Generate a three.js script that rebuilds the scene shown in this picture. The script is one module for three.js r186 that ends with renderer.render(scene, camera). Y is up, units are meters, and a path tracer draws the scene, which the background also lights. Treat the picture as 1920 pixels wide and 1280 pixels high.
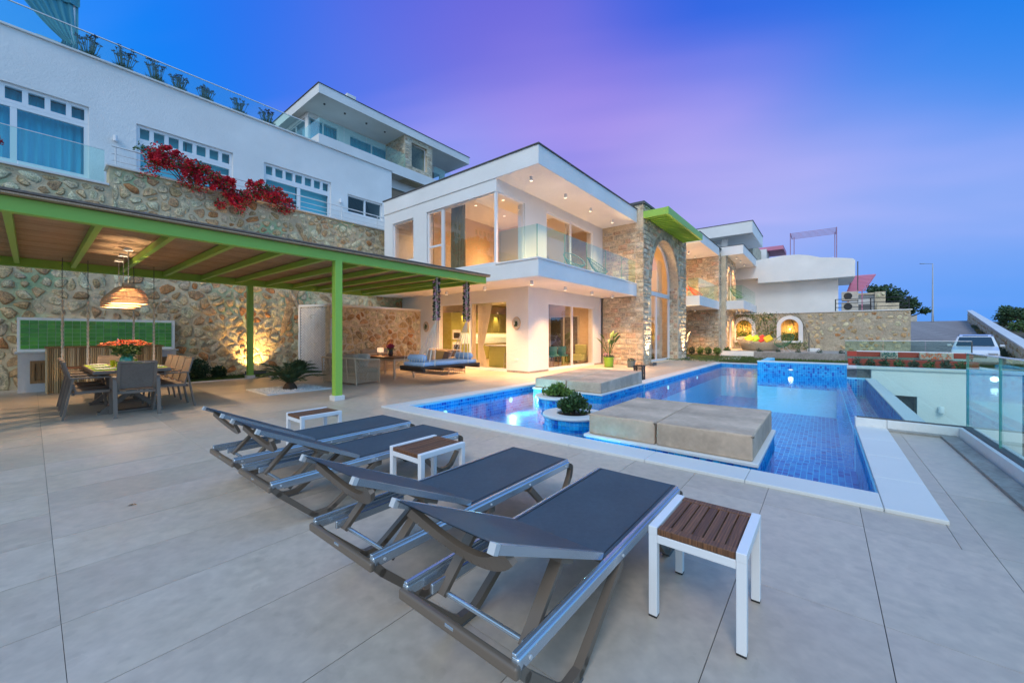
import * as THREE from 'three';
import { mergeGeometries } from 'three/addons/utils/BufferGeometryUtils.js';
import { RoundedBoxGeometry } from 'three/addons/geometries/RoundedBoxGeometry.js';
import { RectAreaLightUniformsLib } from 'three/addons/lights/RectAreaLightUniformsLib.js';
RectAreaLightUniformsLib.init();

// ---------------------------------------------------------------- camera, sky, sun, exposure
const W = 1920, H = 1280, FOC = 726.7, HY = 628, TH = 0.678, EYE = 1.352;
const scene = new THREE.Scene();
const camera = new THREE.PerspectiveCamera(2 * Math.atan(H / 2 / FOC) * 180 / Math.PI, W / H, 0.05, 600);
camera.position.set(0, EYE, 0);
camera.rotation.y = TH;
camera.setViewOffset(W, H, 0, H / 2 - HY, W, H);
camera.updateMatrixWorld();
const renderer = new THREE.WebGLRenderer({ antialias: true });
renderer.setSize(1024, 682);
renderer.toneMapping = THREE.LinearToneMapping;
renderer.toneMappingExposure = 1.0;
renderer.shadowMap.enabled = true;

const s2l = c => c <= 0.04045 ? c / 12.92 : Math.pow((c + 0.055) / 1.055, 2.4);
const hexl = h => [(h >> 16) & 255, (h >> 8) & 255, h & 255].map(v => s2l(v / 255));
const SN = Math.sin(TH), CS = Math.cos(TH);
// dusk sky: blue air with one pink-violet streak of high cloud; directions are azimuth from the pool axis and elevation
const ci = (() => { const h = (x, y) => { let n = Math.imul(x, 374761393) + Math.imul(y, 668265263); n = Math.imul(n ^ (n >>> 13), 1274126177); return ((n ^ (n >>> 16)) >>> 0) / 4294967296; }, v = (x, y) => { const xi = Math.floor(x), yi = Math.floor(y), a = x - xi, b = y - yi, p = a * a * (3 - 2 * a), q = b * b * (3 - 2 * b); return (h(xi, yi) * (1 - p) + h(xi + 1, yi) * p) * (1 - q) + (h(xi, yi + 1) * (1 - p) + h(xi + 1, yi + 1) * p) * q; }; return (x, y) => { let s = 0, a = 0.5, f = 8; for (let k = 0; k < 5; k++) { s += a * v(x * f, y * f); a *= 0.55; f *= 2.03; } return s / 1.06; }; })();
function skyTexture() {
  const pts = [];
  const px = (x, y, hex, s = 0.13) => {
    const a = (x - 960) / FOC, b = (HY - y) / FOC;
    const d = [-SN + CS * a, b, -CS - SN * a], l = Math.hypot(...d);
    pts.push([d.map(v => v / l), hexl(hex), s, 10]);
  };
  const dir = (az, el, rgb, s) => { const a = az * Math.PI / 180, e = el * Math.PI / 180; pts.push([[Math.sin(a) * Math.cos(e), Math.sin(e), -Math.cos(a) * Math.cos(e)], rgb, s]); };
  for (const [x, y, h] of [[40, 20, 0x0096ff], [200, 30, 0x0084f8], [350, 100, 0x0078f2], [330, 230, 0x0a80f6], [480, 60, 0x1c70ee], [560, 150, 0x4078f0], [650, 98, 0x5b6fe6], [700, 200, 0x6080ee], [800, 100, 0x7070e2], [952, 80, 0x7671df], [1050, 150, 0x8c7ee4], [1150, 90, 0x6c6ee0], [1250, 50, 0x3068e4], [1402, 62, 0x006ce8], [1600, 60, 0x0076ea], [1850, 40, 0x007eee], [1880, 130, 0x2090f2], [1650, 150, 0x4c90f2], [1400, 180, 0x8890ec], [1202, 230, 0x9691e8], [1000, 240, 0x8a8eec], [850, 300, 0x8298f2], [1300, 330, 0xa3a5f0], [1502, 300, 0xa6a9ef], [1700, 250, 0x86a4f4], [1880, 250, 0x6ca4f6], [1500, 420, 0x9fb2f6], [1752, 400, 0x9bb0f5], [1880, 380, 0x90b0f6], [1650, 520, 0x74a8fa], [1750, 570, 0x4a98fa], [1890, 560, 0x5aa0f6], [600, 400, 0x4a98f4], [200, 400, 0x2a8cf6], [2000, -60, 0x0076e8], [1700, -80, 0x0068e2], [1450, -60, 0x0060e0], [1250, -80, 0x2060e0], [950, -80, 0x6260da], [700, -80, 0x4a62e0], [450, -80, 0x0c68ea], [150, -80, 0x007cf6], [2020, 100, 0x0080ee]]) px(x, y, h);
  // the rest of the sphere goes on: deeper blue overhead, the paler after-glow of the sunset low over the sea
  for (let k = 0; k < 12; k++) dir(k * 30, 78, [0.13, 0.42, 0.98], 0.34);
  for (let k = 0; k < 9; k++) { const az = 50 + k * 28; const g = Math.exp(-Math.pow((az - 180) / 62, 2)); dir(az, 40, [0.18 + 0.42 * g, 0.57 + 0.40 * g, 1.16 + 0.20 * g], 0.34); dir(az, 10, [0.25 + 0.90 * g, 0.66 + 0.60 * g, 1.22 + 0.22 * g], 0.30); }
  const w = 1024, h = 512, data = new Float32Array(w * h * 4);
  for (let j = 0; j < h; j++) for (let i = 0; i < w; i++) {
    const el = ((j + 0.5) / h - 0.5) * Math.PI, az = ((i + 0.5) / w - 0.5) * 2 * Math.PI;
    const e2 = Math.max(el, -0.02), d = [Math.cos(e2) * Math.cos(az), Math.sin(e2), Math.cos(e2) * Math.sin(az)];
    let r = 0, g = 0, b = 0, ws = 0;
    for (const [p, c, s, wt = 1] of pts) {
      const dx = p[0] - d[0], dy = (p[1] - d[1]) * 1.25, dz = p[2] - d[2], q = (dx * dx + dy * dy + dz * dz) / (s * s);
      const k = wt * Math.exp(-q * 0.9) + 1e-5 / (1 + q);
      r += c[0] * k; g += c[1] * k; b += c[2] * k; ws += k;
    }
    // thin high cirrus on a level sheet, drawn out along one wind direction, pink where the after-glow still reaches it
    if (d[1] > 0.02) { const cx = d[0] / (d[1] + 0.12), cz = d[2] / (d[1] + 0.12), u = cx * 0.899 - cz * 0.439, v = cx * 0.439 + cz * 0.899; const n = ci(u * 0.035 + 26.684, v * 0.16 + 18.143), m = ci(u * 0.05 + 8.391, v * 0.06 + 12.45); const a = Math.max(0, (n - 0.48) * 3.4) * Math.max(0, Math.min(1, (m - 0.36) * 4)) * Math.min(1, d[1] * 5) * ws; r += a * 0.17; g += a * 0.075; b += a * 0.06; }
    const o = (j * w + i) * 4, low = el < -0.02 ? 0.35 : 1;
    data[o] = r / ws * low; data[o + 1] = g / ws * low; data[o + 2] = b / ws * low; data[o + 3] = 1;
  }
  const t = new THREE.DataTexture(data, w, h, THREE.RGBAFormat, THREE.FloatType);
  t.mapping = THREE.EquirectangularReflectionMapping; t.magFilter = THREE.LinearFilter; t.minFilter = THREE.LinearFilter; t.needsUpdate = true;
  return t;
}
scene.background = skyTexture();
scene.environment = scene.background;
const SUN_AZ = 160 * Math.PI / 180, SUN_EL = 46 * Math.PI / 180;
const sun = new THREE.DirectionalLight(new THREE.Color(1.0, 0.95, 0.89), 1.25);   // the after-glow: very wide and soft
sun.position.set(Math.sin(SUN_AZ) * Math.cos(SUN_EL) * 60, Math.sin(SUN_EL) * 60, -Math.cos(SUN_AZ) * Math.cos(SUN_EL) * 60);
sun.castShadow = true; sun.shadow.radius = 42; sun.shadow.mapSize.set(2048, 2048);
Object.assign(sun.shadow.camera, { left: -50, right: 50, top: 50, bottom: -50, near: 1, far: 200 });
scene.add(sun); scene.add(sun.target);

// ---------------------------------------------------------------- helpers
let seed = 12345;
const rnd = () => { seed = (seed + 0x6D2B79F5) | 0; let t = Math.imul(seed ^ (seed >>> 15), 1 | seed); t = (t + Math.imul(t ^ (t >>> 7), 61 | t)) ^ t; return ((t ^ (t >>> 14)) >>> 0) / 4294967296; };
const R = (a, b) => a + (b - a) * rnd();
const pick = a => a[Math.floor(rnd() * a.length) % a.length];
const PI = Math.PI;
const V3 = (x, y, z) => new THREE.Vector3(x, y, z);
const used = {};
const numbered = n => { used[n] = (used[n] ?? -1) + 1; return used[n] ? `${n}_${String(used[n]).padStart(3, '0')}` : n; };
const shade = o => { o.castShadow = true; o.receiveShadow = true; return o; };
function thing(name, label, category, [x, y, z] = [0, 0, 0], turn = 0, group) {
  const o = new THREE.Group(); o.name = numbered(name); o.position.set(x, y, z); o.rotation.y = turn;
  o.userData = { label, category }; if (group) o.userData.group = group; scene.add(o); return o;
}
function solo(name, label, category, geo, m, group) {
  const o = shade(new THREE.Mesh(geo, m)); o.name = numbered(name); o.userData = { label, category }; if (group) o.userData.group = group; scene.add(o); return o;
}
function struct(name, geo, m) { const o = shade(new THREE.Mesh(geo, m)); o.name = numbered(name); o.userData = { kind: 'structure' }; scene.add(o); return o; }
function part(parent, name, geo, m, stuff) { const o = shade(new THREE.Mesh(geo, m)); o.name = name; if (stuff) o.userData.kind = 'stuff'; parent.add(o); return o; }
function copy(src, pos, turn, label) { const c = src.clone(); c.name = numbered(src.name.replace(/_\d{3}$/, '')); c.userData = { ...src.userData }; if (label) c.userData.label = label; c.position.set(...pos); c.rotation.y = turn; scene.add(c); return c; }
// geometry: everything non-indexed with position, normal, uv (metres)
function clean(g) { if (g.index) g = g.toNonIndexed(); if (!g.attributes.normal) g.computeVertexNormals(); if (!g.attributes.uv) g.setAttribute('uv', new THREE.BufferAttribute(new Float32Array(g.attributes.position.count * 2), 2)); for (const k of Object.keys(g.attributes)) if (!['position', 'normal', 'uv'].includes(k)) g.deleteAttribute(k); g.morphAttributes = {}; g.clearGroups(); return g; }
function wuv(g, s = 1, ou = 0, ov = 0) {
  g = clean(g); const p = g.attributes.position, n = g.attributes.normal, u = g.attributes.uv;
  for (let i = 0; i < p.count; i++) {
    const ax = Math.abs(n.getX(i)), ay = Math.abs(n.getY(i)), az = Math.abs(n.getZ(i));
    if (ay >= ax && ay >= az) u.setXY(i, p.getX(i) * s + ou, p.getZ(i) * s + ov); else if (ax >= az) u.setXY(i, p.getZ(i) * s + ou, p.getY(i) * s + ov); else u.setXY(i, p.getX(i) * s + ou, p.getY(i) * s + ov);
  }
  return g;
}
const merge = list => mergeGeometries(list.map(clean), false);
const B = (x0, x1, y0, y1, z0, z1, s = 1) => wuv(new THREE.BoxGeometry(Math.abs(x1 - x0), Math.abs(y1 - y0), Math.abs(z1 - z0)).translate((x0 + x1) / 2, (y0 + y1) / 2, (z0 + z1) / 2), s);
const RB = (x0, x1, y0, y1, z0, z1, r = 0.01, seg = 2, s = 1) => { const w = Math.abs(x1 - x0), h = Math.abs(y1 - y0), d = Math.abs(z1 - z0); return wuv(new RoundedBoxGeometry(w, h, d, seg, Math.min(r, w / 2.05, h / 2.05, d / 2.05)).translate((x0 + x1) / 2, (y0 + y1) / 2, (z0 + z1) / 2), s); };
const cyl = (r0, r1, h, x, y, z, n = 16) => clean(new THREE.CylinderGeometry(r0, r1, h, n).translate(x, y, z));   // r0 top, centred at y
const ball = (r, x, y, z, n = 10, sx = 1, sy = 1, sz = 1) => clean(new THREE.SphereGeometry(r, n, Math.max(5, n * 0.7 | 0)).scale(sx, sy, sz).translate(x, y, z));
const lathe = (pts, n = 24) => clean(new THREE.LatheGeometry(pts.map(p => new THREE.Vector2(...p)), n));
const tube = (pts, r, n = 24, k = 6, closed = false) => clean(new THREE.TubeGeometry(new THREE.CatmullRomCurve3(pts.map(p => V3(...p)), closed, 'catmullrom', 0.5), n, r, k, closed));
// straight bar with a rectangular section between two points
function bar(a, b, w, h, up = [0, 1, 0]) {
  const A = V3(...a), C = V3(...b), d = C.clone().sub(A), l = d.length(); d.normalize();
  let u = V3(...up); if (Math.abs(u.dot(d)) > 0.98) u = V3(1, 0, 0); const s = V3().crossVectors(u, d).normalize(), t = V3().crossVectors(d, s);
  const g = wuv(new THREE.BoxGeometry(w, h, l)); g.applyMatrix4(new THREE.Matrix4().makeBasis(s, t, d)); const m = A.add(C).multiplyScalar(0.5); g.translate(m.x, m.y, m.z); return g;
}
const rod = (a, b, r, n = 8) => { const A = V3(...a), C = V3(...b), d = C.clone().sub(A), l = d.length(); const g = clean(new THREE.CylinderGeometry(r, r, l, n)); g.applyQuaternion(new THREE.Quaternion().setFromUnitVectors(V3(0, 1, 0), d.normalize())); const m = A.add(C).multiplyScalar(0.5); return g.translate(m.x, m.y, m.z); };
// a wall slab with holes. axis 'x': plane x = const, u = z ; axis 'z': plane z = const, u = x. c0..c1 its thickness
function wallGeo(axis, c0, c1, u0, u1, v0, v1, holes = [], s = 1) {
  const sh = new THREE.Shape(); sh.moveTo(u0, v0); sh.lineTo(u1, v0); sh.lineTo(u1, v1); sh.lineTo(u0, v1); sh.closePath();
  for (const h of holes) { if (h instanceof THREE.Path) { sh.holes.push(h); continue; } const p = new THREE.Path(), [a, b, c, d] = h; p.moveTo(a, c); p.lineTo(a, d); p.lineTo(b, d); p.lineTo(b, c); p.closePath(); sh.holes.push(p); }
  const g = new THREE.ExtrudeGeometry(sh, { depth: Math.abs(c1 - c0), bevelEnabled: false, curveSegments: 24 });
  if (axis === 'z') g.translate(0, 0, Math.min(c0, c1)); else { g.rotateY(-PI / 2); g.translate(Math.max(c0, c1), 0, 0); }
  return wuv(g, s);
}
// ---- textures
function pnoise(per, sd) { const t = new Float32Array(per * per); let q = sd; for (let i = 0; i < t.length; i++) { q = (q * 1664525 + 1013904223) >>> 0; t[i] = q / 4294967296; } return (x, y) => { x *= per; y *= per; const xi = Math.floor(x), yi = Math.floor(y), fx = x - xi, fy = y - yi, u = fx * fx * (3 - 2 * fx), v = fy * fy * (3 - 2 * fy), g = (a, b) => t[((b % per + per) % per) * per + (a % per + per) % per]; return (g(xi, yi) * (1 - u) + g(xi + 1, yi) * u) * (1 - v) + (g(xi, yi + 1) * (1 - u) + g(xi + 1, yi + 1) * u) * v; }; }
const fbm = (p0, oct, sd) => { const ns = []; for (let k = 0; k < oct; k++) ns.push(pnoise(p0 << k, sd + k * 77)); return (x, y) => { let s = 0, a = 0.5, t = 0; for (const n of ns) { s += a * n(x, y); t += a; a *= 0.55; } return s / t; }; };
function tex(size, fn, srgb, rep = 1, repy = rep) {
  const d = new Uint8Array(size * size * 4);
  for (let j = 0; j < size; j++) for (let i = 0; i < size; i++) { const c = fn(i / size, j / size), o = (j * size + i) * 4; const [r, g, b] = typeof c === 'number' ? [c, c, c] : c; d[o] = Math.max(0, Math.min(255, r * 255)); d[o + 1] = Math.max(0, Math.min(255, g * 255)); d[o + 2] = Math.max(0, Math.min(255, b * 255)); d[o + 3] = 255; }
  const t = new THREE.DataTexture(d, size, size); t.wrapS = t.wrapT = THREE.RepeatWrapping; t.magFilter = THREE.LinearFilter; t.minFilter = THREE.LinearMipmapLinearFilter; t.generateMipmaps = true; t.repeat.set(rep, repy); if (srgb) t.colorSpace = THREE.SRGBColorSpace; t.needsUpdate = true; return t;
}
const fA = fbm(4, 6, 11), fB = fbm(8, 5, 222), fC = fbm(3, 4, 3333), fF = fbm(48, 3, 4444), fG = fbm(24, 4, 555);
const streak = fbm(4, 5, 987);
const gr = pnoise(64, 5), pn2 = (u, v) => 0.6 * gr(u, Math.abs(v - 0.5) * 0.12) + 0.4 * gr(u * 3, Math.abs(v - 0.5) * 0.2);
const TX = {
  deck: tex(1024, (u, v) => { const a = fA(u, v), b = fF(u, v), c = streak(u, v); let k = 0.95 + 0.045 * (a - 0.5) + 0.12 * (b - 0.5) + 0.03 * (c - 0.5); if (fG(v, u) > 0.72) k *= 0.975; return [k, k * (0.995 + 0.02 * (c - 0.5)), k * (0.985 + 0.03 * (a - 0.5))]; }, true, 0.42),
  deckR: tex(512, (u, v) => 0.24 + 0.26 * fA(u, v) + 0.10 * fF(u, v), false, 0.42),
  plaster: tex(512, (u, v) => 0.5 * fG(u, v) + 0.5 * fF(u, v), false, 0.8),
  plasterC: tex(512, (u, v) => { const k = 0.965 + 0.06 * (fC(u, v) - 0.5) + 0.05 * (fB(u, v) - 0.5); return [k, k, k]; }, true, 0.17),
  stone: tex(512, (u, v) => { const a = fA(u, v), b = fB(u, v), c = fF(u, v); let k = 0.92 + 0.45 * (a - 0.5) + 0.5 * (b - 0.5) + 0.45 * (c - 0.5); const pit = b > 0.66 ? 0.8 : 1; k *= pit; return [k * (1 + 0.10 * (a - 0.5)), k * 0.98, k * (0.95 - 0.12 * (b - 0.5))]; }, true, 1.3),
  stoneB: tex(512, (u, v) => { const b = fB(u, v), c = fG(u, v), f = fF(u, v); return 0.45 * b + 0.35 * c + 0.2 * f; }, false, 1.3),
  mortar: tex(512, (u, v) => { const a = fA(u, v), c = fG(u, v), f = fF(u, v); const k = 0.90 + 0.20 * (a - 0.5) + 0.16 * (c - 0.5) + 0.16 * (f - 0.5); return [k, k * 0.985, k * 0.95]; }, true, 0.6),
  stain: tex(512, (u, v) => { const a = fA(u, v), c = fG(u, v), f = fF(u, v), w = fC(v, u); const k = 0.90 + 0.20 * (a - 0.5) + 0.16 * (c - 0.5) + 0.16 * (f - 0.5); let g = Math.max(0, Math.min(1, (w - 0.52) * 6)) * Math.max(0, Math.min(1, (fB(v, u) - 0.42) * 5)); g *= 0.5; return [k * (1 - 0.42 * g), k * (0.985 + 0.02 * g), k * (0.95 - 0.10 * g)]; }, true, 0.16),
  wood: tex(512, (u, v) => { const g = 0.5 + 0.5 * Math.sin((u * 26 + 3.0 * fC(u, v) + 1.2 * fA(u, v)) * 6.283), n = pn2(u, v); const k = 0.72 + 0.16 * (g - 0.5) + 0.4 * (n - 0.5); return [k, k * 0.93, k * 0.86]; }, true, 3, 0.6),
  weave: tex(256, (u, v) => { const a = Math.sin(u * 64 * 6.283), b = Math.sin(v * 64 * 6.283); return 0.5 + 0.25 * a * Math.sign(b) + 0.25 * b; }, false, 4),
  fabricC: tex(256, (u, v) => { const k = 0.88 + 0.12 * (fF(u, v) - 0.5) + 0.14 * (fC(u, v) - 0.5); return [k, k, k]; }, true, 1.2),
  suede: tex(512, (u, v) => { const a = fA(u, v), b = fB(u, v); const k = 0.84 + 0.26 * (a - 0.5) + 0.16 * (b - 0.5) + 0.08 * (fF(u, v) - 0.5); return [k, k * 0.97, k * 0.93]; }, true, 0.55),
  ripple: tex(512, (u, v) => 0.6 * fG(u, v) + 0.4 * fB(u, v), false, 0.55),
  road: tex(512, (u, v) => { const k = 0.72 + 0.3 * (fA(u, v) - 0.5) + 0.4 * (fF(u, v) - 0.5); return [k, k * 0.98, k * 0.97]; }, true, 0.35),
};
// ---------------------------------------------------------------- materials (linear base colours)
const C = (r, g, b) => new THREE.Color().setRGB(r, g, b);
const std = (c, o = {}) => new THREE.MeshStandardMaterial({ color: Array.isArray(c) ? C(...c) : c, roughness: 0.8, ...o });
const phy = (c, o = {}) => new THREE.MeshPhysicalMaterial({ color: Array.isArray(c) ? C(...c) : c, roughness: 0.5, ...o });
const clampc = v => Math.min(0.9, Math.max(0.004, v));
const M = {
  white: std([0.84, 0.84, 0.82], { map: TX.plasterC, bumpMap: TX.plaster, bumpScale: 0.009, roughness: 0.9 }),
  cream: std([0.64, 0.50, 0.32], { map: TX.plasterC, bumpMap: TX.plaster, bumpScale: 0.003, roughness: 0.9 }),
  frame: std([0.78, 0.79, 0.80], { roughness: 0.35 }),
  steel: std([0.55, 0.56, 0.58], { metalness: 0.9, roughness: 0.3 }),
  black: std([0.02, 0.02, 0.022], { roughness: 0.5 }),
  cap: std([0.10, 0.10, 0.10], { roughness: 0.7 }),
  coping: std([0.74, 0.74, 0.71], { map: TX.plasterC, bumpMap: TX.stoneB, bumpScale: 0.002, roughness: 0.55 }),
  concrete: std([0.42, 0.41, 0.40], { map: TX.mortar, bumpMap: TX.plaster, bumpScale: 0.003, roughness: 0.75 }),
  grout: std([0.13, 0.13, 0.125], { roughness: 0.9 }),
  rubbleMortar: std([0.86, 0.70, 0.48], { map: TX.stain, bumpMap: TX.stoneB, bumpScale: 0.03, roughness: 0.95 }),
  mortar: std([0.84, 0.73, 0.56], { map: TX.mortar, bumpMap: TX.stoneB, bumpScale: 0.03, roughness: 0.95 }),
  poolGrout: std([0.24, 0.66, 0.85], { roughness: 0.6 }),
  green: std([0.29, 0.53, 0.075], { roughness: 0.42 }),
  board: std([0.78, 0.64, 0.48], { map: TX.wood, roughness: 0.7 }),
  boardB: std([0.70, 0.56, 0.41], { map: TX.wood, roughness: 0.7 }),
  teak: [0, 1, 2].map(k => std([0.29 + 0.045 * k, 0.145 + 0.024 * k, 0.072 + 0.014 * k], { map: TX.wood, bumpMap: TX.wood, bumpScale: 0.0015, roughness: 0.5 })),
  pine: std([0.74, 0.47, 0.19], { map: TX.wood, roughness: 0.6 }),
  darkWood: std([0.07, 0.04, 0.025], { map: TX.wood, roughness: 0.5 }),
  glass: phy([0.83, 0.955, 0.92], { roughness: 0, transmission: 1, ior: 1.5, thickness: 0 }),
  pane: phy([0.96, 0.97, 0.97], { roughness: 0, transmission: 1, ior: 2.0, thickness: 0 }),
  tealPane: phy([0.80, 0.96, 1.0], { roughness: 0, transmission: 1, ior: 1.6, thickness: 0 }),
  glassEdge: std([0.10, 0.36, 0.30], { roughness: 0.2 }),
  water: phy([0.40, 0.90, 0.97], { roughness: 0, specularIntensity: 0.7, transmission: 1, ior: 1.33, thickness: 0, bumpMap: TX.ripple, bumpScale: 0.0035 }),
  sling: std([0.064, 0.098, 0.125], { map: TX.fabricC, bumpMap: TX.weave, bumpScale: 0.0006, roughness: 0.62 }),
  taupe: std([0.16, 0.122, 0.09], { roughness: 0.38 }),
  alu: std([0.50, 0.56, 0.62], { metalness: 0.75, roughness: 0.24 }),
  suede: std([0.84, 0.67, 0.53], { map: TX.suede, bumpMap: TX.suede, bumpScale: 0.004, roughness: 0.95 }),
  wicker: std([0.56, 0.42, 0.28], { roughness: 0.6 }),
  wickerW: std([0.62, 0.50, 0.34], { roughness: 0.6 }),
  rope: std([0.74, 0.66, 0.54], { roughness: 0.95 }),
  beige: std([0.50, 0.39, 0.28], { map: TX.fabricC, bumpMap: TX.weave, bumpScale: 0.001, roughness: 0.95 }),
  linen: std([0.70, 0.64, 0.54], { map: TX.fabricC, roughness: 0.95 }),
  sky: std([0.42, 0.60, 0.86], { map: TX.fabricC, bumpMap: TX.weave, bumpScale: 0.001, roughness: 0.9 }),
  chair: std([0.19, 0.145, 0.11], { roughness: 0.55 }),
  chairSling: std([0.22, 0.175, 0.14], { map: TX.fabricC, bumpMap: TX.weave, bumpScale: 0.0008, roughness: 0.85 }),
  bamboo: [[0.56, 0.44, 0.24], [0.40, 0.29, 0.14], [0.68, 0.58, 0.36], [0.30, 0.21, 0.10]].map(c => std(c, { roughness: 0.6 })),
  greenTile: [0, 1, 2].map(k => std([0.06 + 0.016 * k, 0.24 + 0.045 * k, 0.016 + 0.004 * k], { roughness: 0.18 })),
  whiteTile: std([0.72, 0.72, 0.72], { roughness: 0.3 }),
  grass: std([0.07, 0.12, 0.025], { roughness: 1 }),
  leafDk: std([0.035, 0.078, 0.026], { roughness: 0.55, side: THREE.DoubleSide }),
  leaf: std([0.06, 0.13, 0.03], { roughness: 0.55, side: THREE.DoubleSide }),
  leafLt: std([0.11, 0.20, 0.03], { roughness: 0.55, side: THREE.DoubleSide }),
  leafGy: std([0.07, 0.10, 0.06], { roughness: 0.7, side: THREE.DoubleSide }),
  bract: [std([0.62, 0.010, 0.03], { roughness: 0.7, side: THREE.DoubleSide }), std([0.50, 0.008, 0.02], { roughness: 0.7, side: THREE.DoubleSide }), std([0.72, 0.03, 0.06], { roughness: 0.7, side: THREE.DoubleSide })],
  bark: std([0.10, 0.075, 0.055], { map: TX.stone, roughness: 0.95 }),
  pebble: std([0.78, 0.77, 0.74], { roughness: 0.7 }),
  curtain: phy([0.74, 0.66, 0.50], { roughness: 1, transmission: 0.35, thickness: 0, side: THREE.DoubleSide }),
  curtainB: std([0.03, 0.52, 0.72], { roughness: 0.9, side: THREE.DoubleSide }),
  blind: std([0.16, 0.60, 0.68], { roughness: 0.9 }),
  cabinet: std([0.40, 0.44, 0.12], { roughness: 0.45 }),
  floorIn: std([0.50, 0.40, 0.28], { map: TX.deck, roughness: 0.3 }),
  teal: std([0.02, 0.16, 0.16], { roughness: 0.6 }),
  orange: std([0.75, 0.10, 0.03], { roughness: 0.5 }),
  cordGreen: std([0.03, 0.17, 0.07], { roughness: 0.5 }),
  cordTeal: std([0.06, 0.22, 0.20], { roughness: 0.5 }),
  pot: std([0.22, 0.42, 0.03], { roughness: 0.35 }),
  potG: std([0.12, 0.16, 0.15], { roughness: 0.4 }),
  soil: std([0.06, 0.04, 0.028], { roughness: 1 }),
  road: std([0.62, 0.57, 0.53], { map: TX.road, bumpMap: TX.stoneB, bumpScale: 0.02, roughness: 0.9 }),
  earth: std([0.13, 0.11, 0.075], { map: TX.mortar, roughness: 1 }),
  pink: std([0.58, 0.20, 0.30], { roughness: 0.6 }),
  carWhite: phy([0.72, 0.74, 0.76], { roughness: 0.3, clearcoat: 1, clearcoatRoughness: 0.05 }),
  carGlass: phy([0.02, 0.03, 0.04], { roughness: 0.05, clearcoat: 1 }),
  redBench: std([0.42, 0.06, 0.035], { roughness: 0.6 }),
  yellow: std([0.75, 0.58, 0.03], { roughness: 0.8 }), lime: std([0.38, 0.62, 0.04], { roughness: 0.8 }), red: std([0.72, 0.06, 0.03], { roughness: 0.8 }),
  warmPlaster: std([0.78, 0.52, 0.16], { roughness: 0.9 }),
  petalO: std([0.80, 0.20, 0.08], { roughness: 0.7, side: THREE.DoubleSide }), petalP: std([0.72, 0.42, 0.50], { roughness: 0.7, side: THREE.DoubleSide }),
  petalB: std([0.07, 0.08, 0.13], { roughness: 0.8, side: THREE.DoubleSide }),
  drape: std([0.10, 0.36, 0.44], { roughness: 0.9, side: THREE.DoubleSide }),
};
const emis = (c, k) => new THREE.MeshStandardMaterial({ color: 0x000000, emissive: C(...c), emissiveIntensity: k, roughness: 0.6 });
M.bulb = emis([1.0, 0.74, 0.38], 4); M.disc = emis([1.0, 0.80, 0.52], 3.2); M.poolLamp = emis([0.80, 0.93, 1.0], 2.2); M.dimLamp = emis([0.80, 0.93, 1.0], 1.1); M.strip = emis([1.0, 0.62, 0.18], 4);
// coloured families
const stoneCols = [[0.55, 0.45, 0.31], [0.46, 0.36, 0.23], [0.62, 0.55, 0.43], [0.50, 0.36, 0.23], [0.47, 0.33, 0.22], [0.60, 0.50, 0.35], [0.50, 0.45, 0.38], [0.48, 0.25, 0.12], [0.68, 0.61, 0.50], [0.62, 0.55, 0.44]];
M.stone = stoneCols.map(c => std([c[0] * 1.45, c[1] * 1.32, c[2] * 1.10].map(v => Math.min(0.86, v)), { map: TX.stone, bumpMap: TX.stoneB, bumpScale: 0.04, roughness: 0.92 }));
M.ashlar = [[0.66, 0.59, 0.48], [0.62, 0.55, 0.44], [0.70, 0.64, 0.54], [0.60, 0.50, 0.38], [0.53, 0.44, 0.34], [0.64, 0.48, 0.37], [0.68, 0.63, 0.55]].map(c => std([c[0] * 1.28, c[1] * 1.24, c[2] * 1.18].map(v => Math.min(0.86, v)), { map: TX.stone, bumpMap: TX.stoneB, bumpScale: 0.06, roughness: 0.92 }));
M.deck = [0.96, 1.0, 1.05, 0.93, 1.02].map((k, i) => std([0.61 * k, 0.51 * k, 0.415 * k], { map: TX.deck, roughnessMap: TX.deckR, roughness: 1 }));
M.pool = [[0.006, 0.23, 0.58], [0.004, 0.09, 0.42], [0.015, 0.38, 0.70], [0.008, 0.29, 0.64], [0.05, 0.45, 0.74]].map(c => std(c, { roughness: 0.16 }));
M.grassBlade = std([0.075, 0.135, 0.028], { roughness: 0.9, side: THREE.DoubleSide });

// ---------------------------------------------------------------- lamps
const WARM = C(1.0, 0.53, 0.21), WARM2 = C(1.0, 0.55, 0.22);
function spot(parent, x, y, z, tx, ty, tz, k, ang = 0.7, pen = 0.6, col = WARM, rad = 2) {
  const l = new THREE.SpotLight(col, k, 0, ang, pen, 2); l.position.set(x, y, z); l.target.position.set(tx, ty, tz); l.castShadow = true; l.shadow.radius = rad; parent.add(l); parent.add(l.target); return l;
}
function point(parent, x, y, z, k, col = WARM, rad = 3) { const l = new THREE.PointLight(col, k, 0, 2); l.position.set(x, y, z); l.castShadow = true; l.shadow.radius = rad; parent.add(l); return l; }
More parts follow.
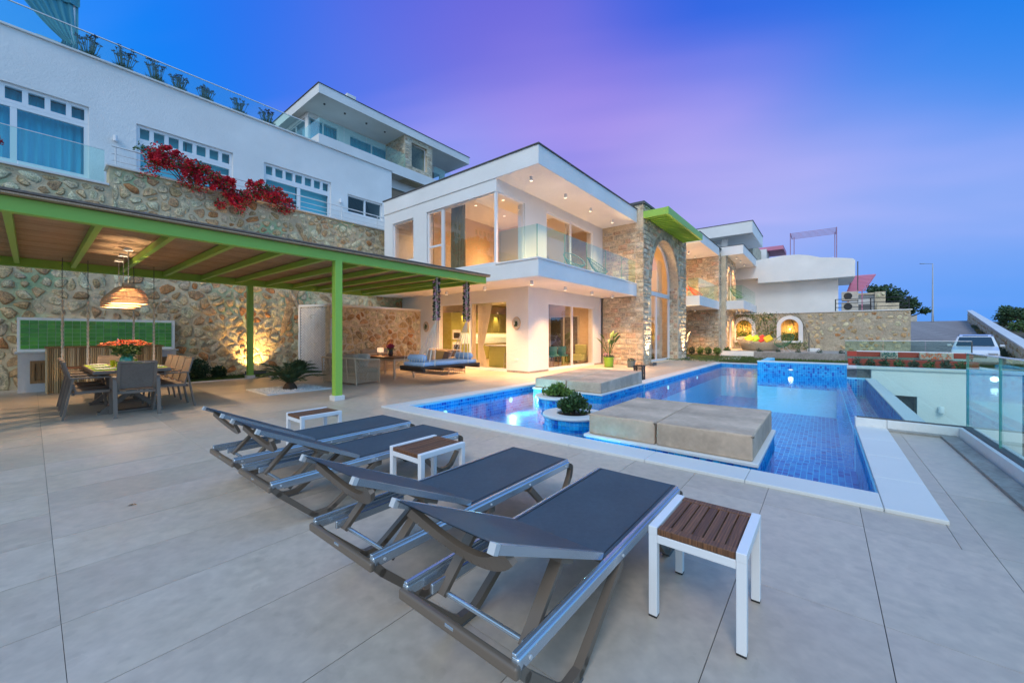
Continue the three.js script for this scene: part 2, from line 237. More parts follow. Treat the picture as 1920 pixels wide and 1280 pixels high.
// ---------------------------------------------------------------- masonry
function placeFace(axis, c, g) { // local (u, v, out) -> world
  const p = g.attributes.position;
  for (let i = 0; i < p.count; i++) { const u = p.getX(i), v = p.getY(i), w = p.getZ(i); if (axis === 'x') p.setXYZ(i, c + w, v, u); else p.setXYZ(i, u, v, c + w); }
  return g;
}
function pieceGeo(poly, hgt, axis, c, inset = 0.22, sink = 0.012) {
  const n = poly.length; let cx = 0, cy = 0; for (const [x, y] of poly) { cx += x / n; cy += y / n; }
  const P = [], I = [], tilt = [R(-0.25, 0.25), R(-0.25, 0.25)];
  const ring = (k, h, j) => { for (const [x, y] of poly) { const q = 1 - k; P.push(cx + (x - cx) * q, cy + (y - cy) * q, h + (j ? hgt * R(-j, j) + (x - cx) * tilt[0] * 0.1 + (y - cy) * tilt[1] * 0.1 : 0)); } };
  ring(0, -sink, 0); ring(0.06, hgt * 0.5, 0.12); ring(inset + 0.06, hgt, 0.25); P.push(cx, cy, hgt * R(1.0, 1.2));
  for (let r = 0; r < 2; r++) for (let i = 0; i < n; i++) { const a = r * n + i, b = r * n + (i + 1) % n; I.push(a, b, a + n, b, b + n, a + n); }
  for (let i = 0; i < n; i++) I.push(2 * n + i, 2 * n + (i + 1) % n, 3 * n);
  if (axis === 'x') for (let i = 0; i < I.length; i += 3) { const t = I[i]; I[i] = I[i + 1]; I[i + 1] = t; }
  const g = new THREE.BufferGeometry(); g.setAttribute('position', new THREE.Float32BufferAttribute(P, 3)); g.setIndex(I);
  placeFace(axis, c, g); g.computeVertexNormals();
  return wuv(g, 1, R(0, 9), R(0, 9));
}
function area(poly) { let a = 0; for (let i = 0; i < poly.length; i++) { const [x, y] = poly[i], [p, q] = poly[(i + 1) % poly.length]; a += x * q - p * y; } return a / 2; }
// 300 that show largest become parts, the others one joined part
function addPieces(parent, name, list, mats, most = 300) {
  const eye = V3(0, EYE, 0);
  for (const s of list) { s.g.computeBoundingSphere(); const b = s.g.boundingSphere; s.k = b.radius / b.center.distanceTo(eye); if (b.center.clone().sub(eye).dot(V3(-SN, 0, -CS)) < 0.2) s.k *= 0.05; }
  list.sort((a, b) => b.k - a.k);
  list.slice(0, most).forEach(s => part(parent, name, s.g, mats[s.m]));
  const rest = list.slice(most);
  for (let k = 0; k < mats.length; k++) { const r = rest.filter(s => s.m === k).map(s => s.g); if (r.length) part(parent, name + '_field', merge(r), mats[k], true); }
}
function clip(poly, px, py, nx, ny) { const out = []; for (let i = 0; i < poly.length; i++) { const a = poly[i], b = poly[(i + 1) % poly.length]; const da = (a[0] - px) * nx + (a[1] - py) * ny, db = (b[0] - px) * nx + (b[1] - py) * ny; if (da <= 0) out.push(a); if (da * db < 0) { const t = da / (da - db); out.push([a[0] + (b[0] - a[0]) * t, a[1] + (b[1] - a[1]) * t]); } } return out; }
function smoothPoly(poly) { const o = []; const n = poly.length; for (let i = 0; i < n; i++) { const a = poly[i], b = poly[(i + 1) % n]; o.push([a[0] * 0.75 + b[0] * 0.25, a[1] * 0.75 + b[1] * 0.25], [a[0] * 0.25 + b[0] * 0.75, a[1] * 0.25 + b[1] * 0.75]); } return o; }
// random rubble on a face: cells of about cw x ch, wide joints
function rubble(axis, c, u0, u1, v0, v1, { cw = 0.36, ch = 0.26, fill = 0.80, keep = 1, hgt = 0.035, hole = null, thin = 0.3 } = {}) {
  const nx = Math.ceil((u1 - u0) / cw) + 2, ny = Math.ceil((v1 - v0) / ch) + 2, S = [], out = [];
  for (let j = 0; j < ny; j++) for (let i = 0; i < nx; i++) S.push([u0 + (i - 0.5 + (j % 2) * 0.5 + R(-0.38, 0.38)) * cw, v0 + (j - 0.5 + R(-0.40, 0.40)) * ch, i, j, rnd() < thin]);
  for (const s of S) {
    if (s[4] || rnd() > keep) continue;
    let poly = [[u0, v0], [u1, v0], [u1, v1], [u0, v1]];
    for (let dj = -2; dj <= 2; dj++) for (let di = -2; di <= 2; di++) { const i = s[2] + di, j = s[3] + dj; if ((!di && !dj) || i < 0 || j < 0 || i >= nx || j >= ny) continue; const t = S[j * nx + i]; if (t[4]) continue; const dx = t[0] - s[0], dy = t[1] - s[1]; poly = clip(poly, (s[0] + t[0]) / 2, (s[1] + t[1]) / 2, dx, dy); if (poly.length < 3) break; }
    if (poly.length < 3 || area(poly) < 0.008) continue;
    let cx = 0, cy = 0; for (const [x, y] of poly) { cx += x / poly.length; cy += y / poly.length; }
    if (hole && hole(cx, cy)) continue;
    const f = fill * R(0.72, 1.14); poly = poly.map(([x, y]) => [cx + (x - cx) * f + R(-0.012, 0.012), cy + (y - cy) * f + R(-0.010, 0.010)]);
    poly = smoothPoly(poly).map(([x, y]) => { const k = R(0.90, 1.07); return [cx + (x - cx) * k, cy + (y - cy) * k]; }); { const L = poly.length; if (L > 12) poly = poly.filter((_, i) => i % 2 === 0 || L < 14); }
    const q0 = rnd(), m = q0 < 0.05 ? 7 : q0 < 0.42 ? (rnd() < 0.5 ? 8 : 9) : Math.floor(rnd() * 7);
    out.push({ g: pieceGeo(poly, hgt * R(0.3, 1.9), axis, c, R(0.10, 0.26)), m });
  }
  return out;
}
// squared blocks in courses
function ashlar(axis, c, u0, u1, v0, v1, { hole = null, hgt = 0.020, bw = [0.26, 0.62], bh = [0.17, 0.30] } = {}) {
  const out = []; let v = v0;
  while (v < v1 - 0.04) {
    let h = Math.min(R(...bh), v1 - v); if (v1 - v - h < 0.08) h = v1 - v; let u = u0;
    while (u < u1 - 0.02) {
      let w = Math.min(R(...bw), u1 - u); if (u1 - u - w < 0.12) w = u1 - u;
      const split = h > 0.24 && rnd() < 0.25 ? [[0, 0.5], [0.5, 1]] : [[0, 1]];
      for (const [a, b] of split) {
        const y0 = v + h * a, y1 = v + h * b, j = 0.007, q = () => R(0.002, 0.016), cx = u + w / 2, cy = (y0 + y1) / 2; if (hole && hole(cx, cy, w / 2, (y1 - y0) / 2)) continue;
        const a0 = u + j + q() * 0.4, a1 = u + w - j - q() * 0.4, b0 = y0 + j + q() * 0.4, b1 = y1 - j - q() * 0.4, k = Math.min(0.03, (b1 - b0) * 0.2);
        const poly = [[a0 + k * R(0.4, 1), b0], [(a0 + a1) / 2, b0 + R(-0.004, 0.006)], [a1 - k * R(0.4, 1), b0], [a1, b0 + k], [a1, b1 - k], [a1 - k * R(0.4, 1), b1], [(a0 + a1) / 2, b1 + R(-0.006, 0.004)], [a0 + k * R(0.4, 1), b1], [a0, b1 - k], [a0, b0 + k]];
        out.push({ g: pieceGeo(poly, hgt * R(0.55, 1.35), axis, c, 0.14), m: Math.floor(rnd() * 7) });
      }
      u += w;
    }
    v += h;
  }
  return out;
}
// window or sliding door: the frame is the part, each pane a sub-part. axis as for walls; c = plane of the frame
function windowUnit(parent, name, axis, c, u0, u1, v0, v1, cols = [], rows = [], { t = 0.07, d = 0.08, m = M.frame, pane = M.pane, sill = true } = {}) {
  const bx = (a, b, e, f, dd = d) => axis === 'x' ? B(c - dd / 2, c + dd / 2, e, f, a, b) : B(a, b, e, f, c - dd / 2, c + dd / 2);
  const L = [bx(u0, u1, v1 - t, v1), bx(u0, u1, v0, v0 + t), bx(u0, u0 + t, v0 + t, v1 - t), bx(u1 - t, u1, v0 + t, v1 - t)];
  const us = [u0, ...cols, u1], vs = [v0, ...rows.map(r => r), v1];
  for (const q of cols) L.push(bx(q - t * 0.6, q + t * 0.6, v0 + t, v1 - t, d * 0.9));
  for (const q of rows) for (let i = 0; i < us.length - 1; i++) L.push(bx(us[i] + t * 0.6, us[i + 1] - t * 0.6, q - t * 0.5, q + t * 0.5, d * 0.8));
  const f = part(parent, name, merge(L), m);
  for (let i = 0; i < us.length - 1; i++) for (let j = 0; j < vs.length - 1; j++) part(f, 'pane', sheet(axis, c + (i % 2) * 0.012, us[i] + t * 0.5, us[i + 1] - t * 0.5, vs[j] + t * 0.4, vs[j + 1] - t * 0.4), pane);
  return f;
}
function sheet(axis, c, u0, u1, v0, v1) { const g = new THREE.PlaneGeometry(Math.abs(u1 - u0), v1 - v0); if (axis === 'x') { g.rotateY(PI / 2); g.translate(c, (v0 + v1) / 2, (u0 + u1) / 2); } else g.translate((u0 + u1) / 2, (v0 + v1) / 2, c); return clean(g); }
// hanging cloth with folds, from u0 to u1 (top) gathered to g0..g1 at height vg when given
function curtainGeo(axis, c, u0, u1, v0, v1, { folds = 8, amp = 0.035, tie = null } = {}) {
  const nu = folds * 8, nv = 14, P = [], I = [];
  for (let j = 0; j <= nv; j++) for (let i = 0; i <= nu; i++) {
    const s = i / nu, t = j / nv, v = v0 + (v1 - v0) * t; let a = u0, b = u1, k = 1;
    if (tie) { const [ta, tb, tv] = tie; const w = v > tv ? Math.pow((v - tv) / (v1 - tv), 0.75) : Math.pow((tv - v) / (tv - v0), 0.8) * 0.45; a = ta + (u0 - ta) * w; b = tb + (u1 - tb) * w; k = 0.5 + 0.5 * w; }
    const u = a + (b - a) * s, o = amp * (Math.sin(s * folds * 6.283 + 0.7 * Math.sin(t * 3)) + 0.35 * Math.sin(s * folds * 17)) * (0.6 + 0.4 * (1 - t)) * k;
    if (axis === 'x') P.push(c + o, v, u); else P.push(u, v, c + o);
  }
  for (let j = 0; j < nv; j++) for (let i = 0; i < nu; i++) { const a = j * (nu + 1) + i; I.push(a, a + 1, a + nu + 1, a + 1, a + nu + 2, a + nu + 1); }
  const g = new THREE.BufferGeometry(); g.setAttribute('position', new THREE.Float32BufferAttribute(P, 3)); g.setIndex(I); g.computeVertexNormals(); return wuv(g);
}
// loose faces for foliage: n bent leaves placed by fn() -> [x,y,z,dir?]
function leaves(n, fn, len, wid, fold = 0.25) {
  const P = new Float32Array(n * 12 * 3); let o = 0; const d = V3(), s = V3(), up = V3();
  for (let i = 0; i < n; i++) {
    const q = fn(i), l = len * R(0.7, 1.25), w = wid * R(0.7, 1.25);
    if (q[3]) d.set(...q[3]); else d.set(R(-1, 1), R(-0.7, 1), R(-1, 1)); d.normalize(); up.set(R(-1, 1), R(-1, 1), R(-1, 1)).normalize(); s.crossVectors(d, up).normalize(); up.crossVectors(s, d);
    const a = [q[0], q[1], q[2]], m = [a[0] + d.x * l * 0.5 + up.x * w * fold, a[1] + d.y * l * 0.5 + up.y * w * fold, a[2] + d.z * l * 0.5 + up.z * w * fold];
    const e = [a[0] + d.x * l, a[1] + d.y * l, a[2] + d.z * l], L = [m[0] - s.x * w - up.x * w * fold, m[1] - s.y * w - up.y * w * fold, m[2] - s.z * w - up.z * w * fold], Q = [m[0] + s.x * w - up.x * w * fold, m[1] + s.y * w - up.y * w * fold, m[2] + s.z * w - up.z * w * fold];
    for (const v of [a, m, L, a, Q, m, m, e, L, m, Q, e]) { P[o++] = v[0]; P[o++] = v[1]; P[o++] = v[2]; }
  }
  const g = new THREE.BufferGeometry(); g.setAttribute('position', new THREE.BufferAttribute(P, 3)); return clean(g);
}
const inBall = (cx, cy, cz, rx, ry, rz) => { for (; ;) { const x = R(-1, 1), y = R(-1, 1), z = R(-1, 1), q = x * x + y * y + z * z; if (q < 1 && q > 0.25 * rnd()) return [cx + x * rx, cy + y * ry, cz + z * rz]; } };
// ---------------------------------------------------------------- ground, hillside, deck
{
  struct('ground', wuv(new THREE.PlaneGeometry(900, 900).rotateX(-PI / 2).translate(0, -3.4, 0), 0.5), M.earth);
  // hillside that carries the upper houses
  const P = [], I = [], prof = [[-15.9, -3], [-15.9, 5.35], [-17.6, 5.4], [-19.2, 8.8], [-24.5, 12.2], [-34, 13], [-60, 24], [-120, 30]];
  const zs = [40, 8, 2, -8, -16, -26, -40, -70, -120];
  for (const z of zs) for (const [x, y] of prof) P.push(x, y + (x < -30 ? R(-0.8, 0.8) : 0), z);
  for (let j = 0; j < zs.length - 1; j++) for (let i = 0; i < prof.length - 1; i++) { const a = j * prof.length + i; I.push(a, a + 1, a + prof.length, a + 1, a + prof.length + 1, a + prof.length); }
  const g = new THREE.BufferGeometry(); g.setAttribute('position', new THREE.Float32BufferAttribute(P, 3)); g.setIndex(I); g.computeVertexNormals();
  struct('hillside', wuv(g, 0.5), M.earth);
}
const subtract = (rs, c) => { const o = []; for (const [a, b, d, e] of rs) { const [p, q, s, t] = c; if (p >= b || q <= a || s >= e || t <= d) { o.push([a, b, d, e]); continue; } if (p > a) o.push([a, p, d, e]); if (q < b) o.push([q, b, d, e]); const x0 = Math.max(a, p), x1 = Math.min(b, q); if (s > d) o.push([x0, x1, d, s]); if (t < e) o.push([x0, x1, t, e]); } return o.filter(r => r[1] - r[0] > 0.02 && r[3] - r[2] > 0.02); };
{
  // rectangles are [x0, x1, z0, z1]
  const cut = [[-6.45, 0.68, -10.95, -4.1], [0.68, 4, -30, -7.62], [-4.17, 4, -21.2, -10.95], [-16, -8.1, -34, -10.98], [-8.1, -6.18, -34, -16.86], [-16, -13.9, -6.82, -2.75], [-11.02, -9.66, -4.75, -3.3], [-16, -14.12, -11, -6.82], [-9, 4, -40, -23.4], [-4.17, 4, -40, -21.2], [1.2, 4, -9, 9]];
  let base = [[-15.5, 1.45, -24.5, 4.6]]; for (const c of cut.slice(0, -1)) base = subtract(base, c);
  const deck = struct('deck', merge(base.map(([a, b, c, d]) => B(a, b, -0.3, -0.007, c, d))), M.grout);
  const list = [];
  for (let i = -19; i <= 11; i++) for (let k = -4; k <= 21; k++) {
    const x = -4.58 + 0.6 * i, z = -0.088 - 1.2 * k;
    let rs = [[Math.max(x, -15.5), Math.min(x + 0.6, 1.22), z - 1.2, z]]; for (const c of cut) rs = subtract(rs, c);
    for (const [a, b, c, d] of rs) { if (b - a < 0.05 || d - c < 0.05) continue; const j = 0.0019, o = R(0, 5), q = R(0, 5), dy = R(-0.0006, 0.0006); list.push({ g: wuv(new THREE.BoxGeometry(b - a - 2 * j, 0.012, d - c - 1.2 * j).translate((a + b) / 2, -0.006 + dy, (c + d) / 2), 1, o, q), m: Math.floor(rnd() * 5) }); }
  }
  addPieces(deck, 'deck_tile', list, M.deck);
  // raised strip of the terrace along the glass fence
  struct('terrace_kerb', merge([RB(1.2, 1.36, -0.3, 0.03, -7.5, 4.6, 0.006), RB(0.70, 1.36, -0.3, 0.03, -7.62, -7.5, 0.006)]), M.concrete);
}
// lawn strip below the retaining wall, with its pale kerb
{
  struct('lawn', B(-15.5, -13.98, -0.2, -0.02, -6.82, -2.75), M.soil);
  struct('lawn_kerb', merge([RB(-13.98, -13.9, -0.2, 0.025, -6.82, -2.67, 0.008), RB(-15.5, -13.98, -0.2, 0.025, -2.75, -2.67, 0.008)]), M.coping);
  const g = leaves(9000, () => [R(-15.45, -14.0), -0.02, R(-6.8, -2.78), [R(-0.5, 0.5), 1, R(-0.5, 0.5)]], 0.06, 0.006, 0.1);
  const o = solo('grass', 'short green grass strip at the foot of the rubble retaining wall', 'grass', g, M.grassBlade); o.userData.kind = 'stuff';
}
// ---------------------------------------------------------------- pool
const WL = -0.10, PITCH = 0.066;
{
  const basin = struct('pool_basin', merge([
    B(-6.35, 0.60, -0.75, -0.55, -7.2, -4.4), B(-6.35, -3.85, -0.75, -0.55, -10.7, -7.2), B(-3.85, 0.60, -1.75, -1.55, -21.1, -7.2),
    B(-3.86, 0.36, -1.6, -0.58, -7.24, -7.2), B(-3.89, -3.85, -1.6, -0.58, -10.6, -7.2),
    B(-6.45, 0.68, -0.75, -0.01, -4.45, -4.12), B(-6.43, -6.10, -0.75, -0.01, -10.93, -4.45), B(-6.10, -3.85, -0.75, -0.01, -10.93, -10.60),
    B(-4.15, -3.85, -1.75, -0.01, -21.18, -10.93), B(-3.85, 0.6, -1.75, -0.01, -21.18, -20.90),
    B(0.35, 0.66, -1.75, -0.01, -7.62, -4.45), B(0.35, 0.58, -1.75, WL - 0.016, -17.6, -7.62),
    B(-2.0, 0.62, -1.75, 0.33, -17.95, -17.62), B(-2.0, -1.72, -1.75, 0.33, -21.0, -17.95),
    B(0.58, 1.12, -1.75, -0.78, -17.6, -7.8), B(1.1, 1.3, -3.2, -0.13, -17.6, -7.8), B(0.62, 1.3, -1.75, -0.12, -17.95, -17.62)]), M.poolGrout);
  const inst = []; const near = [];
  // faces clad in mosaic: origin, u direction, v direction, lengths, outward normal
  function clad(o, u, v, lu, lv, nrm, pitch = PITCH, fill = 0.87) {
    const nu = Math.floor(lu / pitch + 0.001), nv = Math.max(1, Math.round(lv / pitch)), pu = lu / nu, pv = lv / nv;
    for (let i = 0; i < nu; i++) for (let j = 0; j < nv; j++) { const a = (i + 0.5) * pu, b = (j + 0.5) * pv; inst.push([o[0] + u[0] * a + v[0] * b, o[1] + u[1] * a + v[1] * b, o[2] + u[2] * a + v[2] * b, u, v, nrm, pu * fill, pv * fill]); }
  }
  const X = [1, 0, 0], Y = [0, 1, 0], Z = [0, 0, 1], NX = [-1, 0, 0], NZ = [0, 0, -1];
  clad([-6.1, -0.55, -7.2], X, Z, 6.45, 2.75, Y); clad([-6.1, -0.55, -10.6], X, Z, 2.25, 3.4, Y);
  clad([-3.8, -1.55, -17.6], X, Z, 4.15, 10.36, Y, 0.1); clad([-3.85, -1.55, -20.9], X, Z, 1.85, 3.3, Y, 0.1);
  clad([-6.1, -0.55, -10.6], Z, Y, 6.13, 0.52, X); clad([0.35, -0.55, -7.2], Z, Y, 2.7, 0.52, NX); clad([0.35, -1.5, -17.6], Z, Y, 10.0, 1.38, NX, 0.1);
  clad([-3.85, -0.6, -20.9], Z, Y, 10.3, 0.57, X); clad([-6.1, -0.55, -10.6], X, Y, 2.2, 0.52, Z); clad([-3.85, -0.6, -20.9], X, Y, 2.1, 0.57, Z);
  clad([-2.0, -0.6, -17.62], X, Y, 2.62, 0.90, Z, PITCH, 0.95); clad([-2.0, -0.6, -20.9], Z, Y, 3.2, 0.9, NX, 0.1);
  clad([0.36, WL - 0.016, -17.6], X, Z, 0.22, 9.9, Y); clad([0.58, -0.78, -17.6], X, Z, 0.52, 9.7, Y, 0.1); clad([0.58, -0.75, -17.6], Z, Y, 9.8, 0.6, X, 0.1); clad([1.1, -0.75, -17.6], Z, Y, 9.7, 0.60, NX, 0.1);
  clad([0.62, -0.75, -17.62], X, Y, 0.66, 0.60, Z);
  // platforms for the two day beds
  clad([-2.5, -0.55, -4.68], X, Y, 1.96, 0.54, Z); clad([-0.54, -0.55, -6.5], Z, Y, 1.82, 0.54, X); clad([-2.5, -0.55, -6.5], Z, Y, 1.82, 0.54, NX);
  clad([-5.75, -0.55, -8.0], X, Y, 1.88, 0.54, Z); clad([-3.868, -0.55, -10.58], Z, Y, 2.58, 0.54, X);
  // round planters
  for (const [cx, cz] of [[-4.55, -7.3], [-3.33, -5.8]]) for (let k = 0; k < 46; k++) { const a = k / 46 * 2 * PI, n = [Math.cos(a), 0, Math.sin(a)], u = [-Math.sin(a), 0, Math.cos(a)]; for (let j = 0; j < 8; j++) inst.push([cx + n[0] * 0.482, -0.52 + j * 0.066, cz + n[2] * 0.482, u, Y, n, 0.059, 0.059]); }
  const eye = V3(0, EYE, 0);
  const score = t => { const d = Math.hypot(t[0], t[1] - EYE, t[2]); const f = -(t[0] * -SN + t[2] * -CS); return (t[2] > -4.6 && t[5] !== Z) || (t[0] > -2.6 && t[0] < -0.5 && t[2] < -4.7 && t[2] > -6.5 && t[5] === Y) ? 1e3 : d; };
  inst.forEach(t => t.push(score(t))); inst.sort((a, b) => a[8] - b[8]);
  const mat4 = t => { const m = new THREE.Matrix4().makeBasis(V3(...t[3]).multiplyScalar(t[6]), V3(...t[4]).multiplyScalar(t[7]), V3(...t[5]).multiplyScalar(0.008)); m.setPosition(t[0], t[1], t[2]); return m; };
  const unit = clean(new THREE.BoxGeometry(1, 1, 1));
  inst.slice(0, 300).forEach(t => { const o = part(basin, 'mosaic_tile', unit, pick([M.pool[0], M.pool[0], M.pool[3], M.pool[3], M.pool[1], M.pool[2]])); const m = mat4(t); o.applyMatrix4(m); });
  const rest = inst.slice(300), im = new THREE.InstancedMesh(unit, std([1, 1, 1], { roughness: 0.42 }), rest.length);
  rest.forEach((t, i) => { im.setMatrixAt(i, mat4(t)); im.setColorAt(i, pick([M.pool[0], M.pool[0], M.pool[3], M.pool[3], M.pool[3], M.pool[1], M.pool[2]]).color); });
  im.name = 'mosaic_field'; im.userData.kind = 'stuff'; shade(im); basin.add(im);
  // coping slabs, a little proud of the deck
  const cop = struct('pool_coping', merge([B(-6.40, 0.60, -0.2, -0.004, -4.42, -4.16)]), M.coping);
  const slab = (x0, x1, z0, z1) => part(cop, 'coping_slab', RB(x0, x1, -0.008, 0.028, z0, z1, 0.008, 2), M.coping);
  const run = (a, b, n, f) => { for (let k = 0; k < n; k++) f(a + (b - a) * k / n + 0.0015, a + (b - a) * (k + 1) / n - 0.0015); };
  run(-6.12, 0.36, 7, (a, b) => slab(a, b, -4.47, -4.1)); run(-10.6, -4.1, 7, (a, b) => slab(-6.45, -6.122, a, b)); run(-7.62, -4.1, 4, (a, b) => slab(0.362, 0.70, a, b));
  run(-6.45, -4.16, 3, (a, b) => slab(a, b, -10.95, -10.602)); run(-21.2, -10.602, 10, (a, b) => slab(-4.16, -3.83, a, b)); run(-3.83, -2.0, 2, (a, b) => slab(a, b, -21.2, -20.88));
  run(-2.02, 0.66, 3, (a, b) => part(cop, 'coping_slab', RB(a, b, 0.33, 0.36, -17.98, -17.59, 0.008), M.coping)); run(-17.6, -7.7, 6, (a, b) => part(cop, 'coping_slab', RB(1.08, 1.33, -0.128, -0.098, a, b, 0.006), M.coping));
  // water
  const sh = new THREE.Shape(); [[-6.1, 4.45], [0.35, 4.45], [0.35, 7.62], [0.585, 7.62], [0.585, 17.6], [-2.0, 17.6], [-2.0, 20.9], [-3.85, 20.9], [-3.85, 10.6], [-6.1, 10.6]].forEach(([x, y], i) => i ? sh.lineTo(x, y) : sh.moveTo(x, y)); sh.closePath();
  struct('pool_water', wuv(new THREE.ShapeGeometry(sh).rotateX(-PI / 2).translate(0, WL, 0)), M.water);
  struct('overflow_water', wuv(new THREE.PlaneGeometry(0.52, 9.8).rotateX(-PI / 2).translate(0.84, -0.42, -12.7)), M.water);
  // underwater lamps: a ring and a glowing lens, each with its own light just in front
  const PL = 'underwater lamps set in the pool walls';
  const lampAt = (x, y, z, n, k, label, flat = 1) => {
    const t = thing('pool_light', label, 'pool light', [x, y, z], Math.atan2(n[0], n[2]), PL);
    part(t, 'ring', clean(new THREE.TorusGeometry(0.062, 0.012, 8, 24).scale(1, flat, 1).translate(0, 0, 0.012)), M.frame);
    part(t, 'lens', clean(new THREE.CylinderGeometry(0.056, 0.056, 0.02, 24).rotateX(PI / 2).scale(1, flat, 1).translate(0, 0, 0.012)), flat < 1 ? M.dimLamp : M.poolLamp);
    spot(t, 0, 0, 0.05, 0, 0.0, 1, k, 1.35, 0.7, C(0.72, 0.90, 1.0), 4);
  };
  lampAt(-6.095, -0.26, -5.35, X, 15, 'lit round pool lamp in the shelf wall, the one closer to the loungers');
  lampAt(-6.095, -0.26, -7.5, X, 12, 'lit round pool lamp in the shelf wall, beside the first planter');
  lampAt(-3.845, -0.30, -12.6, X, 18, 'lit pool lamp below the black metal lantern');
  lampAt(-3.845, -0.30, -16.2, X, 18, 'lit pool lamp in the long wall opposite the arched tower');
  lampAt(-0.95, 0.07, -17.612, Z, 0.12, 'lit lamp in the raised blue mosaic wall at the pool end', 0.4);
  lampAt(-2.2, -0.30, -4.672, Z, 9, 'lit lamp in the mosaic platform under the split grey day bed');
}
// ---------------------------------------------------------------- rubble retaining wall and the low wall with the shower
{
  const t = thing('retaining_wall', 'tall rubble stone retaining wall in pale mortar behind the pergola', 'wall');
  const w = part(t, 'mortar_face', merge([B(-16.1, -15.5, -0.3, 5.5, -1.36, 9), B(-16.1, -15.5, -0.3, 6.05, -13.6, -1.36)]), M.rubbleMortar);
  addPieces(w, 'stone', [...rubble('x', -15.5, -1.3, 1.6, 0.02, 5.45, { cw: 0.25, ch: 0.17, thin: 0.40, fill: 0.88, hgt: 0.020 }), ...rubble('x', -15.5, -11.0, -1.42, 0.02, 6.0, { cw: 0.245, ch: 0.165, thin: 0.40, fill: 0.88, hgt: 0.020 })], M.stone);
  part(t, 'coping', merge([RB(-16.1, -15.44, 5.5, 5.56, -1.36, 9, 0.01), RB(-16.1, -15.42, 6.05, 6.11, -13.6, -1.30, 0.01)]), M.coping);
  struct('upper_terrace', B(-17.3, -16.1, 5.2, 5.5, -13.6, 9), M.concrete);
}
{
  const t = thing('shower_wall', 'low rubble wall with white cap between the shower panel and the villa', 'wall');
  const w = part(t, 'mortar_face', B(-15.5, -14.12, -0.3, 2.42, -10.98, -6.83), M.mortar);
  addPieces(w, 'stone', rubble('x', -14.12, -10.95, -6.9, 0.02, 2.38, { cw: 0.26, ch: 0.18, thin: 0.38, fill: 0.9, hgt: 0.022 }), M.stone, 200);
  part(t, 'cap', RB(-15.5, -14.06, 2.42, 2.50, -10.98, -6.78, 0.012), M.white);
  const sp = thing('shower_panel', 'white herringbone tiled shower panel standing at the end of the low rubble wall', 'panel', [-15.50, 0, -6.36], 0.395);
  part(sp, 'wall', B(0, 1.52, 0, 2.48, -0.22, -0.03), M.white); part(sp, 'edge_trim', merge([RB(0, 0.09, 0, 2.40, -0.03, 0.035, 0.01), RB(1.43, 1.52, 0, 2.40, -0.03, 0.035, 0.01), RB(0, 1.52, 2.40, 2.49, -0.03, 0.035, 0.01)]), M.white);
  const L = 0.225, S = 0.075, x0 = 0.09, x1 = 1.43, y0 = 0.02, y1 = 2.40, pan = part(sp, 'tile_bed', B(x0, x1, 0, y1, -0.03, -0.010), M.grout), vars = [M.whiteTile, std([0.66, 0.66, 0.67], { roughness: 0.3 }), std([0.70, 0.69, 0.68], { roughness: 0.28 })];
  for (let i = -40; i < 60; i++) for (let j = -40; j < 60; j++) for (const hz of [0, 1]) {
    // herringbone lattice turned by 45 degrees
    const a = i * S + j * L * 1.0 * 0 + (hz ? 0 : 0), k = ((i % 6) + 6) % 6, m = ((j % 6) + 6) % 6; let w, h;
    const d = ((i - j) % 6 + 6) % 6; if (hz) { if (d !== 0) continue; w = L; h = S; } else { if (d !== 5) continue; w = S; h = L; }
    const X = i * S, Y = j * S, cx = X + w / 2, cy = Y + h / 2, c = Math.SQRT1_2, u = (cx - cy) * c + (x0 + x1) / 2, v = (cx + cy) * c + 1.2;
    const j2 = 0.006, q = [[-1, -1], [1, -1], [1, 1], [-1, 1]].map(([p, r]) => { const dx = p * (w / 2 - j2), dy = r * (h / 2 - j2); return [u + (dx - dy) * c, v + (dx + dy) * c]; });
    let poly = q; poly = clip(poly, x0, 0, -1, 0); if (poly.length > 2) poly = clip(poly, x1, 0, 1, 0); if (poly.length > 2) poly = clip(poly, 0, y0, 0, -1); if (poly.length > 2) poly = clip(poly, 0, y1, 0, 1); if (poly.length < 3 || area(poly) < 0.001) continue;
    const n = poly.length, P = [], I = []; for (const z of [-0.010, 0.002]) for (const [x, y] of poly) P.push(x, y, z); for (let e = 0; e < n; e++) { const f = (e + 1) % n; I.push(e, f, e + n, f, f + n, e + n); } for (let e = 1; e < n - 1; e++) I.push(n, n + e, n + e + 1);
    const g = new THREE.BufferGeometry(); g.setAttribute('position', new THREE.Float32BufferAttribute(P, 3)); g.setIndex(I); part(pan, 'herringbone_tile', wuv(g.toNonIndexed()), pick(vars));
  }
  const s = thing('outdoor_shower', 'chrome outdoor shower head and tap on the white herringbone tiles', 'shower', [-14.74, 0, -6.66], 0.395);
  part(s, 'arm', tube([[0, 2.08, 0], [0, 2.10, 0.1], [0.0, 2.08, 0.24], [0, 2.02, 0.27]], 0.012, 16), M.steel); part(s, 'shower_head', cyl(0.02, 0.09, 0.035, 0, 2.0, 0.27, 20), M.steel);
  part(s, 'tap', merge([cyl(0.025, 0.025, 0.06, 0, 0, 0).rotateX(PI / 2).translate(0, 1.05, 0.03), rod([0, 1.05, 0.055], [0.07, 1.06, 0.055], 0.009)]), M.steel);
}
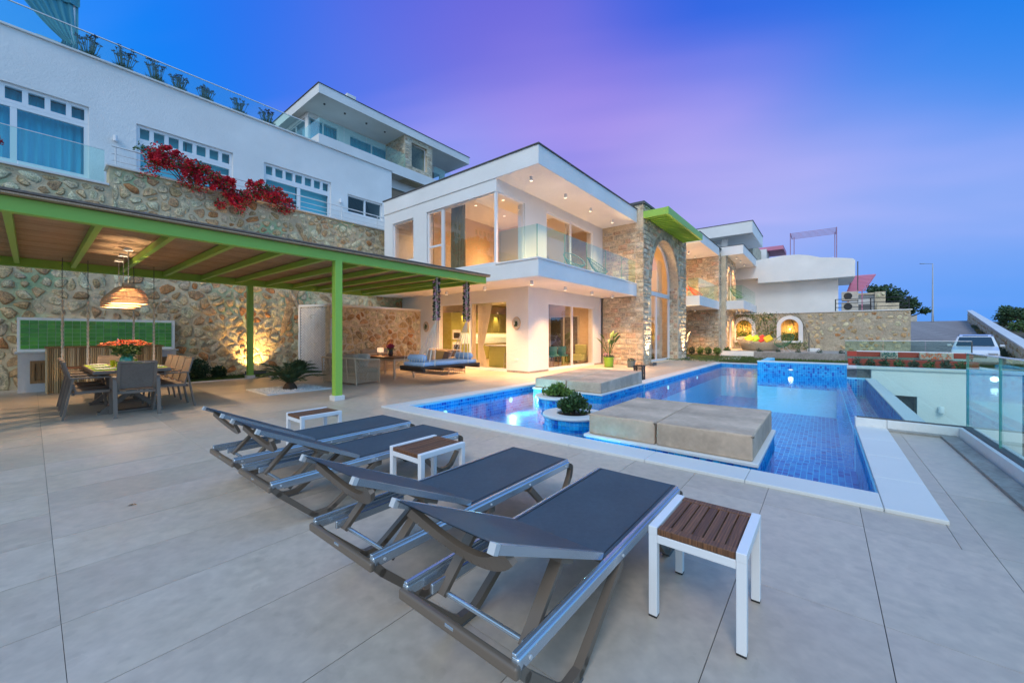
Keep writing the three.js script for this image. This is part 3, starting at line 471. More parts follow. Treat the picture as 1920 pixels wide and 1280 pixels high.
// ---------------------------------------------------------------- white house on the upper terrace
{
  const t = thing('upper_house', 'long white rendered house above the rubble wall, teal curtained windows', 'house');
  const X = -17.2, wins = [[-1.09, 1.7, 6.05, 8.2], [-4.73, -2.12, 5.9, 8.15], [-8.42, -5.76, 5.95, 8.18], [-11.02, -9.2, 7.05, 7.9]];
  part(t, 'wall', wallGeo('x', X - 0.3, X, -11.55, 9, 5.2, 9.7, wins), M.white);
  part(t, 'end_wall', B(-23, X - 0.3, 5.2, 9.7, -11.55, -11.25), M.white);
  part(t, 'roof', B(-23, X - 0.3, 9.3, 9.5, -11.25, 9), M.concrete); part(t, 'parapet_cap', RB(X - 0.36, X + 0.06, 9.7, 9.76, -11.6, 9, 0.01), M.coping);
  part(t, 'back_wall', B(-20.1, -20, 5.2, 9.3, -11.25, 9), M.blind); part(t, 'inner_floor', B(-20, X - 0.3, 5.2, 5.5, -11.25, 9), M.concrete);
  wins.forEach(([a, b, c, d], i) => {
    const xc = X - 0.12;
    if (i < 3) {
      const vt = d - 0.52, n = i === 0 ? 7 : 7, cols = []; for (let k = 1; k < n; k++) cols.push(a + (b - a) * k / n);
      windowUnit(t, 'transom_window', 'x', xc, a, b, vt, d, cols, [], { t: 0.09, d: 0.1, pane: M.tealPane });
      windowUnit(t, 'window', 'x', xc, a, b, c, vt - 0.004, [(a + b) / 2], [], { t: 0.10, d: 0.1, pane: M.tealPane });
      if (i === 0) part(t, 'curtain', curtainGeo('x', X - 0.5, a - 0.1, b, c - 0.1, d, { folds: 14, amp: 0.05 }), M.curtainB);
      else { part(t, 'roller_blind', B(X - 0.42, X - 0.41, i === 1 ? c : c + 1.1, d, (a + b) / 2, b, 1), M.blind); part(t, 'roller_blind', B(X - 0.42, X - 0.41, i === 1 ? c + 0.9 : c, d, a, (a + b) / 2 - 0.03, 1), i === 1 ? M.blind : M.blind); }
    } else windowUnit(t, 'window', 'x', xc, a, b, c, d, [(a + b) / 2], [], { t: 0.07, pane: M.tealPane });
  });
  for (const z of [-1.64, -8.84]) { const l = thing('wall_lamp', z > -3 ? 'unlit white wall lamp between curtained window and bougainvillea window' : 'unlit white wall lamp beside the small dark sliding window', 'wall lamp', [X, 7.45, z], 0, 'wall lamps of the upper house'); part(l, 'bracket', RB(-0.003, 0.03, -0.05, 0.05, -0.04, 0.04, 0.006), M.frame); part(l, 'shade', cyl(0.05, 0.05, 0.17, 0.085, 0, 0, 20), M.frame); }
  // glass balustrade on the roof edge
  const g = thing('roof_balustrade', 'frameless glass balustrade with thin rail on upper house roof', 'balustrade');
  for (let k = 0; k < 8; k++) { const z0 = 3.2 - k * 1.32; part(g, 'glass_panel', B(X - 0.10, X - 0.088, 9.76, 10.46, z0 - 1.30, z0), M.glass); }
  part(g, 'rail', B(X - 0.115, X - 0.075, 10.46, 10.485, -7.36, 3.2), M.frame);
  // flowering clumps along that edge
  const proto = [];
  [[-1.11, 0.72, 1], [-1.87, 0.78, 1], [-2.64, 0.72, 1.0], [-3.22, 0.6, 0.8], [-3.98, 0.62, 0.95], [-5.01, 0.62, 0.95], [-5.96, 0.62, 1]].forEach(([z, h, k], i) => {
    const p = thing('flowering_clump', ['flowering clump beside the teal roof drape', 'tall flowering clump, second along the roof edge from the drape', 'third flowering clump along the roof edge from the drape', 'smallest flowering clump on the roof edge', 'fifth flowering clump along the roof edge from the drape', 'sixth flowering clump along the roof edge from the drape', 'flowering clump nearest the far villa roof'][i], 'plant', [X - 0.30, 9.70, z], R(0, 6), 'flowering clumps along the upper roof edge');
    part(p, 'leaves', leaves(260, () => { const a = R(0, 2 * PI), r = R(0, 0.16); return [Math.cos(a) * r, R(0.0, 0.12), Math.sin(a) * r, [Math.cos(a) * R(0.3, 1), R(0.4, 1.3), Math.sin(a) * R(0.3, 1)]]; }, 0.24 * k, 0.014, 0.2), M.leafDk, true); part(p, 'planter', RB(-0.2, 0.2, -0.2, 0.02, -0.2, 0.2, 0.02), M.potG);
    const st = [], fl = []; for (let q = 0; q < 30; q++) { const a = R(0, 2 * PI), r = R(0.05, 0.30) * k, hh = h * R(0.72, 1.05); const x = Math.cos(a) * r, zz = Math.sin(a) * r; st.push(tube([[x * 0.3, 0, zz * 0.3], [x * 0.7, hh * 0.6, zz * 0.7], [x, hh, zz]], 0.008, 5, 4)); fl.push([x, hh, zz]); }
    part(p, 'stems', merge(st), M.leafGy, true); part(p, 'flower_heads', leaves(30 * 16, n => { const f = fl[n % 30]; return [f[0] + R(-0.02, 0.02), f[1] + R(-0.01, 0.02), f[2] + R(-0.02, 0.02), [R(-1, 1), R(-0.3, 1), R(-1, 1)]]; }, 0.055, 0.016), M.petalB, true);
  });
  // draped canopy bed on the roof
  const d = thing('canopy_drape', 'teal draped canopy with tied curtain and cushion on the upper roof', 'canopy', [X - 0.9, 9.5, 0]);
  part(d, 'post', RB(-0.05, 0.05, 0, 3.1, -0.86, -0.76, 0.01), M.frame); part(d, 'post', RB(-0.05, 0.05, 0, 3.1, 1.9, 2.0, 0.01), M.frame);
  part(d, 'roof_cloth', (() => { const nu = 30, nv = 10, P = [], I = []; for (let j = 0; j <= nv; j++) for (let i = 0; i <= nu; i++) { const s = i / nu, q = j / nv; P.push(-1.6 + 1.9 * q + 0.03 * Math.sin(s * 40), 2.55 - 0.55 * s * s * 0 - 0.35 * Math.sin(s * PI) + 0.5 * (1 - q) + 0.05 * Math.sin(s * 23 + q * 4), 2.0 - 2.95 * s); } for (let j = 0; j < nv; j++) for (let i = 0; i < nu; i++) { const a = j * (nu + 1) + i; I.push(a, a + 1, a + nu + 1, a + 1, a + nu + 2, a + nu + 1); } const g = new THREE.BufferGeometry(); g.setAttribute('position', new THREE.Float32BufferAttribute(P, 3)); g.setIndex(I); g.computeVertexNormals(); return wuv(g); })(), M.drape);
  part(d, 'curtain', curtainGeo('x', 0.06, 0.9, -0.92, 0.1, 2.6, { folds: 7, amp: 0.06, tie: [-0.72, -0.92, 0.75] }), M.drape);
  part(d, 'valance', curtainGeo('x', 0.12, 2.0, -0.95, 2.0, 2.6, { folds: 12, amp: 0.04 }), M.drape);
  part(d, 'bed', RB(-1.5, -0.1, 0, 0.42, -0.7, 1.9, 0.05), M.linen); part(d, 'cushion', RB(-0.18, -0.02, 0.42, 0.78, -0.62, -0.05, 0.06, 3), M.linen);
}
// railing and glass on the retaining wall
{
  const t = thing('terrace_railing', 'pale blue three-bar railing on top of the rubble wall', 'railing'), X = -15.62;
  for (const y of [6.28, 6.47, 6.68]) part(t, 'rail', rod([X, y, -1.42], [X, y, -13.4], y > 6.6 ? 0.022 : 0.013), M.white);
  for (let z = -1.5; z > -13.4; z -= 1.65) part(t, 'post', rod([X, 6.1, z], [X, 6.68, z], 0.018), M.white);
  const g = thing('terrace_glass', 'clear glass panel balustrade on the lower step of the rubble wall', 'balustrade');
  for (let k = 0; k < 4; k++) part(g, 'glass_panel', B(X - 0.006, X + 0.006, 5.56, 6.5, -1.28 + k * 1.5, 0.2 + k * 1.5), M.glass);
  part(g, 'rail', B(X - 0.012, X + 0.012, 6.5, 6.515, -1.28, 4.7), M.frame);
  const b = thing('bougainvillea', 'crimson bougainvillea spilling over the rubble wall', 'plant', [-15.45, 6.1, -4]);
  const blobs = []; for (let k = 0; k < 60; k++) { const s = k / 59, z = 1.85 - 3.75 * s + R(-0.12, 0.12); blobs.push([R(0.0, 0.30), 0.42 - 0.38 * s + 0.18 * Math.sin(s * 9) + R(-0.22, 0.20) - (rnd() < 0.25 ? R(0.14, 0.40) : 0), z, R(0.16, 0.30)]); }
  const at = () => { const q = pick(blobs); return inBall(q[0], q[1], q[2], q[3] * 0.9, q[3] * 0.8, q[3]); };
  part(b, 'branches', merge(blobs.filter((_, i) => i % 2 === 0).map(q => tube([[-0.1, -0.04, q[2] * 0.6], [q[0] * 0.5, q[1] * 0.7 + 0.1, q[2] * 0.85], [q[0], q[1], q[2]]], 0.012, 8, 5))), M.bark);
  part(b, 'foliage', merge([leaves(2600, at, 0.07, 0.024), leaves(260, () => { const s = pick([1.95, 0.6, -1.05, -1.2]); return [R(0, 0.3), 0.5 + R(0, 0.22) - (1.9 - s) * 0.07, s + R(-0.2, 0.2)]; }, 0.08, 0.026)]), M.leaf, true);
  { const tw = [], base = blobs.slice(); for (let k = 0; k < 22; k++) { const q = pick(base), e = [q[0] + R(0.05, 0.25), q[1] + (k % 3 ? R(0.05, 0.2) : -R(0.15, 0.4)), q[2] + R(-0.3, 0.3)], pts = [[q[0], q[1], q[2]], [(q[0] + e[0]) / 2, (q[1] + e[1]) / 2 + 0.08, (q[2] + e[2]) / 2], e]; tw.push(tube(pts, 0.006, 8, 4)); for (let i = 1; i <= 5; i++) blobs.push([q[0] + (e[0] - q[0]) * i / 5, q[1] + (e[1] - q[1]) * i / 5 + 0.04, q[2] + (e[2] - q[2]) * i / 5, R(0.04, 0.07)]); } part(b, 'twigs', merge(tw), M.bark); }
  M.bract.forEach((m, i) => part(b, 'bracts', leaves([5400, 3800, 4200][i], at, 0.062, 0.028, 0.35), m, true));
  const b2 = thing('bougainvillea', 'small sprig of crimson flowers in front of the curtained upper window', 'plant', [-15.62, 5.56, 0.62]);
  part(b2, 'stem', tube([[0, 0, 0.3], [0.05, 0.3, 0.1], [0, 0.52, -0.1]], 0.01, 8, 5), M.bark); part(b2, 'bracts', leaves(240, () => inBall(0, 0.5, -0.05, 0.14, 0.11, 0.14), 0.05, 0.024, 0.35), M.bract[1], true); part(b2, 'foliage', leaves(160, () => inBall(0, 0.38, 0.05, 0.14, 0.2, 0.16), 0.06, 0.022), M.leaf, true);
}
// ---------------------------------------------------------------- far villa higher up the hill
{
  const t = thing('far_villa', 'modern villa high on the hill with wide flat roof and stone pier', 'house'), X = -23;
  part(t, 'roof', B(-31, X, 15.55, 16.1, -22.9, -10.55), M.white); part(t, 'roof_cap', RB(-31.04, X + 0.04, 16.1, 16.14, -22.94, -10.5, 0.01), M.cap);
  part(t, 'wall', wallGeo('x', X - 2.8, X - 2.5, -22.4, -11.0, 12.8, 15.55, [[-13.0, -11.05, 13.3, 15.3], [-17.2, -13.8, 13.2, 15.2], [-22, -20.3, 13.2, 15.1]]), M.white);
  part(t, 'end_wall', wallGeo('z', -11.3, -11.0, -30, X - 2.8, 12.8, 15.55, [[-29, -25.9, 13.4, 15.3]]), M.white);
  part(t, 'back_wall', B(-30, -29.7, 12, 15.55, -22.4, -11.3), M.white); part(t, 'inner_floor', B(-29.7, X - 2.8, 12.6, 12.8, -22.4, -11.3), M.concrete);
  windowUnit(t, 'corner_window', 'x', X - 2.6, -13.0, -11.05, 13.3, 15.3, [-12.0], [], { pane: M.tealPane }); windowUnit(t, 'window', 'x', X - 2.6, -17.2, -13.8, 13.2, 15.2, [-15.5], [], { pane: M.tealPane }); windowUnit(t, 'window', 'x', X - 2.6, -22, -20.3, 13.2, 15.1, [], [], { pane: M.tealPane }); windowUnit(t, 'corner_window', 'z', -11.1, -29, -25.9, 13.4, 15.3, [-27.4], [], { pane: M.tealPane });
  part(t, 'curtain', curtainGeo('x', X - 3.2, -17.2, -11.1, 12.9, 15.4, { folds: 22, amp: 0.06 }), M.curtainB);
  const pier = part(t, 'stone_pier', wallGeo('x', X - 2.5, X - 0.15, -19.1, -16.6, 12.4, 15.55, [[-18.6, -17.2, 13.5, 15.25]]), M.mortar);
  addPieces(pier, 'stone', [...ashlar('x', X - 0.15, -19.08, -16.62, 12.42, 15.5, { hole: (u, v) => u > -18.7 && u < -17.1 && v > 13.4 && v < 15.35 }), ...ashlar('z', -16.6, X - 2.4, X - 0.17, 13.3, 15.5)], M.ashlar, 220);
  windowUnit(t, 'window', 'x', X - 0.4, -18.6, -17.2, 13.5, 15.25, [], [], { pane: M.tealPane });
  part(t, 'balcony', B(X - 2.5, X, 12.45, 13.15, -22.4, -10.55), M.white); part(t, 'lower_wall', B(-29, X - 0.9, 9, 12.45, -22, -12.2), M.white);
  for (let k = 0; k < 4; k++) part(t, 'glass_panel', B(X - 0.08, X - 0.068, 13.15, 14.15, -12.1 - k * 1.5, -10.63 - k * 1.5), M.glass); part(t, 'glass_panel', B(X - 2.4, X - 0.1, 13.15, 14.15, -10.64, -10.628), M.glass); part(t, 'glass_panel', B(X - 0.08, X - 0.068, 13.15, 14.15, -22.3, -19.2), M.glass);
  part(t, 'chimney', RB(-24.2, -23.6, 16.1, 16.75, -13.2, -12.6, 0.02), M.white); part(t, 'chimney', RB(-24.0, -23.6, 16.1, 16.5, -20.6, -20.2, 0.02), M.white);
  for (const z of [-11.3, -12.6, -14.1, -15.5]) part(t, 'downlight', cyl(0.06, 0.06, 0.06, X - 0.9, 15.52, z), M.cap);
  for (let k = 0; k < 4; k++) part(t, 'louvre', B(X - 1.6, X + 0.1, 15.0 - k * 0.17, 15.05 - k * 0.17, -24.2, -22.92), M.white);
  const p = thing('terrace_parapet', 'white stepped parapet between the upper house and the lit villa', 'wall', [0, 0, 0]);
  part(p, 'wall', B(-17.4, -14.5, 6.0, 7.55, -12.4, -11.7), M.white); part(p, 'cap', RB(-17.45, -14.45, 7.55, 7.6, -12.45, -11.65, 0.01), M.coping);
}
// a photo pixel on a level plane, for small fittings whose height is known
const G = (px, py, Y) => { const a = (px - 960) / FOC, b = (HY - py) / FOC, k = (Y - EYE) / b; return [(-SN + CS * a) * k, Y, (-CS - SN * a) * k]; };
function downlight(x, y, z, k, label, group, ang = 0.85, tgt = null) { // small surface-mounted cylinder
  const t = thing('soffit_light', label, 'ceiling lamp', [x, y, z], 0, group);
  part(t, 'housing', cyl(0.055, 0.055, 0.13, 0, -0.067, 0, 20), M.frame); part(t, 'lens', cyl(0.042, 0.042, 0.006, 0, -0.134, 0, 20), M.disc);
  spot(t, 0, -0.15, 0, ...(tgt || [0, -2, 0]), k, ang, 0.8); return t;
}
// ---------------------------------------------------------------- the lit villa
{
  const t = thing('main_villa', 'white two-storey villa with corner glazing, balcony and warm lit rooms', 'house');
  // ground floor shell
  part(t, 'ground_wall', wallGeo('z', -11.28, -10.98, -15.9, -8.1, -0.2, 3.07, [[-12.97, -9.07, 0.04, 2.66]]), M.white);
  part(t, 'ground_wall', wallGeo('x', -8.4, -8.1, -16.85, -11.281, -0.2, 3.07, [[-16.0, -12.24, 0.04, 2.6]]), M.white);
  part(t, 'skirting', merge([B(-9.07, -8.088, 0.0, 0.07, -10.98, -10.968), B(-8.1, -8.088, 0, 0.07, -12.24, -10.98), B(-8.1, -8.088, 0, 0.07, -16.84, -16.0)]), M.concrete);
  part(t, 'balcony_slab', merge([RB(-15.9, -6.45, 3.07, 3.58, -16.82, -9.23, 0.012)]), M.white); part(t, 'balcony_trim', merge([RB(-8.1, -6.42, 3.58, 3.63, -9.26, -9.20, 0.008), RB(-6.48, -6.42, 3.58, 3.63, -16.8, -9.26, 0.008), B(-8.1, -6.48, 3.58, 3.60, -16.8, -9.26)]), M.white);
  // upper floor shell
  part(t, 'upper_wall', wallGeo('z', -9.56, -9.26, -14.3, -11.56, 3.58, 6.33, [[-13.72, -12.35, 4.28, 5.88]]), M.white);
  part(t, 'lintel', merge([B(-11.56, -8.1, 5.93, 6.33, -9.56, -9.26), B(-8.4, -8.1, 5.93, 6.33, -10.77, -9.56)]), M.white); part(t, 'window_sill', merge([B(-11.56, -8.1, 3.58, 3.66, -9.56, -9.255), B(-8.4, -8.1, 3.60, 3.66, -10.77, -9.56)]), M.white);
  part(t, 'upper_wall', wallGeo('x', -8.4, -8.1, -16.85, -10.77, 3.60, 6.33, [[-15.84, -12.11, 3.66, 6.0]]), M.white);
  part(t, 'upper_wall', B(-14.3, -14.0, 3.58, 6.33, -16.8, -9.56), M.white);
  part(t, 'roof', RB(-14.32, -6.45, 6.33, 6.90, -16.84, -9.23, 0.012), M.white); part(t, 'roof_cap', RB(-14.36, -6.41, 6.90, 6.935, -16.84, -9.19, 0.006), M.cap);
  // inside
  part(t, 'inner_floor', merge([B(-15.6, -8.4, -0.1, 0.012, -19.4, -11.28)]), M.floorIn);
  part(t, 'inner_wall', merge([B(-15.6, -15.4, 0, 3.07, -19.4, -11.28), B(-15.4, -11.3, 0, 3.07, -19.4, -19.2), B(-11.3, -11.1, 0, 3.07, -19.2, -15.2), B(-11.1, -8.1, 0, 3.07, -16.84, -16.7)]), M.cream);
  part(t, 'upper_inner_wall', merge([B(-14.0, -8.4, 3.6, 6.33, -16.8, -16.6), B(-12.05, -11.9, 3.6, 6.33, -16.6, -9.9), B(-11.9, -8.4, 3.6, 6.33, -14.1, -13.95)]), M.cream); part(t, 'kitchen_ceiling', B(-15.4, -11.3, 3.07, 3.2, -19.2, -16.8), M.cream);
  part(t, 'upper_floor', B(-14.0, -8.1, 3.581, 3.61, -16.6, -9.56), M.floorIn);
  // windows
  windowUnit(t, 'sliding_door', 'z', -11.05, -12.97, -9.07, 0.04, 2.66, [-11.03], []); windowUnit(t, 'sliding_door', 'x', -8.17, -16.0, -12.24, 0.04, 2.6, [-14.1], []);
  windowUnit(t, 'window', 'z', -9.36, -13.72, -12.35, 4.28, 5.88, [], [], { t: 0.05 }); windowUnit(t, 'window', 'z', -9.36, -11.54, -10.72, 3.66, 5.93, [], [4.62], { t: 0.07 });
  windowUnit(t, 'corner_window', 'z', -9.36, -10.70, -8.18, 3.66, 5.93, [], [], { t: 0.035 }); windowUnit(t, 'corner_window', 'x', -8.17, -10.75, -9.34, 3.66, 5.93, [], [], { t: 0.035 });
  part(t, 'corner_post', B(-8.20, -8.12, 3.66, 5.93, -9.36, -9.28), M.frame);
  windowUnit(t, 'sliding_door', 'x', -8.17, -15.84, -12.11, 3.66, 6.0, [-13.97], []);
  // balcony glass
  const bal = thing('balcony_balustrade', 'frameless glass balustrade around the villa balcony', 'balustrade');
  part(bal, 'glass_panel', B(-7.98, -6.53, 3.63, 4.60, -9.262, -9.25), M.glass); for (let k = 0; k < 5; k++) part(bal, 'glass_panel', B(-6.512, -6.50, 3.63, 4.60, -10.74 - k * 1.51, -9.27 - k * 1.51), M.glass);
  part(bal, 'edge_strip', merge([B(-6.525, -6.505, 3.63, 4.60, -9.262, -9.247), ...[1, 2, 3, 4].map(k => B(-6.515, -6.497, 3.63, 4.6, -9.262 - k * 1.51, -9.257 - k * 1.51))]), M.glassEdge);
  // curtains
  for (const [n, ax, c, a, b, v0, v1, o, m] of [['curtain', 'z', -11.45, -11.0, -10.15, 0.05, 2.95, { folds: 6, tie: [-11.0, -10.72, 0.9] }, M.curtain], ['curtain', 'z', -11.45, -11.9, -11.1, 0.05, 2.95, { folds: 6, tie: [-11.32, -11.12, 0.9] }, M.curtain], ['curtain', 'x', -8.62, -12.3, -12.85, 0.05, 2.95, { folds: 4, tie: [-12.25, -12.5, 0.9] }, M.curtain], ['curtain', 'z', -9.75, -10.72, -10.0, 3.62, 6.2, { folds: 5, amp: 0.05 }, std([0.20, 0.17, 0.09], { roughness: 0.95 })], ['curtain', 'x', -8.62, -12.1, -12.7, 3.62, 6.2, { folds: 4 }, M.curtain]]) part(t, n, curtainGeo(ax, c, a, b, v0, v1, o), m);
  // recessed ceiling spots, with one light each
  const inner = (list, y, k, where) => list.forEach(([x, z]) => { const l = thing('recessed_light', where, 'ceiling lamp', [x, y, z], 0, where); part(l, 'trim', clean(new THREE.TorusGeometry(0.055, 0.01, 6, 20).rotateX(PI / 2)), M.frame); part(l, 'lens', cyl(0.05, 0.05, 0.008, 0, -0.004, 0, 20), M.disc); spot(l, 0, -0.03, 0, 0, -2, 0, k, 1.25, 0.9, WARM, 3); });
  inner([[-10.4, -10.7], [-9.2, -10.9], [-10.4, -12.4], [-9.1, -12.6]], 6.32, 12, 'lit recessed spot in the corner bedroom ceiling');
  inner([[-13.0, -10.8]], 6.32, 13, 'lit recessed spot in the room with the small square upper window'); inner([[-9.6, -15.0]], 6.32, 16, 'lit recessed spot in the room behind the balcony sliding door');
  inner([[-13.2, -13.0], [-13.2, -15.6], [-11.9, -12.4]], 3.06, 42, 'lit recessed spot in the kitchen ceiling'); inner([[-9.5, -12.9], [-9.4, -15.3]], 3.06, 26, 'lit recessed spot in the dining room ceiling');
  // lower soffit and roof soffit lights
  [[837, 550, 'behind the hanging bed ropes'], [909, 541, 'above the kitchen sliding door'], [997, 530, 'at its outer corner'], [1060, 541, 'above the near dining room door leaf'], [1110, 550, 'above the far dining room door leaf'], [1148, 557, 'beside the stone tower']].forEach(([px, py, w]) => { const q = G(px, py - 4, 3.07); downlight(q[0], 3.07, q[2], 62, 'lit cylinder lamp under the villa balcony, ' + w, 'lamps under the villa balcony'); });
  [[996, 334, 'at its outer corner'], [1060, 367, 'above the corner glazing'], [1107, 393, 'above the balcony sliding door'], [1148, 415, 'beside the stone tower']].forEach(([px, py, w]) => { const q = G(px, py - 3, 6.33); downlight(q[0], 6.33, q[2], 40, 'lit cylinder lamp under the villa roof, ' + w, 'lamps under the villa roof'); });
  // wall plates
  for (const [x, y, z, l] of [[-8.62, 1.78, -10.955, 'round decorated plate on the white wall by the kitchen door'], [-13.7, 1.72, -10.955, 'round decorated plate on the wall behind the hanging bed']]) { const p = thing('wall_plate', l, 'plate', [x, y, z], 0, 'plates on the villa wall'); part(p, 'rim', clean(new THREE.TorusGeometry(0.21, 0.022, 8, 36).scale(0.82, 1, 1)), M.wicker); part(p, 'face', clean(new THREE.CylinderGeometry(0.2, 0.2, 0.02, 36).rotateX(PI / 2).scale(0.82, 1, 1)), M.linen); part(p, 'painted_leaves', leaves(40, () => [R(-0.06, 0.06), R(-0.07, 0.05), 0.014, [R(-1, 1), R(-1, 1), 0.12]], 0.07, 0.022, 0.1), M.leafDk); }
  solo('wall_socket', 'small white double socket low on the villa wall', 'socket', RB(-8.72, -8.56, 0.42, 0.50, -10.979, -10.96, 0.006), M.frame);
}
// kitchen, dining and bedroom furniture seen through the glass
{
  const k = thing('kitchen_cabinets', 'olive green wall cabinets with lit white splashback in the kitchen', 'kitchen');
  part(k, 'base_cabinet', B(-15.4, -14.8, 0.02, 0.88, -19.1, -14.1), M.cabinet); part(k, 'worktop', RB(-15.4, -14.77, 0.88, 0.92, -19.1, -14.1, 0.006), M.frame); part(k, 'splashback', B(-15.4, -15.38, 0.92, 1.46, -19.1, -14.1), M.white);
  for (let i = 0; i < 9; i++) { const z = -14.1 - i * 0.55; const c = part(k, 'cabinet_door', RB(-15.05, -15.02, 1.47, 2.48, z - 0.54, z - 0.01, 0.006), M.cabinet); part(c, 'door_panel', RB(-15.022, -15.012, 1.56, 2.39, z - 0.45, z - 0.10, 0.004), M.cabinet); }
  part(k, 'cabinet_body', B(-15.4, -15.05, 1.46, 2.5, -19.1, -14.1), M.cabinet); part(k, 'cornice', RB(-15.4, -14.98, 2.5, 2.58, -19.1, -14.1, 0.01), M.cabinet); part(k, 'light_strip', B(-15.3, -15.26, 1.445, 1.455, -19.0, -14.2), M.strip);
  const ra = new THREE.RectAreaLight(C(1, 0.86, 0.45), 16, 4.6, 0.06); ra.position.set(-15.25, 1.43, -16.6); ra.lookAt(-15.32, 0, -16.6); ra.rotation.z += 0; k.add(ra);
  for (const z of [-14.5, -15.8, -17.1]) { part(k, 'cabinet_lamp', cyl(0.03, 0.03, 0.02, -14.85, 2.62, z, 12), M.disc); spot(k, -14.85, 2.6, z, -15.02, 1.5, z, 7, 0.7, 0.8, WARM2); }
  const f = thing('oven_tower', 'tall olive kitchen unit with two built-in ovens', 'oven'); part(f, 'unit', B(-15.4, -14.75, 0.02, 2.5, -14.08, -13.4), M.cabinet); for (const [a, b] of [[0.55, 1.0], [1.12, 1.62]]) { const o = part(f, 'oven', RB(-14.75, -14.72, a, b, -14.02, -13.46, 0.01), M.frame); part(o, 'oven_glass', B(-14.722, -14.714, a + 0.07, b - 0.14, -13.95, -13.53), M.black); }
  const isl = thing('kitchen_island', 'olive kitchen island with white worktop behind the sliding door', 'counter'); part(isl, 'body', B(-10.9, -10.0, 0.02, 0.9, -12.7, -12.0), M.cabinet); part(isl, 'worktop', RB(-11.0, -9.0, 0.9, 0.95, -12.8, -11.85, 0.008), M.frame); part(isl, 'end_panel', B(-9.1, -9.05, 0.02, 0.9, -12.7, -12.0), M.cabinet);
  const ph = thing('picture_frame', 'small dark picture frame on the kitchen island', 'picture frame', [-9.75, 0.952, -12.2]); part(ph, 'frame', RB(-0.16, 0.16, 0, 0.22, -0.012, 0.012, 0.005), M.black); part(ph, 'print', B(-0.13, 0.13, 0.03, 0.19, 0.0121, 0.014), std([0.35, 0.25, 0.2]));
  for (const x of [-9.75, -9.35]) { const s = thing('bar_stool', 'green bar stool under the kitchen island top', 'stool', [x, 0.012, -11.95], 0, 'stools at the kitchen island'); part(s, 'seat', RB(-0.17, 0.17, 0.62, 0.66, -0.17, 0.17, 0.02), M.cabinet); for (const [a, b] of [[-1, -1], [1, -1], [1, 1], [-1, 1]]) part(s, 'leg', rod([a * 0.13, 0.62, b * 0.13], [a * 0.17, 0, b * 0.17], 0.014), M.steel); part(s, 'ring', clean(new THREE.TorusGeometry(0.2, 0.01, 6, 24).rotateX(PI / 2).translate(0, 0.2, 0)), M.steel); }
  const tb = thing('dining_table', 'indoor dining table behind the right-hand sliding door', 'table', [-9.6, 0.012, -13.9]); part(tb, 'tabletop', RB(-0.5, 0.5, 0.72, 0.76, -1.2, 1.2, 0.01), M.pine); for (const [a, b] of [[-1, -1], [1, -1], [1, 1], [-1, 1]]) part(tb, 'leg', bar([a * 0.42, 0.72, b * 1.1], [a * 0.42, 0, b * 1.1], 0.06, 0.06), M.pine);
  for (let i = 0; i < 3; i++) { const c = thing('indoor_chair', 'teal upholstered chair at the indoor dining table', 'chair', [-8.95, 0.012, -13.05 - i * 0.72], 0, 'teal chairs at the indoor table'); part(c, 'seat', RB(-0.24, 0.24, 0.42, 0.5, -0.25, 0.25, 0.03, 3), M.teal); part(c, 'backrest', wuv(new THREE.CylinderGeometry(0.27, 0.25, 0.36, 20, 1, true, 0.2, 2.75).translate(-0.02, 0.68, 0)), std([0.02, 0.16, 0.16], { roughness: 0.6, side: THREE.DoubleSide })); for (const [a, b] of [[-1, -1], [1, -1], [1, 1], [-1, 1]]) part(c, 'leg', rod([a * 0.18, 0.43, b * 0.18], [a * 0.22, 0, b * 0.22], 0.012), M.pine); }
  const vs = thing('branch_vase', 'vase of pale blossom branches on the indoor dining table', 'vase', [-9.6, 0.772, -14.0]); part(vs, 'vase', lathe([[0.001, 0], [0.07, 0], [0.09, 0.1], [0.05, 0.22], [0.06, 0.26]], 20), M.linen); const br = []; for (let i = 0; i < 9; i++) { const a = i * 0.7; br.push(tube([[0, 0.2, 0], [0.06 * Math.cos(a), 0.6, 0.06 * Math.sin(a)], [0.2 * Math.cos(a), 0.8 + 0.05 * i, 0.2 * Math.sin(a)]], 0.006, 8, 4)); } part(vs, 'branches', merge(br), M.bark); part(vs, 'blossom', leaves(420, () => { const h = R(0.3, 1.2), r = R(0, 0.22) * (1.3 - h); const a = R(0, 7); return [Math.cos(a) * r, h, Math.sin(a) * r]; }, 0.04, 0.018), M.linen, true);
  const dr = thing('inner_door', 'dark glazed door with pale frame at the back of the dining room', 'door', [-10.1, 0.012, -16.69]); part(dr, 'frame', merge([B(-0.85, -0.78, 0, 2.3, 0, 0.05), B(0.78, 0.85, 0, 2.3, 0, 0.05), B(-0.78, 0.78, 2.23, 2.3, 0, 0.05), B(-0.04, 0.04, 0, 2.23, 0, 0.045)]), M.linen); part(dr, 'pane', B(-0.78, -0.04, 0, 2.23, 0.01, 0.02), std([0.05, 0.045, 0.04], { roughness: 0.1 })); part(dr, 'pane', B(0.04, 0.78, 0, 2.23, 0.01, 0.02), std([0.05, 0.045, 0.04], { roughness: 0.1 }));
  const ac = thing('armchair', 'olive armchair in the far corner of the dining room', 'armchair', [-8.95, 0.012, -16.1]); part(ac, 'seat', RB(-0.3, 0.3, 0.15, 0.45, -0.3, 0.3, 0.05, 3), M.cabinet); part(ac, 'backrest', RB(-0.3, 0.3, 0.45, 0.9, -0.3, -0.16, 0.05, 3), M.cabinet);
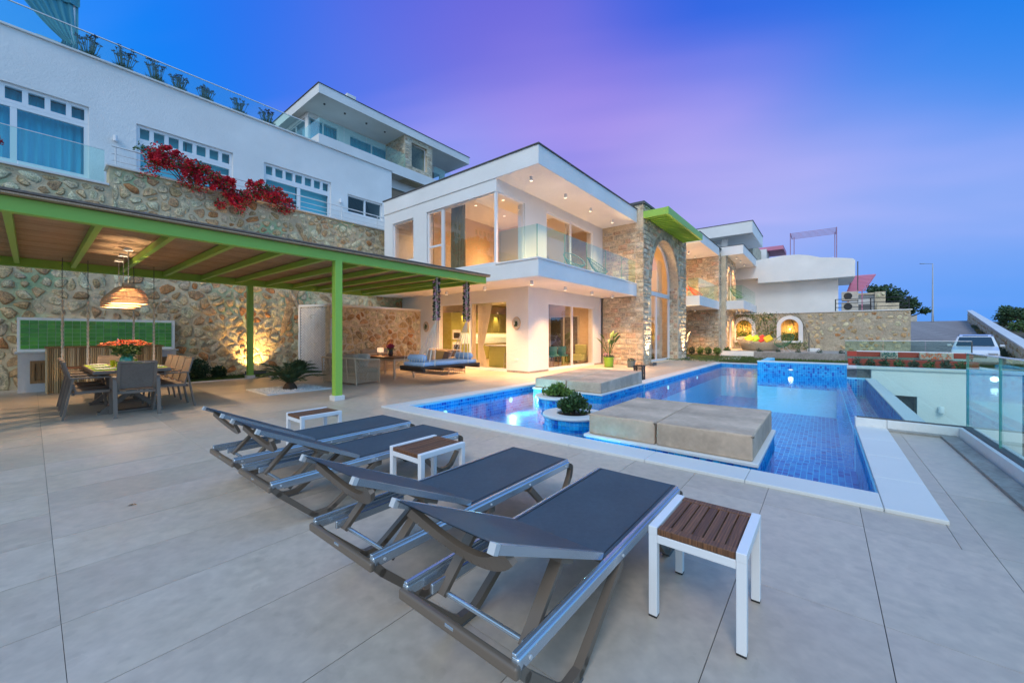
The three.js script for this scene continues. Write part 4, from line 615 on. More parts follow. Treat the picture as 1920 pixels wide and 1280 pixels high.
  const bd = thing('bed', 'bed with pale quilt and pillows behind the corner glazing', 'bed', [-10.2, 3.61, -12.2]); part(bd, 'base', RB(-0.9, 0.9, 0, 0.3, -1.7, 0.6, 0.03), M.linen); part(bd, 'mattress', RB(-0.88, 0.88, 0.3, 0.56, -1.68, 0.62, 0.08, 4), M.linen); part(bd, 'headboard', RB(-1.0, 1.0, 0, 1.15, -1.74, -1.68, 0.03), M.beige); for (const x of [-0.45, 0.45]) part(bd, 'pillow', RB(x - 0.36, x + 0.36, 0.52, 0.74, -1.6, -1.15, 0.1, 4), M.linen);
  const nl = thing('bedside_lamp', 'small lit lamp beside the bed in the corner room', 'lamp', [-11.3, 3.61, -12.6]); part(nl, 'table', RB(-0.2, 0.2, 0, 0.5, -0.2, 0.2, 0.02), M.pine); part(nl, 'lamp_shade', cyl(0.08, 0.11, 0.16, 0, 0.74, 0, 20), M.bulb); part(nl, 'stem', cyl(0.015, 0.03, 0.2, 0, 0.58, 0, 12), M.linen); point(nl, 0, 0.74, 0, 3);
  const hp = thing('pendant_cluster', 'thin hanging light sticks behind the small square upper window', 'pendant lamp', [-13.0, 6.33, -10.4]); for (const [x, l, s] of [[-0.12, 0.7, 0.3], [0.02, 1.0, 0.34], [0.15, 1.25, 0.3]]) { part(hp, 'cord', rod([x, 0, 0], [x * 1.6, -l, 0], 0.004), M.black); part(hp, 'light_stick', rod([x * 1.6, -l, 0], [x * 1.8, -l - s, 0], 0.014), M.bulb); }
}
// ---------------------------------------------------------------- stone tower with the tall arched window
{
  const t = thing('stone_tower', 'squared-stone tower with tall arched glass door beside the pool', 'tower'), X = -6.18, zc = -20, r = 2.1, ys = 3.95;
  const arch = (rr, y0) => { const p = new THREE.Path(); p.moveTo(zc - rr, y0); p.lineTo(zc + rr, y0); p.lineTo(zc + rr, ys); p.absarc(zc, ys, rr, 0, PI, false); p.closePath(); return p; };
  const inArch = (u, v, pad) => v < ys ? Math.abs(u - zc) < r + pad : Math.hypot(u - zc, v - ys) < r + pad;
  const f = part(t, 'front_wall', wallGeo('x', X - 0.55, X, -23.6, -16.87, -0.2, 7.12, [arch(r, 0.03)]), M.mortar);
  addPieces(f, 'stone_block', [...ashlar('x', X, -23.58, -16.87, 0.01, 7.1, { hgt: 0.04, hole: (u, v, a, b) => inArch(Math.abs(u - zc) > a ? u - Math.sign(u - zc) * a : zc, v > ys ? v - b : v, v > ys - 0.2 ? 0.30 : 0.01) })], M.ashlar);
  const vs = []; for (let k = 0; k < 22; k++) { const a0 = PI * k / 22, a1 = PI * (k + 1) / 22, poly = []; for (const [rr, e0, e1, s] of [[r + 0.01, a0 + 0.004, a1 - 0.004, 1], [r + 0.29, a1 - 0.004, a0 + 0.004, 1]]) for (let q = 0; q < 4; q++) { const a = e0 + (e1 - e0) * q / 3; poly.push([zc + Math.cos(a) * rr, ys + Math.sin(a) * rr]); } if (area(poly) < 0) poly.reverse(); vs.push({ g: pieceGeo(poly, 0.04 * R(0.7, 1.2), 'x', X, 0.12), m: Math.floor(rnd() * 7) }); }
  addPieces(f, 'voussoir', vs, M.ashlar);
  const s = part(t, 'side_wall', merge([B(-8.1, X - 0.55, -0.2, 7.12, -17.35, -16.87)]), M.mortar);
  addPieces(s, 'stone_block', ashlar('z', -16.87, -8.09, X + 0.03, 0.01, 7.08, { hgt: 0.022, hole: (u, v, a, b) => (u - a < -6.47 && ((v > 3.1 - b && v < 3.56 + b) || (v > 6.36 - b && v < 6.9 + b))) }), M.ashlar, 260);
  const rv = part(t, 'reveal', B(X - 0.55, X - 0.01, 0.03, ys, zc - r - 0.02, zc - r - 0.003), M.mortar); addPieces(rv, 'stone_block', ashlar('z', zc - r - 0.003, X - 0.54, X - 0.02, 0.04, ys, { hgt: 0.012, bw: [0.2, 0.4] }), M.ashlar);
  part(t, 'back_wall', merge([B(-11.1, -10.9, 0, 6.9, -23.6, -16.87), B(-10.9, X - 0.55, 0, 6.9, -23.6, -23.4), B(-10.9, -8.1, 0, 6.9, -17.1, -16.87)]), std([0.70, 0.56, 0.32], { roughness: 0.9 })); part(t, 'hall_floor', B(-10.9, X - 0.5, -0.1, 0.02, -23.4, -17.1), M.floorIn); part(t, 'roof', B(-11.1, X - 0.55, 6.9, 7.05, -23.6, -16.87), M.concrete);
  part(t, 'roof_cap', merge([RB(-6.95, X + 0.07, 7.12, 7.24, -23.65, -16.80, 0.015), B(-8.2, -6.95, 7.12, 7.22, -17.4, -16.82)]), M.cap);
  const xf = X - 0.5; windowUnit(t, 'sliding_door', 'x', xf, zc - r, zc + r, 0.03, 3.42, [zc], [], { t: 0.09, d: 0.1 });
  const ring = new THREE.Shape(); ring.moveTo(zc - r, 3.43); ring.lineTo(zc + r, 3.43); ring.lineTo(zc + r, ys); ring.absarc(zc, ys, r, 0, PI, false); ring.closePath(); const ri = new THREE.Path(); const q = r - 0.09; ri.moveTo(zc - q, 3.53); ri.lineTo(zc + q, 3.53); ri.lineTo(zc + q, ys); ri.absarc(zc, ys, q, 0, PI, false); ri.closePath(); ring.holes.push(ri);
  const fr = part(t, 'arched_window', wuv(new THREE.ExtrudeGeometry(ring, { depth: 0.1, bevelEnabled: false, curveSegments: 32 }).rotateY(-PI / 2).translate(xf + 0.05, 0, 0)), M.frame);
  const ps = new THREE.Shape(); ps.moveTo(zc - q, 3.5); ps.lineTo(zc + q, 3.5); ps.lineTo(zc + q, ys); ps.absarc(zc, ys, q, 0, PI, false); part(fr, 'pane', clean(new THREE.ShapeGeometry(ps, 32).rotateY(-PI / 2).translate(xf, 0, 0)), M.pane);
  part(t, 'curtain', curtainGeo('x', xf - 0.35, -21.95, -21.2, 0.05, 5.4, { folds: 5, amp: 0.05 }), M.curtain); part(t, 'curtain', curtainGeo('x', xf - 0.35, -18.7, -18.05, 0.05, 5.2, { folds: 4, amp: 0.05 }), M.curtain);
  for (const [y, z] of [[5.2, -18.6], [5.2, -21.4]]) { const l = thing('hall_pendant', 'glowing globe lamp hanging in the arched hall', 'pendant lamp', [-8.6, y, z], 0, 'globe lamps in the arched hall'); part(l, 'globe', ball(0.16, 0, 0, 0, 20), M.bulb); part(l, 'cord', rod([0, 0.16, 0], [0, 6.9 - y, 0], 0.006), M.black); point(l, 0, 0, 0, 10, WARM, 6); }
  const m = thing('wall_niche', 'yellow arched mirror frame on the far wall of the hall', 'mirror', [-10.89, 0.02, -22.6]); part(m, 'frame', wuv(new THREE.TorusGeometry(0.42, 0.05, 8, 24, PI).rotateY(PI / 2).translate(0.03, 1.7, 0)), M.yellow); part(m, 'stile', merge([RB(0, 0.06, 0.5, 1.7, -0.47, -0.37, 0.02), RB(0, 0.06, 0.5, 1.7, 0.37, 0.47, 0.02)]), M.yellow); part(m, 'face', B(0.0, 0.015, 0.5, 1.7, -0.37, 0.37), M.linen);
  const so = thing('indoor_sofa', 'cream sofa inside the arched hall', 'sofa', [-8.4, 0.02, -21.6]); part(so, 'base', RB(-0.9, 0.9, 0.08, 0.42, -0.45, 0.45, 0.05, 3), M.linen); part(so, 'backrest', RB(-0.9, 0.9, 0.42, 0.85, -0.45, -0.25, 0.06, 3), M.linen); for (const x of [-0.82, 0.82]) part(so, 'arm', RB(x - 0.1, x + 0.1, 0.3, 0.62, -0.45, 0.45, 0.05, 3), M.linen);
  // slatted canopy
  const a = thing('slatted_awning', 'lime green slatted awning on the stone tower above the arch', 'awning');
  part(a, 'side_beam', RB(X, -5.2, 6.48, 6.78, -16.95, -16.86, 0.008), M.green); part(a, 'side_beam', RB(X, -5.2, 6.48, 6.78, -22.75, -22.66, 0.008), M.green); part(a, 'front_beam', RB(-5.2, -5.1, 6.47, 6.79, -22.75, -16.86, 0.008), M.green);
  for (let i = 0; i < 18; i++) { const z = -17.2 - i * 0.305; part(a, 'slat', RB(X, -5.2, 6.50, 6.64, z - 0.03, z + 0.03, 0.006), M.green); } part(a, 'roof_sheet', B(X, -5.2, 6.70, 6.73, -22.66, -16.95), M.green);
  // ground uplights at the two jambs
  for (const [x, z, l] of [[-5.90, -17.3, 'lit box uplight at the near jamb of the arch'], [-5.90, -22.9, 'lit box uplight at the far jamb of the arch']]) { const u = thing('uplight', l, 'ground lamp', [x, 0, z]); part(u, 'box', merge([RB(-0.08, 0.08, 0, 0.13, -0.24, -0.22, 0.004), RB(-0.08, 0.08, 0, 0.13, 0.22, 0.24, 0.004), RB(-0.08, 0.08, 0, 0.03, -0.22, 0.22, 0.004), RB(0.06, 0.08, 0.03, 0.13, -0.22, 0.22, 0.004)]), M.cap); part(u, 'lens', B(-0.07, 0.05, 0.05, 0.06, -0.2, 0.2), M.disc); spot(u, 0.0, 0.09, 0, -0.20, 2.2, 0, 75, 0.5, 0.9, C(1, 0.70, 0.38), 3); }
}
M.roofFrame = std([0.30, 0.16, 0.26], { roughness: 0.5 });
// wire lounge chair: pear-shaped rim with cords down to a small ring, on rod legs
function wireChair(pos, turn, m, label, s = 1, group) {
  const t = thing('wire_chair', label, 'chair', pos, turn, group), n = 34, rim = [], cords = [];
  for (let k = 0; k < n; k++) { const a = k / n * 2 * PI, x = Math.sin(a) * 0.40 * s, q = Math.cos(a); rim.push([x, (0.58 - 0.30 * q) * s, (0.40 * q) * s]); }
  const hub = k => { const a = k / n * 2 * PI; return [Math.sin(a) * 0.07 * s, 0.24 * s, (0.06 + 0.07 * Math.cos(a)) * s]; };
  for (let k = 0; k < n; k++) { const h = hub(k), r = rim[k]; cords.push(tube([r, [(r[0] * 0.55 + h[0] * 0.45) * 1.03, (r[1] * 0.45 + h[1] * 0.55) - 0.05 * s, r[2] * 0.55 + h[2] * 0.45], h], 0.007 * s, 6, 4)); }
  part(t, 'rim', tube(rim, 0.014 * s, 60, 6, true), m); part(t, 'cords', merge(cords), m); part(t, 'hub', tube(Array.from({ length: 10 }, (_, k) => hub(k * n / 10)), 0.012 * s, 20, 5, true), m);
  for (const a of [0.6, 2.5, 4.0, 5.6]) part(t, 'leg', rod([Math.sin(a) * 0.08 * s, 0.26 * s, (0.06 + 0.08 * Math.cos(a)) * s], [Math.sin(a) * 0.30 * s, 0, 0.30 * Math.cos(a) * s], 0.009 * s), M.frame);
  return t;
}
wireChair([-7.25, 3.60, -12.7], 1.2, M.cordTeal, 'teal wire chair on the villa balcony, next to the corner glazing', 1, 'teal chairs on the villa balcony'); wireChair([-7.1, 3.60, -14.3], 2.0, M.cordTeal, 'teal wire chair on the villa balcony, next to the stone tower', 1, 'teal chairs on the villa balcony');
// ---------------------------------------------------------------- guest wing with two stepped balconies
{
  const t = thing('guest_wing', 'stone guest wing with two stepped white balconies beyond the tower', 'house');
  // bay beside the tower
  part(t, 'facade', wallGeo('x', -8.3, -8.0, -28.9, -23.6, -0.2, 6.7, [[-26.2, -24.3, 3.66, 6.0]]), M.white);
  const w2 = part(t, 'cross_wall', B(-8.0, -5.47, -0.2, 6.9, -29.6, -28.95), M.mortar); addPieces(w2, 'stone_block', [...ashlar('z', -28.95, -7.98, -5.47, 0.02, 3.05, { hgt: 0.03, bw: [0.3, 0.6], bh: [0.2, 0.34] }), ...ashlar('z', -28.95, -7.98, -5.47, 3.6, 6.65, { hgt: 0.03, bw: [0.3, 0.6], bh: [0.2, 0.34] }), ...ashlar('x', -5.47, -29.58, -28.95, 0.02, 6.88, { hgt: 0.03, bw: [0.3, 0.6], bh: [0.2, 0.34] })], M.ashlar, 280);
  part(t, 'balcony_slab', RB(-8.0, -5.46, 3.05, 3.60, -28.94, -23.7, 0.01), M.white); part(t, 'roof', RB(-8.3, -5.46, 6.65, 7.2, -28.94, -23.7, 0.01), M.white); part(t, 'roof_cap', RB(-8.3, -5.43, 7.2, 7.23, -29.6, -23.66, 0.006), M.cap);
  part(t, 'roof', RB(-11, -8.3, 6.65, 7.15, -34, -23.7, 0.01), M.white);
  windowUnit(t, 'balcony_door', 'x', -8.1, -26.2, -24.3, 3.66, 6.0, [-25.25], []); part(t, 'curtain', curtainGeo('x', -8.5, -26.2, -24.3, 3.6, 6.2, { folds: 9 }), M.curtain);
  part(t, 'ground_facade', B(-8.05, -7.9, -0.2, 3.05, -28.94, -23.6), M.mortar);
  // farther bay
  const w3 = part(t, 'far_facade', wallGeo('x', -5.5, -5.2, -33.4, -29.6, -0.2, 6.75, [[-32.0, -30.5, 3.66, 5.9], [-31.9, -30.5, 0.35, 2.5]]), M.mortar); addPieces(w3, 'stone_block', ashlar('x', -5.2, -33.38, -29.62, 0.1, 6.6, { hgt: 0.03, bw: [0.35, 0.6], bh: [0.22, 0.36], hole: (u, v) => u > -32.1 && u < -30.4 && ((v > 3.6 && v < 6) || v < 2.6) }), M.ashlar, 180);
  windowUnit(t, 'balcony_door', 'x', -5.3, -32.0, -30.5, 3.66, 5.9, [], []); windowUnit(t, 'terrace_door', 'x', -5.3, -31.9, -30.5, 0.35, 2.5, [], []); part(t, 'curtain', curtainGeo('x', -5.7, -32.0, -30.5, 0.35, 6.0, { folds: 7 }), M.curtain);
  part(t, 'balcony_slab', RB(-5.2, -4.16, 3.10, 3.68, -36.2, -29.8, 0.01), M.white); part(t, 'roof', RB(-8.3, -4.16, 6.75, 7.35, -36.2, -29.62, 0.01), M.white); part(t, 'roof_cap', RB(-8.3, -4.13, 7.35, 7.38, -36.2, -29.6, 0.006), M.cap);
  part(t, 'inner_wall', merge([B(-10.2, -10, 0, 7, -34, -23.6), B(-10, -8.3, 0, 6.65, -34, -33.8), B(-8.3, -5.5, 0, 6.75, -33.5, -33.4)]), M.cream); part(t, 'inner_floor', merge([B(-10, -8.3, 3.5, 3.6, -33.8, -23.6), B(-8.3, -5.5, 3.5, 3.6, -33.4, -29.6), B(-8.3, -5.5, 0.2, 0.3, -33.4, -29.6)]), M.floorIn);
  const bal = thing('guest_balustrade', 'glass balustrade of the guest balcony with the orange chair', 'balustrade'); for (let k = 0; k < 5; k++) part(bal, 'glass_panel', B(-5.55, -5.54, 3.60, 4.62, -24.76 - k * 1.03, -23.76 - k * 1.03), M.glass); part(bal, 'glass_panel', B(-6.1, -5.56, 3.60, 4.62, -23.77, -23.76), M.glass);
  const bl2 = thing('guest_balustrade', 'glass balustrade of the farthest guest balcony', 'balustrade'); for (let k = 0; k < 5; k++) part(bl2, 'glass_panel', B(-4.25, -4.24, 3.68, 4.7, -31.1 - k * 1.25, -29.88 - k * 1.25), M.glass); part(bl2, 'glass_panel', B(-5.1, -4.27, 3.68, 4.7, -29.89, -29.88), M.glass);
  for (const z of [-24.6, -26.2, -27.8]) { downlight(-6.7, 6.65, z, 55, 'lit cylinder lamp under the guest balcony roof by the tower', 'lamps under the guest roof'); } for (const z of [-24.8, -27.4]) downlight(-6.6, 3.05, z, 70, 'lit cylinder lamp under the guest balcony by the tower', 'lamps under the guest balcony');
  for (const z of [-30.6, -32.2, -34.0]) { downlight(-4.7, 6.75, z, 45, 'lit cylinder lamp under the farthest guest roof', 'lamps under the farthest roof'); downlight(-4.7, 3.10, z, 60, 'lit cylinder lamp under the farthest guest balcony', 'lamps under the farthest balcony'); }
  for (const [x, y, z] of [[-9.1, 6.4, -25.3], [-6.6, 6.4, -31.2], [-6.6, 2.6, -31.2]]) { const l = thing('room_lamp', 'lit globe lamp inside a curtained guest room', 'ceiling lamp', [x, y, z], 0, 'lamps in the guest rooms'); part(l, 'globe', ball(0.12, 0, 0, 0, 16), M.bulb); part(l, 'cord', rod([0, 0.12, 0], [0, 0.35, 0], 0.006), M.black); point(l, 0, 0, 0, 9); }
}
wireChair([-6.75, 3.60, -24.6], 0.9, M.orange, 'orange wire chair on the guest balcony, next to the tower', 1.05, 'orange chairs on the guest balcony'); wireChair([-6.4, 3.60, -26.6], 1.6, M.orange, 'orange wire chair on the guest balcony, by the cross wall', 1.05, 'orange chairs on the guest balcony'); wireChair([-4.75, 3.68, -31.2], 1.2, M.cordGreen, 'dark green wire chair on the farthest guest balcony', 1.15);
// hammock hanging in the guest bay
{ const t = thing('hammock', 'cream rope hammock hanging in the guest bay under the balcony', 'hammock'); part(t, 'rope', rod([-6.6, 3.05, -26.3], [-6.9, 1.9, -25.4], 0.018), M.rope); part(t, 'cloth', tube([[-6.9, 1.9, -25.4], [-7.0, 1.2, -24.8], [-6.85, 0.85, -24.6], [-6.6, 0.95, -25.4], [-6.9, 1.3, -26.8], [-7.2, 1.6, -28.7]], 0.05, 40, 8), M.linen); }
// ---------------------------------------------------------------- planting strip, steps and raised terrace
{
  struct('planting_bed', merge([B(-7.9, -4.2, -0.3, 0.01, -28.9, -23.6), B(-4.2, 1.2, -0.3, 0.008, -26.1, -21.2), B(-4.2, -3.15, -0.3, 0.008, -28.6, -26.1)]), M.soil);
  const g = leaves(11000, () => [R(-7.8, 1.1), 0.01, R(-27.4, -21.3), [R(-0.4, 0.4), 1, R(-0.4, 0.4)]], 0.09, 0.009, 0.1); const o = solo('grass', 'green ground cover in front of the guest wing', 'grass', g, M.grassBlade); o.userData.kind = 'stuff';
  [[-7.4, -27.9], [-6.9, -27.8], [-6.4, -27.9], [-5.9, -27.8], [-5.4, -27.95], [-4.9, -28.4]].forEach(([x, z], i) => { const p = thing('low_shrub', 'small green shrub planted along the guest wing stone wall', 'shrub', [x, 0.0, z], i, 'shrubs along the guest wing'); part(p, 'stem', merge([0, 1, 2].map(k => tube([[0, 0, 0], [0.05 * Math.cos(k * 2), 0.2, 0.05 * Math.sin(k * 2)], [0.14 * Math.cos(k * 2), 0.42, 0.14 * Math.sin(k * 2)]], 0.012, 6, 5))), M.bark); part(p, 'foliage', leaves(420, () => inBall(0, 0.32, 0, 0.22, 0.26, 0.22), 0.09, 0.025), pick([M.leaf, M.leafGy, M.leafLt]), true); });
  struct('terrace', merge([RB(-5.2, 3.6, -0.2, 0.33, -33, -28.6, 0.01)]), M.concrete);
  const st = thing('steps', 'pale stone steps up to the far terrace', 'steps'); for (let k = 0; k < 3; k++) part(st, 'step', RB(-5.15, -3.2, k ? k * 0.11 : 0, k * 0.11 + 0.11, -28.6 + 0.0, -27.4 - k * 0.4, 0.012), M.coping); for (let k = 0; k < 3; k++) part(st, 'stepping_stone', RB(-4.9 + k * 0.15, -3.9 + k * 0.15, 0.0, 0.03, -26.8 + k * 1.3 - 0.45, -26.8 + k * 1.3, 0.01), M.coping);
  const pw = thing('planter_wall', 'low grey concrete planter wall behind the raised mosaic wall', 'planter'); part(pw, 'wall', RB(-3.15, 1.1, -0.2, 0.40, -26.4, -26.1, 0.015), M.concrete); part(pw, 'soil', B(-3.1, 1.1, -0.2, 0.25, -27.2, -26.4), M.soil); for (let k = 0; k < 5; k++) part(pw, 'sprig', leaves(120, () => inBall(-2.9 + k * 0.9, 0.4, -26.3, 0.12, 0.16, 0.12), 0.10, 0.02), M.leafGy, true);
  // boundary wall with two lit arched niches
  const w = thing('niche_wall', 'pale rubble boundary wall with two lit arched niches', 'wall'), Z = -33, n = [[-1.85, 0.50], [-4.6, 0.50]], ny = 1.95;
  const hole = ([c, r]) => { const p = new THREE.Path(); p.moveTo(c - r, 0.95); p.lineTo(c + r, 0.95); p.lineTo(c + r, ny); p.absarc(c, ny, r, 0, PI, false); p.closePath(); return p; };
  const face = part(w, 'mortar_face', wallGeo('z', Z - 0.5, Z, -5.2, 4.05, -0.5, 2.85, n.map(hole)), std([0.60, 0.53, 0.42], { map: TX.mortar, bumpMap: TX.stoneB, bumpScale: 0.05, roughness: 0.95 }));
  addPieces(face, 'stone', rubble('z', Z, -5.1, 4.0, 0.35, 2.8, { cw: 0.34, ch: 0.22, fill: 0.72, keep: 0.55, hgt: 0.02, hole: (u, v) => n.some(([c, r]) => Math.abs(u - c) < r + 0.3 && v > 0.75 && v < 2.85) }), M.stone, 300);
  part(w, 'coping', RB(-5.2, 4.12, 2.85, 2.92, Z - 0.55, Z + 0.05, 0.01), M.coping); part(w, 'side_face', B(3.75, 4.05, -3.4, 2.85, -45, Z - 0.5), M.mortar);
  n.forEach(([c, r], i) => {
    const sh = new THREE.Shape(); sh.moveTo(c - r - 0.24, 0.85); sh.lineTo(c + r + 0.24, 0.85); sh.lineTo(c + r + 0.24, ny); sh.absarc(c, ny, r + 0.24, 0, PI, false); sh.closePath(); sh.holes.push(hole([c, r])); part(w, 'niche_surround', wuv(new THREE.ExtrudeGeometry(sh, { depth: 0.07, bevelEnabled: false, curveSegments: 24 }).translate(0, 0, Z)), M.white);
    part(w, 'niche_back', B(c - r - 0.1, c + r + 0.1, 0.8, 2.6, Z - 0.52, Z - 0.46), M.warmPlaster); part(w, 'niche_sill', RB(c - r - 0.2, c + r + 0.2, 0.82, 0.9, Z - 0.45, Z + 0.09, 0.01), M.white);
    part(w, 'niche_plants', leaves(380, () => [c + R(-r, r), R(0.92, 1.55), Z - R(0.2, 0.42)], 0.1, 0.03), M.leafLt, true);
    const l = thing('niche_lantern', i ? 'lit glass lantern in the niche behind the wicker day bed' : 'lit glass lantern in the niche behind the green wire chair', 'lantern', [c, 1.75, Z - 0.26]); part(l, 'bulb', ball(0.055, 0, 0.02, 0, 14), M.bulb); part(l, 'frame', merge([...[[-1, -1], [1, -1], [1, 1], [-1, 1]].map(([a, b]) => bar([a * 0.1, -0.18, b * 0.1], [a * 0.1, 0.2, b * 0.1], 0.012, 0.012)), B(-0.11, 0.11, 0.2, 0.22, -0.11, 0.11), B(-0.11, 0.11, -0.2, -0.18, -0.11, 0.11), rod([0, 0.22, 0], [0, 0.66, 0], 0.006)]), M.cap); point(l, 0, 0.02, 0, 1.2, WARM2, 2);
  });
  const v = thing('climbing_vine', 'climbing plant on wires between the lit niches', 'plant'); part(v, 'stems', merge(Array.from({ length: 16 }, (_, k) => tube([[-4.9 + k * 0.3, 0.35, Z + 0.04], [-4.8 + k * 0.28 + R(-0.2, 0.2), 1.2, Z + 0.05], [-4.9 + k * 0.27 + R(-0.3, 0.3), 2.2, Z + 0.05], [-4.7 + k * 0.22, 2.9, Z + 0.06]], 0.008, 14, 4))), M.bark); part(v, 'leaves', merge([leaves(1300, () => [R(-5.1, -2.6), R(0.5, 2.95), Z + R(0.03, 0.12)], 0.10, 0.035), leaves(260, () => [R(-2.6, -0.8), R(0.4, 0.9), Z + R(0.08, 0.14)], 0.09, 0.03)]), M.leafLt, true); part(v, 'trellis', merge([B(-5.1, -4.0, 3.15, 3.17, Z + 0.02, Z + 0.04), ...[-5.0, -4.6, -4.2].map(x => B(x, x + 0.02, 2.9, 3.15, Z + 0.02, Z + 0.04))]), M.cap);
  // round wicker day bed with cushions
  const d = thing('wicker_daybed', 'round pale wicker day bed on the far terrace', 'day bed', [-3.35, 0.33, -30.4], 0.2); const rings = []; for (let k = 0; k < 9; k++) { const y = 0.06 + k * 0.058, r = 0.86 + 0.30 * Math.pow(k / 8, 0.7), pts = []; for (let q = 0; q < 40; q++) { const a = q / 40 * 2 * PI; const back = Math.max(0, -Math.sin(a)) * 0.30 * k / 8; pts.push([Math.cos(a) * r * 1.1, y + back + Math.max(0, -Math.cos(a)) * 0.22 * k / 8, Math.sin(a) * r * 0.9]); } rings.push(tube(pts, 0.022, 60, 5, true)); }
  part(d, 'weave', merge(rings), M.wickerW); const rb = []; for (let q = 0; q < 60; q++) { const a = q / 60 * 2 * PI, bk = Math.max(0, -Math.sin(a)) * 0.30 + Math.max(0, -Math.cos(a)) * 0.22; rb.push(rod([Math.cos(a) * 0.93, 0.04, Math.sin(a) * 0.77], [Math.cos(a) * 1.26, 0.52 + bk, Math.sin(a) * 1.04], 0.02, 5)); } part(d, 'ribs', merge(rb), M.wickerW); part(d, 'mattress', cyl(1.08, 1.0, 0.16, 0, 0.44, 0, 40).scale(1.06, 1, 0.86), M.linen);
  for (const [x, z, m, l, y] of [[-0.62, -0.42, M.yellow, 'yellow cushion at the left end of the wicker day bed', 0.1], [-0.28, -0.5, M.lime, 'lime green cushion on the wicker day bed', -0.2], [0.08, -0.52, M.red, 'red cushion on the wicker day bed', 0.15], [0.45, -0.5, M.yellow, 'yellow cushion beside the red one on the wicker day bed', 0]]) { const g = RB(-0.24, 0.24, -0.22, 0.22, -0.08, 0.08, 0.075, 4); g.rotateZ(0.6); g.rotateX(-0.5); const c = solo('cushion', l, 'cushion', g, m); c.position.set(-3.35 + x, 0.33 + 0.78, -30.4 + z); c.rotation.y = y; }
  wireChair([-1.95, 0.33, -29.6], -0.5, M.cordGreen, 'dark green wire chair beside the wicker day bed on the far terrace', 1.25);
  const gp = thing('terrace_screen', 'upright clear glass screen on a white base at the terrace end', 'screen'); part(gp, 'glass_panel', B(-0.72, -0.71, 0.33, 1.5, -31.6, -30.2), M.glass); part(gp, 'post', B(-0.74, -0.69, 0.33, 1.5, -30.2, -30.16), M.cap); part(gp, 'base', RB(-0.8, -0.2, 0.33, 0.5, -31.8, -30.3, 0.01), M.white);
}
